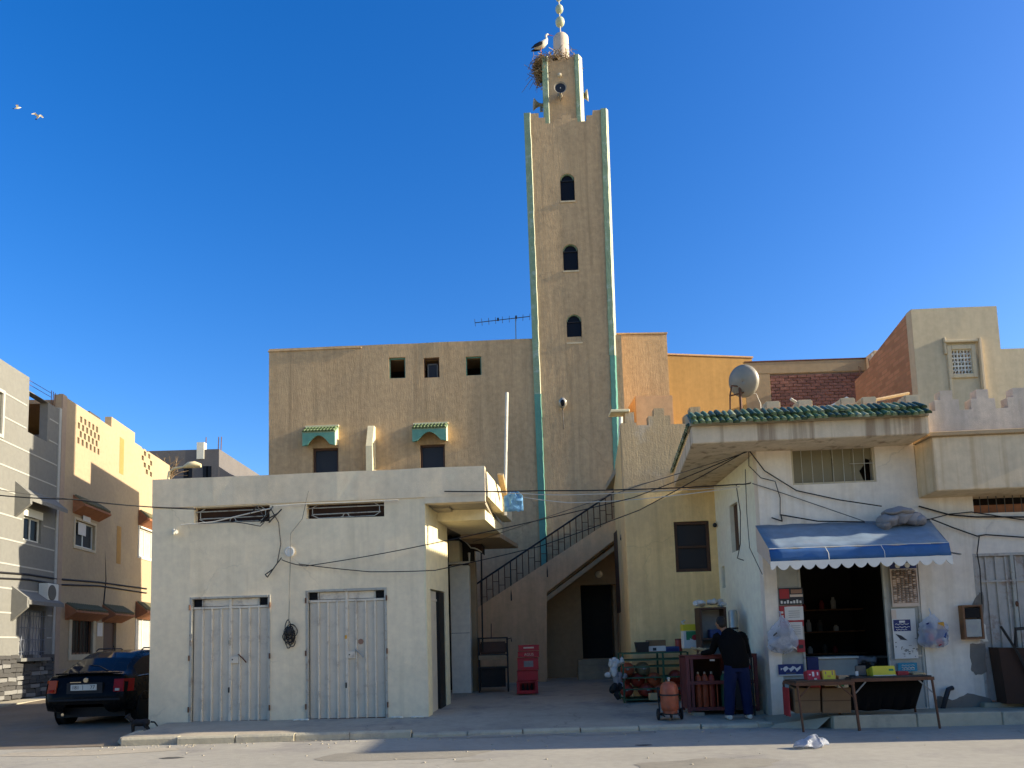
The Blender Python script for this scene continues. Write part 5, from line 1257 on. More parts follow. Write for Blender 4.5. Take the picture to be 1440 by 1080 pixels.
q_ = HF.uz(236, 640, .9); p0 = HF.w(q_[0] - .6, .9, 0); p0.z = zy + HF.o.z
m = MB(); random.seed(6)
for i in range(60):
    a = random.uniform(0, 6.28); L = random.uniform(.3, 1.1); d = Vector((math.cos(a) * .8, math.sin(a) * .5, random.uniform(-.1, 1.3))).normalized() * L
    m.tube([(random.uniform(-.3, .5), 0, -.3), tuple(Vector((0, 0, 0)) + d * .5 + Vector((random.uniform(-.2, .5), 0, 0))), tuple(d + Vector((random.uniform(0, .4), 0, 0)))], [.022, .015, .006], 4)
tag(m.build('brushwood', 'twig', None, loc=p0), 'tangle of dry branches on the far end of the yellow house roof', 'branches')
hb = thing('added_shade_block', 'unseen block added behind the mosque to shade the far flats', 'building', (-17.5, 57, 0))  # never in view; added only to keep sun off the far flats
B('wall', 'far_grey', hb, 0, 14, 0, 22, 0, 17); B('parapet', 'far_grey', hb, -.05, 14.05, -.05, .2, 17, 17.6)
# street lamp leaning over the lock-up roof
l0, l1, l2, l3 = at(232, 690, 19.5), at(238, 664, 19.5), at(262, 656, 19.5), at(277, 654, 19.5)
sl = thing('street_lamp', 'cream curved street lamp arm rising behind the lock-up roof', 'street lamp', (l0.x, 19.5, .1))
MB().tube([(0, 0, 0), (0, 0, l0.z - .6), tuple(l1 - Vector((l0.x, 19.5, .1))), tuple(l1.lerp(l2, .3) - Vector((l0.x, 19.5, .1)) + Vector((0, 0, .06))), tuple(l2 - Vector((l0.x, 19.5, .1)))], [.06, .045, .035, .03, .03], 8).build('post', 'lamp_cream', sl, smooth=True)
ctr = (l2 + l3) / 2 - Vector((l0.x, 19.5, .1))
loft([(ctr + Vector((-.2, 0, -.02)), Y_, .04, Z_, .04), (ctr + Vector((-.08, 0, .02)), Y_, .11, Z_, .08), (ctr + Vector((.1, 0, .03)), Y_, .12, Z_, .085), (ctr + Vector((.24, 0, -.0)), Y_, .05, Z_, .05)], 12).build('head', 'lamp_cream', sl, smooth=True)
# ================================================================== things at the shop
# awning over the shop door
AV = -1.0
a0 = SF.uz(1062, 738); a1 = SF.uz(1306, 733); f0 = SF.uz(1081, 770, AV); f1 = SF.uz(1334, 765, AV)
v0 = SF.uz(1081, 785, AV)[1]; w0 = SF.uz(1081, 790, AV)[1]
aw = fthing('awning', SF, 'blue canvas awning with white scalloped hem over the shop door', 'awning')
zt_, zf_ = (a0[1] + a1[1]) / 2, (f0[1] + f1[1]) / 2; zv = SF.z(1200, 786, AV); zw = SF.z(1200, 797, AV)
N = 14
def awsheet(ua, ub, za, uc, ud, zc, ya, yc, mat, name, sag=.03, rows=5, th=.012):
    vs = []
    for j in range(rows + 1):
        t = j / rows
        for i in range(N + 1):
            s = i / N; x = (ua + (uc - ua) * t) * (1 - s) + (ub + (ud - ub) * t) * s
            vs.append((x, ya + (yc - ya) * t, za + (zc - za) * t - sag * math.sin(math.pi * t) * (.6 + .4 * math.sin(s * 19)) + .01 * math.sin(s * 33 + t * 3)))
    o = MB().add(vs, [(j * (N + 1) + i, j * (N + 1) + i + 1, (j + 1) * (N + 1) + i + 1, (j + 1) * (N + 1) + i) for j in range(rows) for i in range(N)]).build(name, mat, aw, smooth=True, fix=False)
    md = o.modifiers.new('t', 'SOLIDIFY'); md.thickness = th; return o
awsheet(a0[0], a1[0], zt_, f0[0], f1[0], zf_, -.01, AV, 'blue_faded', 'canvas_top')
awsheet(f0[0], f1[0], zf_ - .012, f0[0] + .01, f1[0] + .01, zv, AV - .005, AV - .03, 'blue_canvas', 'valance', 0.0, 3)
MB().tube([(f0[0], AV - .01, zf_), (f1[0], AV - .01, zf_)], .006, 5).build('seam', 'white_canvas', aw)
for k in (.31, .62): u_ = f0[0] + (f1[0] - f0[0]) * k; MB().tube([(u_, AV - .035, zf_), (u_ + .05, AV - .042, (zf_ + zv) / 2), (u_ + .05, AV - .045, zv)], .005, 4).build('seam', 'white_canvas', aw)
n = 14; pl = []; uu0, uu1 = f0[0], f1[0] + .02; zm = zv - (zv - zw) * .35
for i in range(n):
    for k in range(6):
        t = k / 6; s = (i + t) / n; pl.append((uu1 + (uu0 - uu1) * s, zm - .02 - (zm - zw) * abs(math.cos(math.pi * t)) ** .8 * 1.0))
MB().prism([(uu0, zv), (uu1, zv)] + pl + [(uu0, zw)], AV - .045, AV - .03).build('scalloped_hem', 'white_canvas', aw)
MB().add([(a0[0], -.01, zt_), (f0[0], AV, zf_), (f0[0] + .005, AV - .02, zv - .06), (a0[0], -.01, zt_ - .45)], [(0, 1, 2, 3)]).build('left_cheek', 'paper_pink', aw)
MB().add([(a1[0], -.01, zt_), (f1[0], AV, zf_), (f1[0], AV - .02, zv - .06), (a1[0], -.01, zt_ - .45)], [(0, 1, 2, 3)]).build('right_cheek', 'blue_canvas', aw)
for u_ in (a0[0] + .1, (a0[0] + a1[0]) / 2, a1[0] - .1): MB().tube([(u_, 0, zt_ - .5), (u_ + .1, AV + .05, zv + .02)], .014, 5).build('stay', 'grey_metal', aw)
# grey cloth bundle lying on the awning
c = SF.uz(1268, 729, -.35); bd = MB(); random.seed(17)
for (dx, dz, rx, rz) in ((-.22, -.02, .16, .12), (0.0, .03, .24, .13), (.2, -.0, .2, .11), (-.05, .12, .25, .06), (-.28, -.1, .09, .1), (.3, -.04, .12, .08)):
    n0 = len(bd.v); bd.ell((dx, random.uniform(-.06, .06), dz), (rx, .2, rz), 18, 12)
    for i in range(n0, len(bd.v)):
        p = Vector(bd.v[i]); q = mnoise.noise_vector(p * 9) * .05; bd.v[i] = tuple(p + q)
o = bd.build('cloth_bundle', 'cloth_grey', None, smooth=True, loc=SF.w(c[0], -.32, c[1]), rotz=SF.ang, angle=60)
tag(o, 'crumpled grey cloth bundle lying on the blue awning', 'cloth')

# posters and papers on the metal leaves: thin real sheets with printed shapes
def poster(x0, y0, x1, y1, mat, label, prints=(), y=-.022, tilt=0.0, group='notices on the shop leaves', name='poster'):
    r = SF.rect(x0, y0, x1, y1); Wd, Hg = r[1] - r[0], r[3] - r[2]
    t = thing(name, label, 'poster', SF.w(r[0], y, r[2]), SF.ang, group); t.rotation_euler[1] = tilt
    MB().prism([(0, 0), (Wd * .5, -.004), (Wd, 0), (Wd + .003, Hg), (Wd * .4, Hg + .004), (0, Hg)], 0, .003).build('sheet', mat, t)
    for k, (pm, a, b_, c_, d) in enumerate(prints):
        if pm == 'text': continue
        MB().box(a * Wd, b_ * Wd, -.0015 - .0004 * k, -.0002, c_ * Hg, d * Hg).build('print', pm, t)
    return t, Wd, Hg
random.seed(33)
rows = [('ink_dark', .0, 1, 0, .32), ('ink_red', .02, .42, .36, .95), ('paper_pink', .45, .98, .45, .6), ('ink_brown', .5, .95, .66, .9)] + [('paper_white', .05 + .13 * i, .05 + .13 * i + random.uniform(.05, .1), .06, random.uniform(.16, .28)) for i in range(7)]
poster(1095, 827, 1129, 850, 'ink_dark', 'dark and red poster near the top of the left metal leaf', rows)
poster(1096, 852, 1129, 881, 'ink_red', 'red edged poster partly covered by white paper on the left leaf', [('paper_white', .04 + .0, .16, .1 + .18 * k, .2 + .18 * k) for k in range(4)])
poster(1103, 853, 1129, 872, 'paper_white', 'wide white paper pasted over the red edged poster', [('cable_grey', .2, .8, .2 + .15 * k, .23 + .15 * k) for k in range(4)], y=-.028)
poster(1110, 875, 1128, 899, 'paper_white', 'upright white paper in the middle of the left leaf', [('cable_grey', .15, .85, .3 + .12 * k, .32 + .12 * k) for k in range(5)], y=-.0285)
poster(1120, 900, 1131, 917, 'ink_red', 'small red sticker beside the hanging white bag', [('ink_dark', .2, .8, .3, .6)], y=-.03)
t, Wd, Hg = poster(1094, 934, 1129, 949, 'ink_navy', 'navy poster with white splash at the bottom of the left leaf', [('paper_white', .0, 1, -.06, .04), ('cable_grey', .3, .7, .1, .2)])
pl = [(Wd * (.1 + .08 * i), Hg * (.45 + .18 * math.sin(i * 2.1))) for i in range(11)]
MB().prism(pl + [(Wd * (.9 - .08 * i), Hg * (.72 + .12 * math.cos(i * 1.7))) for i in range(11)], -.004, -.0005).build('print', 'paper_white', t)
# price list with its grid
lines = [('ink_navy', 0, 1, .86, 1.0)] + [('ink_brown', .06, .94, .08 + .038 * k, .088 + .038 * k) for k in range(20)] + [('ink_brown', .06 + .147 * k, .066 + .147 * k, .08, .82) for k in range(7)]
rr = random.Random(5)
for k in range(20):
    for q in range(6):
        if rr.random() < .75: lines.append(('cable_grey', .08 + .147 * q, .08 + .147 * q + rr.uniform(.04, .11), .094 + .038 * k, .108 + .038 * k))
t, Wd, Hg = poster(1252, 791, 1290, 853, 'paper_pink', 'long printed price table hanging on the right metal leaf', lines)
for k in (.3, .66): MB().lathe([(.045, -.006), (.045, -.003)], (Wd * k, 0, Hg * .93), 14, 'y').build('print', 'paper_white', t)
t, Wd, Hg = poster(1255, 856, 1288, 926, 'paper_white', 'worn white and navy poster below the price table', [('ink_navy', .05, .78, .55, .78), ('paper_white', .3, .55, .72, .76), ('paper_pink', .0, .2, .8, .98)])
for k, (a, c_, z) in enumerate(((.12, .7, .69), (.1, .74, .63), (.15, .6, .58))):
    pts = [(Wd * (a + (c_ - a) * i / 9), -.003, Hg * (z + .012 * math.sin(i * 2.3 + k))) for i in range(10)]; MB().tube(pts, .006, 4).build('print', 'paper_white', t)
MB().prism([(Wd * .1, Hg * .5), (Wd * .35, Hg * .46), (Wd * .6, Hg * .36), (Wd * .3, Hg * .38)], -.003, -.001).build('print', 'ink_dark', t)
for k in range(26): 
    x, z = rr.uniform(.05, .95) * Wd, rr.uniform(.03, .4) * Hg; MB().box(x, x + rr.uniform(.01, .04), -.002, -.0005, z, z + rr.uniform(.005, .02)).build('print', 'cable_grey', t)
t, Wd, Hg = poster(1262, 932, 1289, 944, 'ink_cyan', 'small cyan sign with white lettering at the foot of the right leaf')
for k, z in enumerate((.72, .42, .2)):
    pts = [(Wd * (.2 + .65 * i / 12), -.003, Hg * (z + (.1 if k == 1 else .04) * math.sin(i * 1.9 + k))) for i in range(13)]; MB().tube(pts, .005 if k != 1 else .009, 4).build('print', 'paper_white', t)

# hanging plastic bags
def bag(px, py, w, h, mat, label, contents, y=-.12, name='hanging_bag'):
    c = SF.uz(px, py, y); t = thing(name, label, 'bag', SF.w(c[0], y, c[1]), SF.ang)
    vs = []; n, mrow = 28, 22
    for j in range(mrow + 1):
        tt = j / mrow; rr_ = .14 + .86 * max(0, min(1, (tt - .08) / .34)) ** .7
        if tt > .8: rr_ *= math.sqrt(max(.02, 1 - ((tt - .8) / .2) ** 2))
        for k in range(n):
            a = 2 * math.pi * k / n; q3 = Vector((math.cos(a) * 2.2, math.sin(a) * 2.2, tt * 5 + px))
            q = 1 + .22 * mnoise.noise(q3) + .12 * mnoise.noise(q3 * 3) + (.10 * math.sin(a * 9) if tt < .35 else 0)
            vs.append((w / 2 * rr_ * q * math.cos(a) + .03 * mnoise.noise(q3 * .7), .1 * rr_ * q * math.sin(a), -h * tt + h * .5 + .03 * mnoise.noise(q3 * 1.5)))
    MB().add(vs, [(j * n + k, j * n + (k + 1) % n, (j + 1) * n + (k + 1) % n, (j + 1) * n + k) for j in range(mrow) for k in range(n)]).build('bag_skin', mat, t, smooth=True, fix=False)
    MB().tube([(0, .02, h * .5), (.01, .09, h * .5 + .1)], .01, 5).build('knot', mat, t)
    contents(t, w, h); return t
def whites(t, w, h):
    r = random.Random(3)
    for k in range(26):
        c = (r.uniform(-.36, .36) * w, r.uniform(-.05, .03), r.uniform(-.42, .08) * h); m = MB(); m.tube([(c[0] - .05, c[1], c[2] - .02), (c[0], c[1] - .02, c[2] + .03), (c[0] + .05, c[1], c[2] - .01)], [.012, .02, .012], 6)
        m.build('item', r.choice(['paper_white', 'paper_white', 'cable_grey', 'sheet_brown']), t)
bag(1100, 893, .46, .62, 'clear_bag', 'bulging clear bag of white goods hanging on the left leaf', whites)
def crisps(t, w, h):
    r = random.Random(4)
    for k in range(16):
        x, z = r.uniform(-.36, .36) * w, r.uniform(-.42, .15) * h; o = MB().box(-.05, .05, -.012, .012, -.06, .06).build('packet', r.choice(['ink_navy', 'ink_red', 'blue_plastic', 'ink_navy', 'ink_orange', 'ink_red']), t, bevel=.008)
        o.location = (x, r.uniform(-.07, .04), z); o.rotation_euler = (r.uniform(-.3, .3), r.uniform(-.6, .6), r.uniform(-.3, .3))
bag(1312, 887, .50, .56, 'clear_bag', 'clear bag of blue and red snack packets hanging right of the shop', crisps, y=-.15)

# counter, fridge and goods inside the shop
r = SF.rect(1147, 924, 1206, 962, .5)
fg = thing('chest_freezer', 'pale chest freezer standing just inside the shop opening', 'freezer', SF.w(r[0], .45, .03), SF.ang)
B('body', 'panel_grey', fg, 0, r[1] - r[0], 0, .55, 0.02, r[3] - .06, bevel=.02); B('lid', 'window_frame_white', fg, -.02, r[1] - r[0] + .02, -.02, .57, r[3] - .06, r[3] - .02, bevel=.01); B('vent', 'ink_dark', fg, .05, .3, -.01, .0, .1, .25)
r = SF.rect(1140, 925, 1148, 958, .42); o = B('goods_stand', 'ink_navy', None, 0, .2, 0, .2, 0, r[3] - .02, loc=SF.w(r[0] - .06, .4, .03), rotz=SF.ang); tag(o, 'narrow navy stand left of the chest freezer', 'stand')
r = SF.rect(1198, 914, 1228, 930, .7)
m = MB(); NN = 8; vs = []
for j in range(NN + 1):
    for i in range(NN + 1): vs.append(((r[1] - r[0]) * i / NN, .4 * j / NN, .12 + mnoise.noise(Vector((i * .5, j * .5, 2))) * .08))
o = m.add(vs, [(j * (NN + 1) + i, j * (NN + 1) + i + 1, (j + 1) * (NN + 1) + i + 1, (j + 1) * (NN + 1) + i) for j in range(NN) for i in range(NN)]).build('paper_sack', 'cloth_grey', None, smooth=True, loc=SF.w(r[0], .55, r[2] - .06), rotz=SF.ang, fix=False)
md = o.modifiers.new('t', 'SOLIDIFY'); md.thickness = .1; tag(o, 'crumpled grey sack on the counter inside the shop', 'sack')
r = SF.rect(1206, 925, 1250, 965, .6); ct = thing('shop_counter', 'dark counter with a pale top edge inside the shop', 'counter', SF.w(r[0], .6, .03), SF.ang)
B('top', 'cable_grey', ct, 0, r[1] - r[0], 0, .5, r[3] - .04, r[3]); B('front', 'interior_dark', ct, .02, r[1] - r[0] - .02, .03, .06, 0, r[3] - .04)
rr = random.Random(9)
for k, zz in enumerate((.93, 1.38, 1.83)):
    for q in range(7):
        u_ = iu0 + .25 + q * .28 + rr.uniform(-.05, .05); hh_ = rr.uniform(.12, .26)
        o = MB().lathe([(.05, 0), (.055, .02), (.055, hh_ * .7), (.03, hh_ * .85), (.03, hh_)], n=8).build('jar', rr.choice(['ink_brown', 'cable_grey', 'ink_navy', 'paper_white', 'ink_red']), None, loc=SF.w(u_, 2.75, zz), rotz=0)
        tag(o, 'dim jar on the shelves deep inside the shop', 'jar', 'jars on the dark shop shelves')

# ------------------------------------------------------------------ folding stall tables in front of the shop
def table(name, label, x0, x1, ytop, yfoot, v0, v1, cloth):
    a = SF.uz(x0, ytop, v0); c = SF.uz(x1, ytop, v0); zt2 = (a[1] + c[1]) / 2
    t = fthing(name, SF, label, 'table', 'stall tables in front of the shop')
    fr = MB(); s = .022
    fr.box(a[0], c[0], v0 - s, v0 + s, zt2 - .05, zt2); fr.box(a[0], c[0], v1 - s, v1 + s, zt2 - .05, zt2); fr.box(a[0], a[0] + .04, v0 + s, v1 - s, zt2 - .049, zt2 - .001); fr.box(c[0] - .04, c[0], v0 + s, v1 - s, zt2 - .049, zt2 - .001)
    fr.build('frame', 'rust', t)
    B('top', 'box_brown' if not cloth else 'dark_plastic', t, a[0] + .02, c[0] - .02, v0 + .02, v1 - .02, zt2 + .001, zt2 + .02)
    zf = -SF.o.z + .0
    for (u_, du) in ((a[0] + .03, .03), (c[0] - .03, .03)):
        MB().tube([(u_, v0, zt2 - .03), (u_ + du, v0 - .06, zf)], .018, 6).build('leg', 'rust', t)
        MB().tube([(u_ - .03, v1, zt2 - .03), (u_ - .02, v1 - .05, zf + .185)], .018, 6).build('leg', 'rust', t)
    for (u_, sg) in ((a[0] + .03, 1), (c[0] - .03, -1)): MB().tube([(u_ + sg * .2, v0, zt2 - .05), (u_ + sg * .01, v0 - .01, zt2 - .24)], .012, 5).build('brace', 'rust' if not cloth else 'dish_grey', t)
    return t, a[0], c[0], zt2
t1, ta, tb, tz = table('stall_table', 'low brown metal stall table holding red and yellow boxes', 1118, 1201, 959, 1027, -1.25, -.62, False)
t2, tc_, td, tz2 = table('stall_table', 'black covered stall table holding a bright yellow box', 1196, 1313, 953, 1024, -1.2, -.55, True)
# black cloth hanging below the second table
m = MB(); vs = []; NN = 18
zl_ = SF.z(1250, 995, -.9)
for j in range(7):
    for i in range(NN + 1):
        s_ = i / NN; tt = j / 6; vs.append((tc_ + .03 + (td - tc_ - .06 - .12 * tt) * s_ - .05 * tt, -.95 + .03 * math.sin(s_ * 40) * tt, tz2 - .03 + (zl_ - tz2) * tt + .01 * math.sin(s_ * 14) * tt))
m.add(vs, [(j * (NN + 1) + i, j * (NN + 1) + i + 1, (j + 1) * (NN + 1) + i + 1, (j + 1) * (NN + 1) + i) for j in range(6) for i in range(NN)])
o = m.build('table_cloth', 'jacket_black', None, smooth=True, loc=SF.o, rotz=SF.ang, fix=False); md = o.modifiers.new('t', 'SOLIDIFY'); md.thickness = .01
tag(o, 'black cloth hanging under the right stall table', 'cloth')
def crate(name, label, cat, x0, y0, x1, y1, v, d, mat, prints=(), lean=0.0, group=None, lip=None):
    r = SF.rect(x0, y0, x1, y1, v); t = thing(name, label, cat, SF.w(r[0], v, r[2]), SF.ang, group); t.rotation_euler[0] = lean
    Wd, Hg = r[1] - r[0], r[3] - r[2]
    B('body', mat, t, 0, Wd, 0, d, 0, Hg, bevel=.006)
    for k, (pm, a, b_, c_, e) in enumerate(prints): B('print', pm, t, a * Wd, b_ * Wd, -.002 - .0004 * k, 0, c_ * Hg, e * Hg)
    if lip: B('lid', lip, t, -.004, Wd + .004, -.004, d + .004, Hg * .9, Hg + .004)
    return t
rr = random.Random(12)
crate('goods_box', 'red box with white marks on the left stall table', 'box', 1136, 942, 1154, 958, -.95, .2, 'crate_red', [('paper_white', .08 + .3 * i + rr.uniform(0, .1), .2 + .3 * i + rr.uniform(0, .1), .35 + .3 * rr.random(), .6 + .3 * rr.random()) for i in range(3)] + [('paper_pink', .5, .7, .1, .28)], lean=-.2)
crate('goods_box', 'yellow box beside the red one on the left stall table', 'box', 1157, 942, 1176, 957, -.95, .18, 'ink_orange', [('ink_yellow', .1, .9, .15, .9), ('ink_brown', .2, .3, .6, .85), ('ink_brown', .7, .8, .5, .9), ('ink_orange', .35, .6, .3, .5)], lean=-.2)
crate('goods_box', 'red box showing below the rail of the left stall table', 'box', 1140, 960, 1154, 970, -1.0, .15, 'ink_red', [('paper_white', .1, .35, .6, .9), ('paper_white', .7, .95, .6, .9)])
crate('goods_box', 'yellow box showing below the rail of the left stall table', 'box', 1160, 960, 1177, 965, -1.0, .15, 'ink_orange', [('paper_pink', .0, 1, .1, .8)])
crate('goods_box', 'pale box with dark emblem below the rail of the left stall table', 'box', 1178, 959, 1193, 967, -1.02, .15, 'paper_white', [('ink_green', .3, .6, .2, .7)])
crate('goods_box', 'bright yellow carton on the black stall table', 'box', 1228, 936, 1260, 951, -.95, .25, 'ink_yellow', [('paper_white', .0, 1, -.0, .12), ('ink_yellow', .08, .6, .3, .75), ('ink_green', .72, .92, .5, .7)], lean=-.25)
crate('goods_box', 'small dark red packet right of the yellow carton', 'box', 1262, 944, 1278, 950, -.9, .15, 'ink_red'); crate('goods_box', 'flat tan packet at the right end of the black stall table', 'box', 1284, 946, 1302, 950, -.9, .2, 'pale_wood')
crate('goods_box', 'grey blister pack standing on the left end of the black table', 'box', 1204, 936, 1218, 950, -.85, .06, 'cable_grey', [('paper_white', -.1, .2, .0, .45)])
crate('goods_box', 'flat pale packet at the right end of the left stall table', 'box', 1180, 950, 1194, 957, -.95, .15, 'salmon_plaster')
# brown cartons standing under the left table
for (x0, x1, lb) in ((1117, 1153, 'left of the two brown cartons under the stall table'), (1156, 1196, 'right of the two brown cartons under the stall table')):
    t = crate('carton', lb, 'carton', x0, 967, x1, 1003, -.98, .3, 'cardboard', [('box_brown', 0, 1, .48, .52)], lean=.12, group='brown cartons under the stall')
c = SF.uz(1116, 990, -1.0); o = B('red_board', 'ink_red', None, 0, .02, 0, .3, -.2, .25, loc=SF.w(c[0] - .06, -.95, c[1]), rotz=SF.ang); tag(o, 'narrow red edged board left of the brown cartons', 'board')
# pipe stub by the wall and the junk in front of the right door
c = SF.uz(1322, 990); o = MB().tube([(0, 0, -.1), (.05, -.04, .1), (.12, -.02, .25), (.2, 0, .27)], .04, 8).build('pipe_stub', 'dark_plastic', None, smooth=True, loc=SF.w(c[0], -.06, c[1]), rotz=SF.ang); tag(o, 'bent dark pipe stub at the foot of the wall', 'pipe')
c = SF.uz(1432, 965, -.3); jk = thing('dark_cart', 'dark wooden handcart leaning at the right steel door', 'cart', SF.w(c[0], -.3, SF.z(1432, 1000, -.3)), SF.ang)
MB().prism([(-.2, .12), (1.0, .12), (1.0, 1.0), (-.26, 1.05)], 0, .3).build('board', 'dark_brown_cloth', jk); 
MB().tube([(-.22, -.05, 1.4), (.02, -.05, .95), (.3, -.06, .2)], .022, 5).build('shaft', 'black_iron', jk); MB().tube([(.0, -.04, 1.05), (.02, -.04, 1.35), (.9, -.04, 1.38)], .03, 5).build('handle', 'black_iron', jk); MB().tube([(.12, -.08, .9), (.35, -.08, .25)], .02, 5).build('slat', 'dark_brown_wood', jk)
MB().lathe([(.22, -.02), (.24, 0), (.22, .02)], (.4, -.02, .22), 16, 'y').build('wheel', 'tyre', jk)

# ------------------------------------------------------------------ satellite dish and timber on the canopy roof
dz = zs1 + .1
c = SF.uz(1046, 536, .9); ds = thing('satellite_dish', 'weathered satellite dish on a rusty frame above the tiled canopy', 'satellite dish', SF.w(SF.u(1040, 575, .9), .9, zs1))
DC = SF.w(c[0], .9, c[1]) - SF.w(SF.u(1040, 575, .9), .9, zs1)
R = 22.5 / FPX * 14.3
ax = Vector((.42, .80, .30)).normalized(); uu = ax.cross(Z_).normalized(); vv = uu.cross(ax)
m = MB(); vs = []; fs = []; n = 28
for j in range(6):
    q = j / 5
    for k in range(n): a = 2 * math.pi * k / n; vs.append(DC + uu * (R * .93 * q * math.cos(a) + 1e-4 * math.cos(a)) + vv * (R * 1.03 * q * math.sin(a) + 1e-4 * math.sin(a)) + ax * (.11 * q * q - .1))
for j in range(5):
    for k in range(n): fs.append((j * n + k, j * n + (k + 1) % n, (j + 1) * n + (k + 1) % n, (j + 1) * n + k))
o = m.add(vs, fs).build('reflector', 'dish_grey', ds, smooth=True, fix=False); md = o.modifiers.new('t', 'SOLIDIFY'); md.thickness = .012
bk_ = DC - ax * .1
MB().tube([(0.03, 0, 0), tuple(Vector((.03, 0, DC.z - .12)))], .028, 6).build('mast', 'rust', ds); MB().tube([(-.22, -.02, 0), (-.17, -.02, DC.z - .28)], .016, 5).build('stay', 'rust', ds)
MB().tube([(-.17, -.02, DC.z - .28), (-.12, 0, DC.z - .08), (.03, 0, DC.z - .1), tuple(bk_)], .018, 5).build('bracket', 'rust', ds); MB().tube([(-.17, 0, DC.z - .28), (.03, 0, DC.z - .24), (.1, 0, DC.z - .22)], .016, 5).build('stay', 'rust', ds)
tip = DC + ax * .38 - vv * .22
MB().tube([tuple(DC - vv * R * .9), tuple(DC - vv * R * .95 + ax * .18), tuple(tip)], .014, 5).build('feed_arm', 'pvc', ds); MB().tube([tuple(tip), tuple(tip + Vector((0, 0, .09)))], .03, 8).build('feed_head', 'pvc', ds)
MB().tube([tuple(tip), tuple(tip + Vector((.15, 0, -.05))), tuple(tip + Vector((.22, 0, -.25))), tuple(tip + Vector((.22, 0, -.4)))], .008, 4).build('wire', 'cable_white', ds)
MB().box(-.42, -.1, -.1, .15, -.05, .14).build('block', 'beige_plaster', ds)
for i, (x0, y0, x1, y1, vv0, vv1, r_, mt, lb) in enumerate(((1112, 561, 1142, 580, .2, .4, .03, 'pvc', 'short white lath sticking up behind the tiles, left one'), (1192, 560, 1154, 580, .2, .1, .035, 'pvc', 'short white lath sticking up behind the tiles, right one'), (1188, 571, 1278, 553, .3, .9, .028, 'pale_wood', 'long pale timber pole lying over the canopy roof'), (1196, 578, 1276, 553, .5, 1.2, .022, 'dark_brown_wood', 'thin dark timber under the long pale pole'), (1215, 577, 1250, 569, .2, .3, .02, 'brown_wood', 'short brown stick near the end of the tiles'))):
    a = Vector(SF.w(SF.u(x0, y0, vv0), vv0, SF.z(x0, y0, vv0))); c = Vector(SF.w(SF.u(x1, y1, vv1), vv1, SF.z(x1, y1, vv1)))
    o = MB().tube([(0, 0, 0), tuple(c - a)], r_, 4).build('timber', mt, None, loc=a); tag(o, lb, 'timber', 'loose timber on the canopy roof')
# ================================================================== alley: racks, gas bottles, crates
def gas_bottle(name, label, loc, mat, h=.5, r=.15, tilt=None, grp=None, tall=False):
    t = thing(name, label, 'gas bottle', loc, 0, grp)
    if tilt: t.rotation_euler = tilt
    if tall: prof = [(r * .85, 0), (r, .04), (r, h * .80), (r * .85, h * .88), (r * .4, h * .93), (.03, h * .95)]
    else: prof = [(r * .7, .02), (r * .92, .06), (r, .12), (r, h * .68), (r * .9, h * .80), (r * .55, h * .88), (.03, h * .9)]
    MB().lathe(prof, n=18).build('body', mat, t, smooth=True)
    MB().lathe([(r * .8, 0), (r * .8, .06)], n=18).build('foot_ring', mat, t)
    v = MB().lathe([(.018, h * .88), (.022, h * .92), (.022, h * 1.0), (.01, h * 1.02)], n=8).build('valve', 'grey_metal', t, smooth=True)
    MB().tube([(-.03, 0, h * .98), (.03, 0, h * .98)], .012, 5).build('tap', 'chrome', v)
    return t
RY = 15.55
def gz(y): return terr_z(3, y)
# green rack
ga, gb = at(878, 980, RY).x, at(970, 980, RY).x; zb = gz(RY); ztop = at(920, 918, RY).z
gr = thing('green_rack', 'green steel rack for gas bottles against the ochre wall', 'rack', (ga, RY, zb)); Wd = gb - ga; Hh = ztop - zb; D = .62
for x in (0, Wd * .62, Wd):
    for y in (0, D): B('post', 'rack_green', gr, x - .018, x + .018, y - .018, y + .018, 0, Hh)
lv = [.06, Hh * .27, Hh * .5, Hh * .72, Hh * .86]
for i, z in enumerate(lv + [Hh]):
    for y in (0, D): B('rail', 'rack_green', gr, .018, Wd - .018, y - .024, y - .002 if y == 0 else y + .02, z - .014, z + .014)
for z in (.06, Hh * .5, Hh): B('shelf', 'rack_green', gr, 0.02, Wd - .02, .02, D - .02, z - .012, z + .0)
random.seed(18); G = 'gas bottles lying in the green rack'
spots = [(.14, .2, .075, 'gas_red', 'bottle at the lower left of the green rack'), (.47, .1, .075, 'gas_red', 'dark red bottle in the middle of the bottom row of the green rack'), (.78, .14, .075, 'gas_orange', 'bottle at the lower right of the green rack, behind the trolley'), (.16, .1, Hh * .5 + .01, 'gas_orange', 'bottle on the middle shelf at the left of the green rack'), (.66, .12, Hh * .27 + .02, 'gas_orange', 'bright orange bottle stacked on the bottom row of the green rack'), (.34, .2, Hh * .27 + .01, 'gas_red', 'dim red bottle stacked behind in the green rack'), (.45, .15, Hh * .5 + .01, 'sheet_brown', 'tan bottle on the middle shelf of the green rack'), (1.12, .16, .075, 'gas_red', 'dim red bottle in the right bay of the green rack'), (1.15, .2, Hh * .27 + .05, 'gas_red', 'upper dim red bottle in the right bay of the green rack'), (.1, .25, Hh * .27 + .02, 'gas_red', 'dim bottle second up at the left of the green rack')]
for (x, y, z, mt, lb) in spots:
    gas_bottle('gas_bottle', lb, (ga + x, RY + y - .02, zb + z + .145), mt, .46, .142, (-math.pi / 2, 0, 0), G).rotation_euler = (math.pi / 2 * .98, 0, random.uniform(-.2, .2))
    COL.objects[-1]
for o in [q for q in COL.objects if q.get('group') == G]: o.location.y += .46          # valves face the street
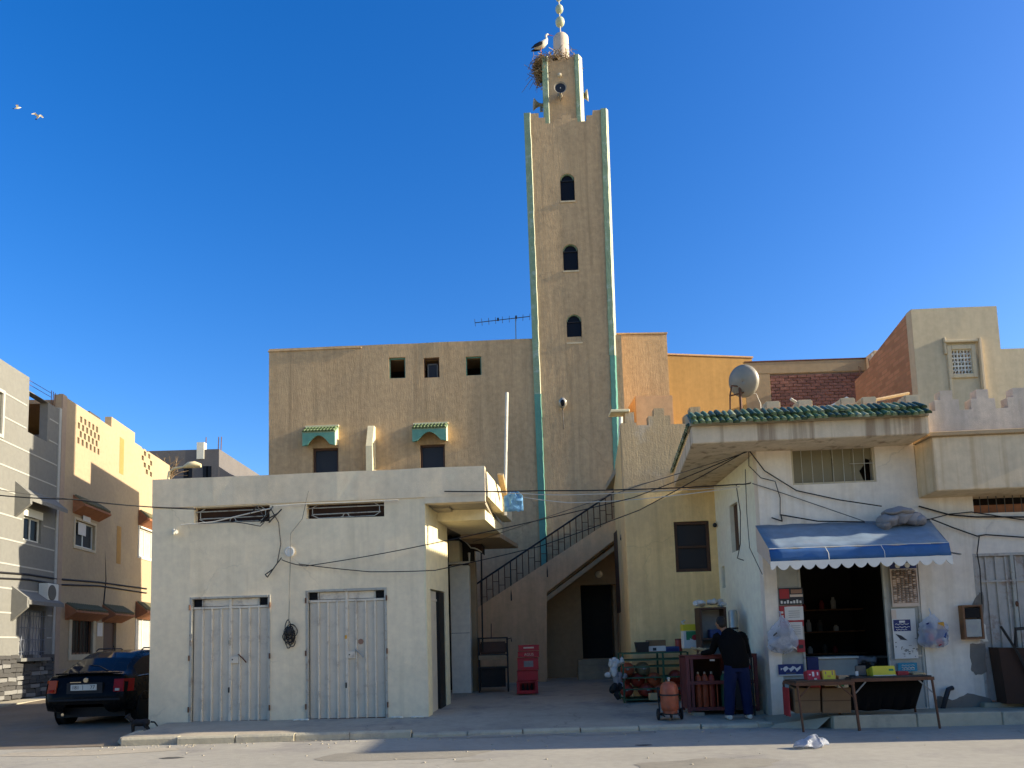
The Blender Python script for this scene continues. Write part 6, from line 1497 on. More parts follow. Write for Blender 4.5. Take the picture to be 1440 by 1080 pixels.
# goods on the rack
def box_at(name, label, cat, x0, y0, x1, y1, Y, d, mat, prints=(), bevel=.006, group=None, top=None):
    p = at(x0, y1, Y); q = at(x1, y1, Y); z1 = at((x0 + x1) / 2, y0, Y).z; t = thing(name, label, cat, p, 0, group); Wd, Hg = q.x - p.x, z1 - p.z
    B('body', mat, t, 0, Wd, 0, d, 0, Hg, bevel=bevel)
    for k, (pm, a, b_, c_, e) in enumerate(prints): B('print', pm, t, a * Wd, b_ * Wd, -.002 - .0004 * k, 0, c_ * Hg, e * Hg)
    if top: B('lid', top, t, -.004, Wd + .004, -.004, d + .004, Hg * .88, Hg + .005)
    return t, Wd, Hg
p = at(903, 917, RY + .1); bk = thing('bucket', 'black square bucket on the left end of the green rack', 'bucket', (p.x, p.y, zb + Hh))
m = MB(); hb = .22; w0, w1 = .1, .135
m.add([(-w0, -w0, 0), (w0, -w0, 0), (w0, w0, 0), (-w0, w0, 0), (-w1, -w1, hb), (w1, -w1, hb), (w1, w1, hb), (-w1, w1, hb), (-w1 + .012, -w1 + .012, hb), (w1 - .012, -w1 + .012, hb), (w1 - .012, w1 - .012, hb), (-w1 + .012, w1 - .012, hb), (-w0 + .01, -w0 + .01, .02), (w0 - .01, -w0 + .01, .02), (w0 - .01, w0 - .01, .02), (-w0 + .01, w0 - .01, .02)],
      [(0, 3, 2, 1)] + [(i, (i + 1) % 4, 4 + (i + 1) % 4, 4 + i) for i in range(4)] + [(4 + i, 4 + (i + 1) % 4, 8 + (i + 1) % 4, 8 + i) for i in range(4)] + [(8 + i, 8 + (i + 1) % 4, 12 + (i + 1) % 4, 12 + i) for i in range(4)] + [(12, 13, 14, 15)])
m.build('pail', 'dark_plastic', bk, fix=False); MB().tube([(-w1, 0, hb)] + [(-w1 * math.cos(a), -.03, hb + .03 - .05 * math.sin(a)) for a in lin(.3, 2.8, 6)] + [(w1, 0, hb)], .005, 4).build('handle', 'grey_metal', bk)
box_at('tray_box', 'open tray box with white side on the green rack', 'box', 912, 900, 937, 917, RY + .05, .3, 'cardboard', [('paper_white', .02, .98, .05, .5), ('ink_dark', .25, .45, .1, .35)])
box_at('blue_tray', 'low blue plastic tray on the green rack', 'tray', 936, 909, 956, 918, RY + .05, .3, 'blue_plastic', [('ink_navy', .1, .9, .2, .7)])
p = at(955, 917, RY + .12); o = thing('red_tin', 'dark red cylindrical tin beside the detergent carton', 'tin', (p.x, p.y, zb + Hh)); MB().lathe([(.065, 0), (.07, .01), (.07, .25), (.065, .26), (.06, .255)], n=16).build('can', 'gas_red', o, smooth=True); MB().lathe([(.073, .235), (.073, .265), (.05, .268)], n=16).build('lid', 'rack_maroon', o)
t, Wd2, Hg2 = box_at('detergent_carton', 'tall white and green carton with yellow top on the racks', 'carton', 962, 878, 988, 912, 15.2, .22, 'paper_white', [('ink_green', .15, 1.0, .35, .72), ('paper_white', .25, .95, .05, .3)], top=None)
B('lid', 'ink_yellow', t, -.004, Wd2 + .004, -.006, .226, Hg2 * .74, Hg2 + .004); MB().tube([(Wd2 * .1, .1, Hg2), (Wd2 * .02, .1, Hg2 + .06), (Wd2 * .2, .1, Hg2 + .09)], [.03, .025, .01], 6).build('crumpled_film', 'clear_bag', t)
MB().lathe([(.055, -.005), (.055, -.003)], (Wd2 * .6, 0, Hg2 * .45), 14, 'y').build('print', 'ink_red', t); MB().prism([(Wd2 * .3, Hg2 * .2), (Wd2 * .9, Hg2 * .26), (Wd2 * .85, Hg2 * .4), (Wd2 * .5, Hg2 * .36), (Wd2 * .35, Hg2 * .42)], -.004, -.001).build('print', 'paper_white', t)
# plastic bags and rubbish hanging at the rack's left end
random.seed(19)
for (px, py, w_, mt, lb) in ((866, 935, .2, 'bag_white', 'pale plastic bags hanging at the left end of the green rack'), (872, 955, .16, 'cloth_grey', 'grey rags below the plastic bags at the green rack'), (868, 972, .13, 'tyre', 'dark rubber scraps at the foot of the green rack')):
    p = at(px, py, RY - .05); m = MB()
    for k in range(9):
        n0 = len(m.v); c = Vector((random.gauss(0, w_ * .35), random.gauss(0, .04), random.gauss(0, w_ * .55))); m.ell(tuple(c), (random.uniform(.04, .09), .05, random.uniform(.05, .1)), 12, 8)
        for i in range(n0, len(m.v)): q = Vector(m.v[i]); m.v[i] = tuple(q + mnoise.noise_vector(q * 14) * .035)
    tag(m.build('rag_bundle', mt, None, smooth=True, loc=p, angle=60), lb, 'rags')
# maroon rack by the shop corner, bottles standing inside
MY = 13.75
ma, mc = at(970, 1000, MY).x, at(1066, 1000, MY).x; zm_ = terr_z(3.6, MY); mt_ = at(1010, 922, MY).z
mr = thing('maroon_rack', 'maroon steel cage of tall gas bottles beside the shop corner', 'rack', (ma, MY, zm_)); Wd = mc - ma; Hh2 = mt_ - zm_; D = .5
for x in (0, Wd * .62, Wd):
    for y in (0, D): B('post', 'rack_maroon', mr, x - .03, x + .03, y - .025, y + .025, .06, Hh2)
B('left_panel', 'rack_maroon', mr, -.02, -.005, .03, D - .03, .12, Hh2 - .02); B('left_panel', 'rack_maroon', mr, .05, .10, -.01, .02, .1, Hh2 - .03)
for z in (.12, Hh2 * .55, Hh2 - .02):
    B('rail', 'rack_maroon', mr, .03, Wd - .03, -.02, .02, z - .03, z + .03)
    B('shelf', 'rack_maroon', mr, .03, Wd - .03, .03, D, z - .02, z)
B('back_panel', 'dark_brown_cloth', mr, 0, Wd, D + .03, D + .05, .1, Hh2)
B('top_plate', 'rack_maroon', mr, -.03, Wd + .03, -.04, D + .05, Hh2, Hh2 + .02)
for x in (.06, Wd - .1): B('skid', 'cement', mr, x, x + .2, .0, D, 0, .06)
for i, (x, mt, lb) in enumerate(((.22, 'gas_orange', 'first tall orange bottle in the maroon cage'), (.34, 'gas_orange', 'second tall orange bottle in the maroon cage'), (.46, 'gas_red', 'third tall bottle from the left in the maroon cage'), (.68, 'gas_green', 'tall green bottle in the maroon cage left of the man'), (.95, 'gas_red', 'tall dark red bottle in the maroon cage right of the man'), (1.1, 'gas_red', 'last tall red bottle at the right of the maroon cage'))):
    gas_bottle('tall_bottle', lb, (ma + x, MY + .2, zm_ + .13), mt, .62, .058, None, 'tall bottles in the maroon cage', True)
for x in (.28, .4, .52): MB().tube([(x, .06, .12), (x, .06, Hh2 * .55)], .01, 5).build('divider', 'gas_orange', mr)
B('tag', 'paper_white', mr, Wd * .33, Wd * .4, -.03, -.02, Hh2 - .09, Hh2 - .06)
# papers on top, board behind, cabinet
m = MB(); random.seed(2)
for k in range(6):
    n0 = len(m.v); m.ell((random.uniform(-.05, .22), random.uniform(0, .15), .02 + random.uniform(0, .12)), (.07, .07, .025), 10, 6)
    for i in range(n0, len(m.v)): q = Vector(m.v[i]); m.v[i] = tuple(q + mnoise.noise_vector(q * 12) * .03)
tag(m.build('paper_scraps', 'pale_wood', None, smooth=True, loc=(ma + .22, MY + .1, zm_ + Hh2 + .02)), 'crumpled tan paper on the maroon cage by the man', 'paper')
ca = at(986, 905, 14.7); cbx = at(1024, 905, 14.7); cz = at(1000, 854, 14.7).z
cb = thing('wall_cabinet', 'dark framed open cabinet standing behind the man', 'cabinet', (ca.x, 14.7, terr_z(3.5, 14.7))); Wd = cbx.x - ca.x; H0 = cz - terr_z(3.5, 14.7)
for (x0, x1, z0, z1) in ((0, .04, 0, H0), (Wd - .04, Wd, 0, H0), (.04, Wd - .04, H0 - .04, H0), (.04, Wd - .04, H0 - .62, H0 - .58), (.04, Wd - .04, H0 - 1.0, H0 - .96)): B('frame', 'dark_brown_wood', cb, x0, x1, 0, .4, z0, z1)
B('back', 'panel_grey', cb, .04, Wd - .04, .36, .4, 0, H0 - .04); B('box', 'blue_plastic', cb, Wd * .4, Wd * .85, .1, .3, H0 - .58, H0 - .42, bevel=.01)
m = MB(); random.seed(22)
for k in range(16):
    n0 = len(m.v); m.ell((random.uniform(0, Wd), random.uniform(.1, .3), .05 + random.uniform(0, .08)), (.06, .06, .05), 8, 6)
    for i in range(n0, len(m.v)): q = Vector(m.v[i]); m.v[i] = tuple(q + mnoise.noise_vector(q * 15) * .03)
tag(m.build('bag_heap', 'bag_white', None, smooth=True, loc=(ca.x, 14.7, cz)), 'heap of white plastic packets on top of the dark cabinet', 'packets')
p = at(1032, 890, 14.6); o = thing('grey_canister', 'upright grey cylinder between the cabinet and shop wall', 'canister', (p.x, 14.6, terr_z(3.5, 14.6))); hh_ = at(1032, 858, 14.6).z - o.location.z
MB().lathe([(.08, 0), (.085, .02), (.085, hh_ - .03), (.07, hh_)], n=14).build('tube', 'grey_metal', o, smooth=True); MB().lathe([(.09, hh_ * .8), (.09, hh_ * .82)], n=14).build('band', 'black_iron', o)
# curved dark panel right of the man
p = at(1066, 1004, 13.6); o = thing('leaning_rack', 'dark wire rack with papers leaning on the shop corner', 'rack', (p.x - .05, 13.62, terr_z(4.3, 13.6)))
hq = at(1064, 888, 13.6).z - o.location.z; pts = [(0, 0, 0), (0, .02, hq * .7), (-.05, .05, hq * .95), (-.16, .05, hq), (-.26, .05, hq * .97)]
MB().tube(pts, .018, 6).build('hoop', 'black_iron', o); B('panel', 'dark_plastic', o, -.3, -.01, .06, .09, .1, hq * .92)
random.seed(6)
for k in range(5): q = B('paper', random.choice(['paper_white', 'paper_pink', 'ink_red']), o, -.27, -.06, .03, .05, hq * (.55 + .07 * k), hq * (.55 + .07 * k) + .07); q.rotation_euler[1] = random.uniform(-.1, .1)
# gas bottle on a trolley
GY = 13.45; p = at(942, 1004, GY)
tr = thing('bottle_trolley', 'small two wheeled iron trolley carrying a gas bottle', 'trolley', (p.x, GY, terr_z(2.7, GY)))
for s in (-1, 1):
    wv = MB().lathe([(.085, -.018), (.1, -.012), (.1, .012), (.085, .018)], (s * .2, 0, .1), 16, 'x').build('wheel', 'tyre', tr, smooth=True); MB().tube([(s * .2, -.0, .1), (s * .2, 0, .101)], .03, 6).build('hub', 'grey_metal', wv)
    MB().tube([(s * .17, .0, .1), (s * .17, .1, .4), (s * .16, .14, .55)], .014, 5).build('upright', 'black_iron', tr); MB().tube([(s * .17, 0, .1), (s * .12, -.17, .08)], .012, 5).build('base_bar', 'black_iron', tr)
MB().tube([(-.2, 0, .1), (.2, 0, .1)], .014, 6).build('axle', 'black_iron', tr); MB().tube([(0, 0, .1), (0, -.18, .02), (0, -.18, .1)], .012, 5).build('stand', 'black_iron', tr); B('plate', 'black_iron', tr, -.15, .15, -.17, .12, .10, .115)
MB().lathe([(.17, .30), (.17, .325), (.158, .325), (.158, .30)], (0, -.03, .12), 18).build('strap', 'black_iron', tr)
gas_bottle('gas_bottle', 'weathered orange gas bottle strapped on the small trolley', (p.x, GY - .03, terr_z(2.7, GY) + .12), 'gas_orange', .60, .155)
box_at('wood_block', 'small tan block on the ground beside the trolley', 'block', 914, 975, 926, 985, 15.1, .15, 'pale_wood')
# red drinks crates
CY = 17.6
def drink_crate(label, x0, y0, x1, y1, openf, txt, g='red drinks crates by the stair'):
    p = at(x0, y1, CY); q = at(x1, y1, CY); z1 = at((x0 + x1) / 2, y0, CY).z; Wd, Hg = q.x - p.x, z1 - p.z; d = .32
    t = thing('drinks_crate', label, 'crate', p, 0, g)
    m = MB()
    if openf:
        m.box(0, .07, 0, .02, 0, Hg); m.box(Wd - .07, Wd, 0, .02, 0, Hg); m.box(.07, Wd - .07, 0, .02, 0, Hg * .28); m.box(.07, Wd - .07, 0, .02, Hg * .86, Hg)
    else: m.box(0, Wd, 0, .02, 0, Hg)
    m.box(0, .02, .02, d, 0, Hg); m.box(Wd - .02, Wd, .02, d, 0, Hg); m.box(.02, Wd - .02, d - .02, d, 0, Hg); m.box(.02, Wd - .02, .02, d - .02, 0, .02)
    m.build('shell', 'crate_red', t, bevel=.004)
    for z in (0.0, Hg - .022): B('rim', 'crate_red', t, -.008, Wd + .008, -.01, 0.0, z + .002, z + .02)
    if openf:
        for k in range(3): MB().lathe([(.03, 0), (.03, .12), (.012, .17), (.014, .2)], (Wd * (.3 + .2 * k), .1, .02), 8).build('bottle', 'glass_dark', t, smooth=True)
    if txt: text('lettering', txt, .085, 'paper_pink', t, (Wd * .52, -.014, Hg * .45))
    return t, Wd, Hg
drink_crate('lowest red drinks crate of the stack, with open sides', 727, 958, 757, 976, True, None)
drink_crate('second red drinks crate of the stack from the ground', 727.5, 943, 757, 957.5, False, None)
t, wq, hq_ = drink_crate('third red drinks crate of the stack from the ground', 728, 925, 757.5, 942.5, False, None); B('label', 'stone_light', t, wq * .3, wq * .75, -.004, 0, hq_ * .25, hq_ * .75)
drink_crate('red drinks crate second from the top, with white lettering', 728.5, 916, 758, 924.5, False, 'AGUS'); t, wq, hq_ = drink_crate('topmost red drinks crate of the stack', 729, 907, 758, 915.5, False, None); B('label', 'paper_pink', t, wq * .25, wq * .75, -.004, 0, hq_ * .4, hq_ * .65)
# dark cart / barbecue stand at the passage wall
KY = 18.6; p = at(673, 966, KY); q = at(716, 966, KY); zt2 = at(695, 897, KY).z
kt = thing('iron_stand', 'black iron cooking stand beside the stair wall', 'stand', (p.x, KY, terr_z(0, KY))); Wd = q.x - p.x; Hq = zt2 - terr_z(0, KY)
for x in (0.02, Wd - .02):
    for y in (0, .45): MB().tube([(x, y, 0), (x, y, Hq)], .02, 5).build('leg', 'black_iron', kt)
for z in (Hq, Hq * .68, Hq * .45): B('rail', 'black_iron', kt, 0, Wd, -.02, .47, z - .02, z + .015)
B('tray', 'dark_brown_wood', kt, .03, Wd - .03, 0, .45, Hq * .70, Hq * .93, bevel=.04); B('shelf_edge', 'mosque_dark', kt, .02, Wd - .05, -.025, -.021, Hq * .6, Hq * .68); B('dark_box', 'interior_dark', kt, .06, Wd - .08, .02, .42, .12, Hq * .43)
MB().tube([(Wd * .45, .2, Hq), (Wd * .46, .2, Hq + .35)], .012, 5).build('rod', 'rust', kt); MB().tube([(Wd, -.02, Hq * .97), (Wd + .08, -.02, Hq * .99), (Wd + .09, -.02, Hq * .92)], .012, 5).build('handle', 'black_iron', kt)
# coil of black cable on the white wall
c = W.uz(408, 892); ck = thing('cable_coil', 'tangled coil of black cable hung between the steel doors', 'cable', W.w(c[0], -.03, c[1]), W.ang); random.seed(24)
for k in range(14):
    cx, cz_, rx, rz = random.gauss(0, .03), random.gauss(0, .06), random.uniform(.04, .13), random.uniform(.06, .16); ph = random.uniform(0, 6)
    MB().tube([(cx + rx * math.cos(a + ph), -.02 + .02 * math.sin(a * 3 + k), cz_ + rz * math.sin(a + ph)) for a in lin(0, 5.6, 16)], .009 if k > 3 else .006, 5).build('loop', 'cable', ck)
MB().ell((0.0, -.02, .06), (.06, .03, .09), 10, 8).build('knot', 'cable', ck, smooth=True)
# white plastic bag on the road
p = at_z(1141, 1052, 0.0); m = MB(); random.seed(4); n, mr_ = 30, 14
for j in range(mr_ + 1):
    for k in range(n):
        a = 2 * math.pi * k / n; t = j / mr_; r_ = (1 - t ** 1.5) * (1 + .25 * math.sin(a * 2 + 1) + .12 * math.sin(a * 5))
        q = Vector((.22 * r_ * math.cos(a) + .06 * t, .15 * r_ * math.sin(a), .15 * t ** .8)); q3 = q * 11 + Vector((3, 1, 2))
        m.v.append(tuple(q * .9 + mnoise.noise_vector(q3) * .03 + mnoise.noise_vector(q3 * 2.5) * .015 + Vector((0, 0, .012))))
m.f = [(j * n + k, j * n + (k + 1) % n, (j + 1) * n + (k + 1) % n, (j + 1) * n + k) for j in range(mr_) for k in range(n)]; m.m = [0] * len(m.f)
o = m.build('plastic_bag', 'clear_bag', None, smooth=True, loc=(p.x, p.y, .02), fix=False, angle=25); md = o.modifiers.new('t', 'SOLIDIFY'); md.thickness = .004
tag(o, 'crumpled clear plastic bag lying on the road at the shadow edge', 'bag')
# ================================================================== car, cat, man, birds
cr = thing('parked_car', 'black liftback car parked beyond the lock-up corner, seen from behind', 'car', at_z(117, 1024, .02), rad(2.5))
KZ = 1.09
ST = [(.00, .44, .68, .60, .62, .62), (.03, .34, .77, .64, .73, .68), (.09, .29, .82, .84, .75, .90), (.16, .27, .84, .90, .73, .985), (.26, .26, .85, .915, .71, 1.01), (.44, .24, .86, .92, .68, 1.04), (.68, .22, .862, .925, .635, 1.16), (.95, .21, .865, .93, .60, 1.29), (1.25, .21, .865, .93, .575, 1.39), (1.5, .21, .865, .93, .565, 1.425), (2.1, .21, .865, .93, .565, 1.44), (2.7, .21, .865, .92, .56, 1.42), (3.0, .21, .865, .915, .585, 1.30), (3.4, .22, .86, .91, .66, 1.0), (4.1, .24, .83, .80, .66, .86), (4.38, .3, .75, .64, .62, .70), (4.46, .4, .66, .55, .56, .58)]
def ringc(s):
    y, zb, hw, zs, wt, zt = s; e = hw * .94
    h = [(hw * .55, zb), (hw * .95, zb + .05), (hw, zb + (zs - zb) * .35), (hw * 1.0, zb + (zs - zb) * .7), (hw * .985, zs - .05), (e, zs), (e + (wt - e) * .8, zs + (zt - zs) * .78), (wt * .9, zt - .018), (wt * .5, zt), (0, zt + .006)]
    full = h + [(-x, z) for x, z in h[-2::-1]]
    return [(x, y, z * KZ) for x, z in full]
R_ = [ringc(s) for s in ST]; n = len(R_[0])
parts = {'body': MB(), 'rear_window': MB(), 'windscreen': MB(), 'side_window': MB(), 'side_window_b': MB()}
def addq(mb, i, j, k=0): mb.add([R_[i][j], R_[i][j + 1], R_[i + 1][j + 1], R_[i + 1][j]], [(0, 1, 2, 3)])
body = MB(); body.v = [p for r in R_ for p in r]
for i in range(len(ST) - 1):
    for j in range(n - 1):
        f = (i * n + j, i * n + j + 1, (i + 1) * n + j + 1, (i + 1) * n + j)
        tgt = None
        if 5 <= i <= 7 and 7 <= j <= n - 9: tgt = 'rear_window'
        if 11 <= i <= 12 and 7 <= j <= n - 9: tgt = 'windscreen'
        if 5 <= i <= 12 and (j == 5 or j == n - 7): tgt = ('side_window' if j == 5 else 'side_window_b') if 6 <= i <= 11 else None
        if tgt: addq(parts[tgt], i, j)
        else: body.f.append(f); body.m.append(0)
body.f.append(tuple(range(n))); body.m.append(0); body.f.append(tuple(range((len(ST) - 1) * n, len(ST) * n))[::-1]); body.m.append(0)
body.build('body', 'car_black', cr, smooth=True, angle=50)
for k, mb in (('rear_window', parts['rear_window']), ('windscreen', parts['windscreen']), ('side_window', parts['side_window']), ('side_window', parts['side_window_b'])): mb.build(k, 'glass_car', cr, smooth=True, fix=False)
B('underbody', 'car_plastic', cr, -.7, .7, .3, 4.2, .2, .4)
for s in (-1, 1):
    for y in (.86, 3.5):
        wv = bpy.data.objects.new('wheel', None); COL.objects.link(wv); wv.parent = cr; wv.location = (s * .76, y, .315)
        MB().lathe([(.2, -.1), (.29, -.1), (.315, -.07), (.318, .07), (.29, .1), (.2, .1)], n=24, axis='x').build('tyre', 'tyre', wv, smooth=True); MB().lathe([(.03, s * .07), (.19, s * .085), (.205, s * .1), (.2, s * .06)], n=20, axis='x').build('rim', 'rim', wv, smooth=True)
        MB().lathe([(.365, s * .095), (.34, s * .112), (.33, s * .1), (.33, s * .02)], (0, 0, .02), 24, 'x').build('arch', 'car_plastic', wv)
    pl = [(s * .58, -.0), (s * .76, .035), (s * .835, .11), (s * .868, .30), (s * .84, .30), (s * .81, .14), (s * .74, .07), (s * .58, .05)]
    m = MB(); zz0, zz1 = .66 * KZ, .895 * KZ
    vs = [(x, y + .0, zz0) for x, y in pl] + [(x * .99, y + .055, zz1) for x, y in pl]; k = len(pl)
    m.add(vs, [tuple(range(k)), tuple(range(2 * k - 1, k - 1, -1))] + [(i, (i + 1) % k, (i + 1) % k + k, i + k) for i in range(k)]); tl = m.build('tail_light', 'tail_orange' if s < 0 else 'tail_red', cr, smooth=True, angle=30)
    B('lens_strip', 'lens' if s > 0 else 'tail_red', tl, min(s * .62, s * .7), max(s * .62, s * .7), -.008, .02, zz0 + .02, zz0 + .07)
    MB().tube([(s * .86, .5, .93 * KZ), (s * .84, .9, .94 * KZ), (s * .84, 3.2, .93 * KZ)], .008, 4).build('trim', 'chrome', cr)
B('plate_recess', 'car_plastic', cr, -.36, .36, .005, .06, .64 * KZ, .84 * KZ); pb = B('number_plate', 'plate_white', cr, -.27, .25, -.012, .004, .70 * KZ, .81 * KZ); text('number', '181', .1, 'ink_dark', pb, (-.17, -.014, .753 * KZ)); text('number', '77', .1, 'ink_dark', pb, (.17, -.014, .753 * KZ)); B('divider', 'ink_dark', pb, -.03, -.022, -.014, -.011, .71 * KZ, .8 * KZ)
MB().lathe([(.05, -.012), (.055, 0), (.04, -.016)], (0, .06, .885 * KZ), 16, 'y').build('badge', 'chrome', cr, smooth=True); B('handle_bar', 'chrome', cr, -.3, -.08, .02, .05, .845 * KZ, .86 * KZ); B('bumper_strip', 'car_plastic', cr, -.72, .72, -.012, .05, .5 * KZ, .54 * KZ, bevel=.01)
B('boot_lip', 'car_black', cr, -.66, .66, .12, .24, 1.0 * KZ, 1.025 * KZ, bevel=.01); MB().tube([(0, 1.3, 1.42 * KZ), (0, 1.22, 1.53 * KZ)], .008, 5).build('aerial', 'dark_plastic', cr); MB().tube([(.25, .45, 1.055 * KZ), (.0, .62, 1.14 * KZ), (-.2, .66, 1.16 * KZ)], .01, 4).build('wiper', 'dark_plastic', cr)
for s in (-1, 1): MB().tube([(s * .5, 1.5, 1.43 * KZ), (s * .5, 1.6, 1.475 * KZ), (s * .5, 2.7, 1.47 * KZ), (s * .49, 2.8, 1.42 * KZ)], .016, 5).build('roof_rail', 'dark_plastic', cr)
MB().ell((.93, 2.9, .98 * KZ), (.09, .06, .06), 10, 6).build('mirror', 'car_black', cr, smooth=True); MB().ell((-.93, 2.9, .98 * KZ), (.09, .06, .06), 10, 6).build('mirror', 'car_black', cr, smooth=True)
for s in (-.45,): MB().tube([(s, .05, .28), (s, .3, .28)], .03, 8).build('exhaust', 'chrome', cr)

def fused(mb, name, mat, parent, voxel, smooth_it=6):
    """grow several limbs into one continuous skin"""
    me = bpy.data.meshes.new(name); me.from_pydata(mb.v, [], mb.f)
    bm = bmesh.new(); bm.from_mesh(me); bmesh.ops.recalc_face_normals(bm, faces=bm.faces); bm.to_mesh(me); bm.free()
    o = bpy.data.objects.new('tmp', me); COL.objects.link(o)
    r = o.modifiers.new('r', 'REMESH'); r.mode = 'VOXEL'; r.voxel_size = voxel; r.use_smooth_shade = True
    if smooth_it: s = o.modifiers.new('s', 'SMOOTH'); s.iterations = smooth_it; s.factor = .5
    bpy.context.view_layer.update(); m2 = bpy.data.meshes.new_from_object(o.evaluated_get(bpy.context.evaluated_depsgraph_get()))
    bpy.data.objects.remove(o); m2.name = name
    m2.materials.clear()
    for q in (mat if isinstance(mat, (list, tuple)) else [mat]): m2.materials.append(MT[q])
    return link(name, m2, parent)
def ringtube(mb, pts, n=14):
    """pts: (center, rx, ry) elliptic sections standing across z, or along the path"""
    P = [Vector(p[0]) for p in pts]; vs = []; fs = []
    for i, p in enumerate(pts):
        t = (P[min(i + 1, len(P) - 1)] - P[max(i - 1, 0)]).normalized()
        a = X_ - t * X_.dot(t)
        if a.length < .3: a = Y_ - t * Y_.dot(t)
        a.normalize(); c = t.cross(a).normalized()
        for k in range(n): th = 2 * math.pi * k / n; vs.append(P[i] + a * p[1] * math.cos(th) + c * p[2] * math.sin(th))
    for i in range(len(pts) - 1):
        for k in range(n): fs.append((i * n + k, i * n + (k + 1) % n, (i + 1) * n + (k + 1) % n, (i + 1) * n + k))
    fs += [tuple(range(n - 1, -1, -1)), tuple(range((len(pts) - 1) * n, len(pts) * n))]; mb.add(vs, fs)
# the man at the cage, seen from behind
mp = at_z(1040, 1011, .10); man = thing('person', 'man in black jacket and blue trousers leaning over the maroon cage, seen from behind', 'person', (mp.x, mp.y, terr_z(3.8, mp.y) + .002), 0)
Ls, Rs = (-.27, .1, 1.41), (.15, .1, 1.42); Le, Re = (-.34, .24, 1.16), (.25, .18, 1.15); Lh, Rh = (-.47, .48, 1.12), (.20, .44, 1.10)
bd = MB()
ringtube(bd, [((.0, .0, .86), .15, .11), ((.0, .01, .98), .165, .115), ((-.02, .03, 1.1), .15, .10), ((-.05, .07, 1.28), .17, .11), ((-.07, .1, 1.42), .17, .09), ((-.10, .12, 1.47), .08, .07), ((-.13, .145, 1.51), .055, .058), ((-.15, .16, 1.56), .055, .06)])
bd.ell((-.18, .185, 1.645), (.074, .094, .115), 18, 14); bd.ell((-.185, .23, 1.60), (.055, .07, .07), 14, 10)
bd.ell((-.256, .19, 1.635), (.014, .024, .034), 8, 8); bd.ell((-.104, .175, 1.64), (.014, .024, .034), 8, 8)                                    # ears
bd.tube([(-.19, .275, 1.66), (-.192, .30, 1.625), (-.19, .285, 1.615)], [.012, .016, .012], 8); bd.ell((-.19, .278, 1.575), (.026, .012, .010), 8, 6)       # nose, mouth
for sx in (-.027, .027): bd.ell((-.185 + sx, .268, 1.655), (.013, .010, .010), 8, 6)
for (h, k, a, t) in (((-.09, 0, .9), (-.13, .03, .49), (-.165, .0, .09), (-.17, .12, .035)), ((.09, 0, .9), (.14, .04, .49), (.165, .02, .09), (.18, .14, .035))):
    ringtube(bd, [(h, .085, .09), (Vector(h).lerp(Vector(k), .5), .075, .08), (k, .055, .06), (Vector(k).lerp(Vector(a), .35), .052, .06), (a, .036, .04)]); bd.tube([a, t], [.04, .03], 8)
for (s, e, h, sg) in ((Ls, Le, Lh, -1), (Rs, Re, Rh, 1)):
    ringtube(bd, [(s, .055, .055), (e, .042, .042), (h, .028, .026)], 10)
    d = (Vector(h) - Vector(e)).normalized(); side = Z_.cross(d).normalized(); pc = Vector(h) + d * .05
    ringtube(bd, [(h, .028, .022), (pc, .040, .017), (Vector(h) + d * .09, .040, .015)], 10)
    for q, (off, L) in enumerate(((-.030, .062), (-.010, .074), (.010, .070), (.030, .055))):
        b0 = Vector(h) + d * .085 + side * off; bd.tube([b0, b0 + d * L * .5 - Z_ * .006, b0 + d * L * .85 - Z_ * .025, b0 + d * L - Z_ * .045], [.0095, .0092, .0088, .007], 8)
    th = Vector(h) + d * .03 - side * sg * .035 * (-1); bd.tube([th, th - side * sg * (-.03) + d * .025 - Z_ * .01, th - side * sg * (-.035) + d * .055 - Z_ * .02], [.011, .0105, .008], 8)
fused(bd, 'body', 'skin', man, .0075, 4)
hr = MB(); hr.ell((-.178, .172, 1.672), (.08, .096, .10), 18, 12); hr.ell((-.168, .125, 1.625), (.068, .055, .07), 14, 10); fused(hr, 'hair', 'hair', man, .009, 4)
jk = MB()
ringtube(jk, [((.01, .0, .87), .205, .15), ((.01, .0, .96), .22, .165), ((-.01, .02, 1.08), .22, .16), ((-.04, .06, 1.25), .235, .16), ((-.065, .09, 1.38), .225, .135), ((-.085, .11, 1.46), .14, .10), ((-.12, .135, 1.525), .075, .078)], 18)
for (s, e, h) in ((Ls, Le, Lh), (Rs, Re, Rh)):
    S_, E_, H_ = Vector(s), Vector(e), Vector(h); ringtube(jk, [(S_ + Vector((.04 if s is Ls else -.04, 0, .02)), .07, .07), (S_, .082, .082), (S_.lerp(E_, .55), .07, .068), (E_, .062, .062), (E_.lerp(H_, .5), .054, .052), (E_.lerp(H_, .94), .047, .044)], 12)
jv = fused(jk, 'jacket', 'jacket_black', man, .012, 5)
tr_ = MB(); ringtube(tr_, [((.0, .0, .80), .15, .12), ((.0, .0, .90), .18, .135), ((.005, .0, .99), .175, .125)], 16)
for (h, k, a) in (((-.095, 0, .86), (-.135, .03, .48), (-.165, .0, .075)), ((.095, 0, .86), (.145, .04, .48), (.168, .02, .075))):
    H_, K_, A_ = Vector(h), Vector(k), Vector(a); ringtube(tr_, [(H_ + Z_ * .06, .112, .125), (H_.lerp(K_, .4), .112, .118), (K_, .096, .10), (K_.lerp(A_, .5), .09, .098), (A_, .082, .092)], 14)
fused(tr_, 'trousers', 'jeans_blue', man, .012, 5)
for (x, y) in ((-.168, .0), (.172, .02)):
    s_ = MB(); ringtube(s_, [((x, y - .08, .045), .035, .04), ((x, y - .03, .055), .046, .055), ((x, y + .06, .045), .05, .045), ((x + .01, y + .15, .035), .048, .035), ((x + .01, y + .19, .028), .03, .024)], 12); fused(s_, 'shoe', 'shoe_white', man, .009, 3)
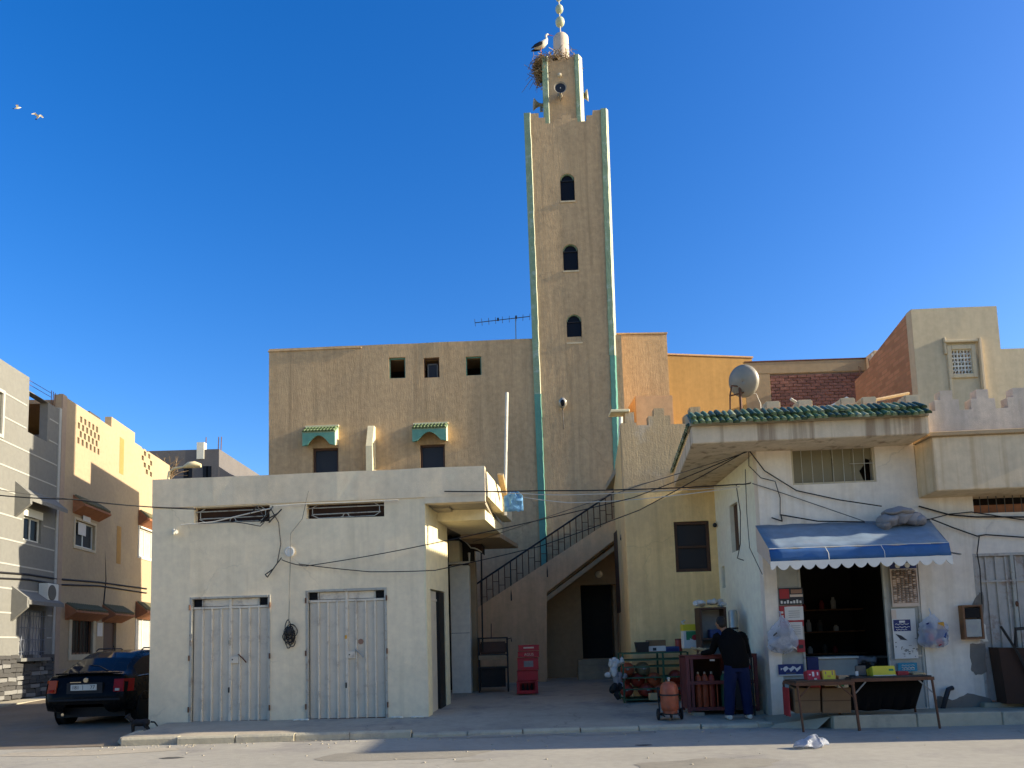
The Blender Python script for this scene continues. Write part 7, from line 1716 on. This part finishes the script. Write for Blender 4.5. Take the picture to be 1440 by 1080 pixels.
# small black cat at the corner of the lock-up
cp = at_z(197, 1028, .09); ct = thing('cat', 'black cat with pale chest standing at the lock-up corner', 'cat', (cp.x, cp.y, terr_z(cp.x, cp.y) - .002 if cp.x > -6.9 else .04), rad(8))
cm = MB()
ringtube(cm, [((.16, 0, .20), .05, .05), ((.1, 0, .205), .062, .068), ((0, 0, .195), .058, .062), ((-.09, 0, .205), .055, .068), ((-.14, 0, .235), .04, .05), ((-.18, 0, .275), .036, .04), ((-.2, 0, .30), .04, .042)], 12)
cm.ell((-.215, 0, .315), (.05, .046, .044), 12, 10); cm.ell((-.258, 0, .302), (.022, .024, .02), 8, 8)
for s in (-1, 1):
    cm.tube([(-.195, s * .028, .345), (-.195, s * .036, .385)], [.02, .004], 6); cm.tube([(-.12, s * .035, .2), (-.125, s * .035, .1), (-.12, s * .035, .02), (-.14, s * .035, .012)], [.032, .02, .016, .018], 8)
    cm.tube([(.12, s * .035, .2), (.10, s * .04, .13), (.145, s * .04, .085), (.13, s * .04, .02), (.105, s * .04, .012)], [.045, .032, .02, .016, .018], 8)
cm.tube([(.18, 0, .21), (.25, 0, .2), (.3, 0, .13), (.33, .02, .06)], [.02, .016, .014, .01], 8)
cb_ = fused(cm, 'body', ['cat_black', 'cat_white'], ct, .009, 3)
for p in cb_.data.polygons:
    c = p.center
    if c.x < -.135 and .10 < c.z < .285 and c.x > -.25 and c.z < .9 * (-c.x) + .14 and abs(c.y) < .03: p.material_index = 1
# two birds in the sky
for i, (px, py, Y, rz, lb) in enumerate(((25, 152, 45, .3, 'small pale bird in flight, upper left of the two'), (54, 164, 45, -.5, 'small pale bird in flight, lower right of the two'))):
    bp = at(px, py, Y); bo = thing('bird', lb, 'bird', bp, rz, 'birds in the sky')
    bo.rotation_euler = (.35, -.35, rz)
    loft([((-.2, 0, 0), Y_, .01, Z_, .01), ((-.1, 0, 0), Y_, .05, Z_, .045), ((.04, 0, 0), Y_, .055, Z_, .05), ((.14, 0, .01), Y_, .03, Z_, .03), ((.2, 0, .01), Y_, .008, Z_, .008)], 10).build('body', 'feather_white', bo, smooth=True)
    for s in (-1, 1):
        MB().add([(-.06, s * .04, .03), (.07, s * .04, .03), (.1, s * .2, .13), (-.03, s * .2, .12), (.0, s * .42, .08), (-.06, s * .40, .07), (-.06, s * .04, .015), (.07, s * .04, .015), (.1, s * .2, .118), (-.03, s * .2, .108)], [(0, 1, 2, 3), (3, 2, 4, 5), (6, 9, 8, 7), (9, 5, 4, 8)]).build('wing', 'feather_white', bo, fix=False)
    MB().add([(-.18, -.02, 0), (-.18, .02, 0), (-.3, .06, 0), (-.3, -.06, 0), (-.18, -.02, .01), (-.18, .02, .01), (-.3, .06, .008), (-.3, -.06, .008)], [(0, 1, 2, 3), (7, 6, 5, 4)]).build('tail', 'feather_black', bo, fix=False)
# ================================================================== cables
def cable(label, pts, r=.008, mat='cable', sag=0.0, group='overhead cables', n=14):
    """pts: (px, py, Y) hung one to the next"""
    W3 = [at(*p) for p in pts]; o3 = W3[0]; out_ = []
    for i in range(len(W3) - 1):
        for k in range(n):
            t = k / n; q = W3[i].lerp(W3[i + 1], t); out_.append(q - Vector((0, 0, sag * 4 * t * (1 - t))) - o3)
    out_.append(W3[-1] - o3)
    o = MB().tube([tuple(q) for q in out_], r, 5).build('overhead_cable', mat, None, smooth=True, loc=o3, fix=False)
    return tag(o, label, 'cable', group)
def hY(px): p = HF.w(HF.uz(px, 800)[0], -.06, 0); return p.y
cable('upper thick black cable along the house fronts', [(-30, 803, hY(-30)), (40, 808, hY(40)), (78, 814, hY(78)), (140, 819, hY(140)), (206, 828, hY(206))], .035)
cable('lower thick black cable along the house fronts', [(-30, 812, hY(-30)), (40, 815, hY(40)), (80, 822, hY(80)), (140, 824, hY(140)), (206, 834, hY(206))], .03)
cable('thin cable dropping down the yellow house front', [(146, 741, hY(146)), (147, 770, hY(147)), (149, 815, hY(149)), (146, 850, hY(146))], .02)
cable('black cable from the left edge to the lock-up vent', [(-40, 692, 14.0), (100, 702, 14.1), (276, 716, 14.25)], .012, sag=.03)
cable('thin cable just above the one from the left edge', [(-40, 681, 14.0), (120, 703, 14.1), (272, 714, 14.2)], .006, 'cable_grey', sag=.04)
fw_ = lambda px: 14.42 + (px - 600) / 1080 * 14.4 * math.tan(W.ang) - .0
cable('grey cable strung over the left vent to the wall corner', [(255, 738, fw_(255)), (300, 734, fw_(300)), (350, 722, fw_(350)), (385, 714, fw_(385))], .012, 'cable_white', group='cables on the lock-up wall')
cable('white cable running along under the parapet', [(385, 712, fw_(385)), (420, 709, fw_(420)), (500, 706, fw_(500)), (560, 703, fw_(560))], .012, 'cable_white', group='cables on the lock-up wall')
cable('dark looped cable hanging beside the round vent', [(380, 714, fw_(380)), (392, 735, fw_(392)), (395, 765, fw_(395)), (390, 792, fw_(390)), (376, 812, fw_(376)), (373, 808, fw_(373)), (384, 800, fw_(384)), (396, 784, fw_(396))], .011, group='cables on the lock-up wall', n=4)
cable('thin drop cable from the round vent to the coil', [(434, 690, fw_(434)), (425, 730, fw_(425)), (409, 750, fw_(409)), (408, 800, fw_(408)), (406, 880, fw_(406))], .006, 'cable_grey', group='cables on the lock-up wall', n=4)
cable('tangled short cable bundle at the right of the left vent', [(352, 722, fw_(352)), (362, 712, fw_(362)), (372, 728, fw_(372)), (384, 712, fw_(384)), (366, 736, fw_(366)), (390, 722, fw_(390)), (378, 735, fw_(378)), (396, 716, fw_(396))], .013, group='cables on the lock-up wall', n=4)
cable('second tangle of cable hanging under the left vent', [(320, 733, fw_(320)), (345, 736, fw_(345)), (366, 740, fw_(366)), (372, 734, fw_(372)), (360, 730, fw_(360))], .008, group='cables on the lock-up wall', n=4)
YC = 13.36
cable('thin cable rising from the lock-up wall to the shop corner', [(396, 787, fw_(396)), (430, 796, fw_(430)), (600, 766, 14.3), (890, 700, 13.8), (1052, 634, YC)], .009, sag=.02)
cable('sagging cable across the lock-up wall toward the shop corner', [(420, 793, fw_(420)), (520, 804, fw_(520)), (612, 802, 14.3), (760, 768, 14.1), (900, 717, 13.8), (1054, 632, YC)], .009, sag=.01)
cable('level black cable across the passage under the canopy', [(625, 691, 14.4), (760, 690, 14.1), (900, 688, 13.8), (1040, 681, YC - .05), (1056, 679, YC - .05)], .012, sag=.01)
cable('upper white cable across the passage', [(690, 691, 14.9), (735, 694, 14.6), (800, 696, 14.2), (930, 690, 13.8), (1040, 684, YC)], .008, 'cable_white', sag=.01)
cable('lower white cable across the passage', [(735, 699, 14.6), (800, 707, 14.2), (900, 702, 13.8), (1040, 685, YC)], .008, 'cable_white', sag=.01)
cable('faint cable from the stair foot up to the canopy', [(665, 762, 17.5), (760, 730, 16.6), (900, 682, 15), (1050, 636, YC)], .008, 'cable_grey', sag=.01)
sy = lambda px, off=.05: 13.4 - off + (px - 1086) / 1080 * 13.4 * math.tan(SF.ang)
cable('black cable sloping from the shop corner to the awning bundle', [(1053, 633, YC), (1075, 662, sy(1075)), (1120, 690, sy(1120)), (1180, 703, sy(1180)), (1240, 712, sy(1240, .3))], .011, group='cables on the shop front')
cable('thin cable from the corner sloping to the middle of the awning', [(1058, 680, sy(1058)), (1090, 690, sy(1090)), (1160, 714, sy(1160)), (1215, 733, sy(1215, .2))], .008, 'cable_grey', group='cables on the shop front')
cable('curved cable over the left part of the shop wall', [(1053, 634, YC), (1053, 655, sy(1053)), (1070, 672, sy(1070)), (1090, 677, sy(1090)), (1097, 700, sy(1097)), (1097, 725, sy(1097))], .008, group='cables on the shop front', n=6)
cable('short cable lying along the awning top', [(1085, 728, sy(1085)), (1100, 733, sy(1100)), (1098, 724, sy(1098)), (1150, 733, sy(1150, .1)), (1216, 734, sy(1216, .2))], .012, group='cables on the shop front', n=6)
cable('dangling cable on the bright flank of the shop', [(1035, 681, 13.9), (1041, 720, 13.85), (1041, 765, 13.85), (1037, 785, 13.85), (1046, 788, 13.8)], .009, group='cables on the shop front', n=6)
cable('long thin cable down the shop corner', [(1048, 660, 13.38), (1050, 720, 13.36), (1054, 770, 13.35), (1072, 808, 13.33)], .007, group='cables on the shop front', n=8)
cable('upper cable along the right building', [(1292, 712, sy(1292)), (1335, 724, sy(1335)), (1372, 727, sy(1372)), (1460, 727, sy(1460))], .014, group='cables on the right building')
cable('middle cable along the right building', [(1300, 732, sy(1300, .4)), (1335, 723, sy(1335, .1)), (1366, 720, sy(1366)), (1470, 736, sy(1470))], .01, group='cables on the right building')
cable('cable sloping down to the steel door on the right', [(1310, 730, sy(1310, .2)), (1340, 742, sy(1340)), (1374, 754, sy(1374)), (1386, 752, sy(1386)), (1460, 757, sy(1460))], .012, group='cables on the right building')
cable('cable hanging down the left edge of the right steel door', [(1377, 754, sy(1377)), (1374, 778, sy(1374)), (1378, 800, sy(1378)), (1381, 850, sy(1381))], .01, group='cables on the right building', n=6)
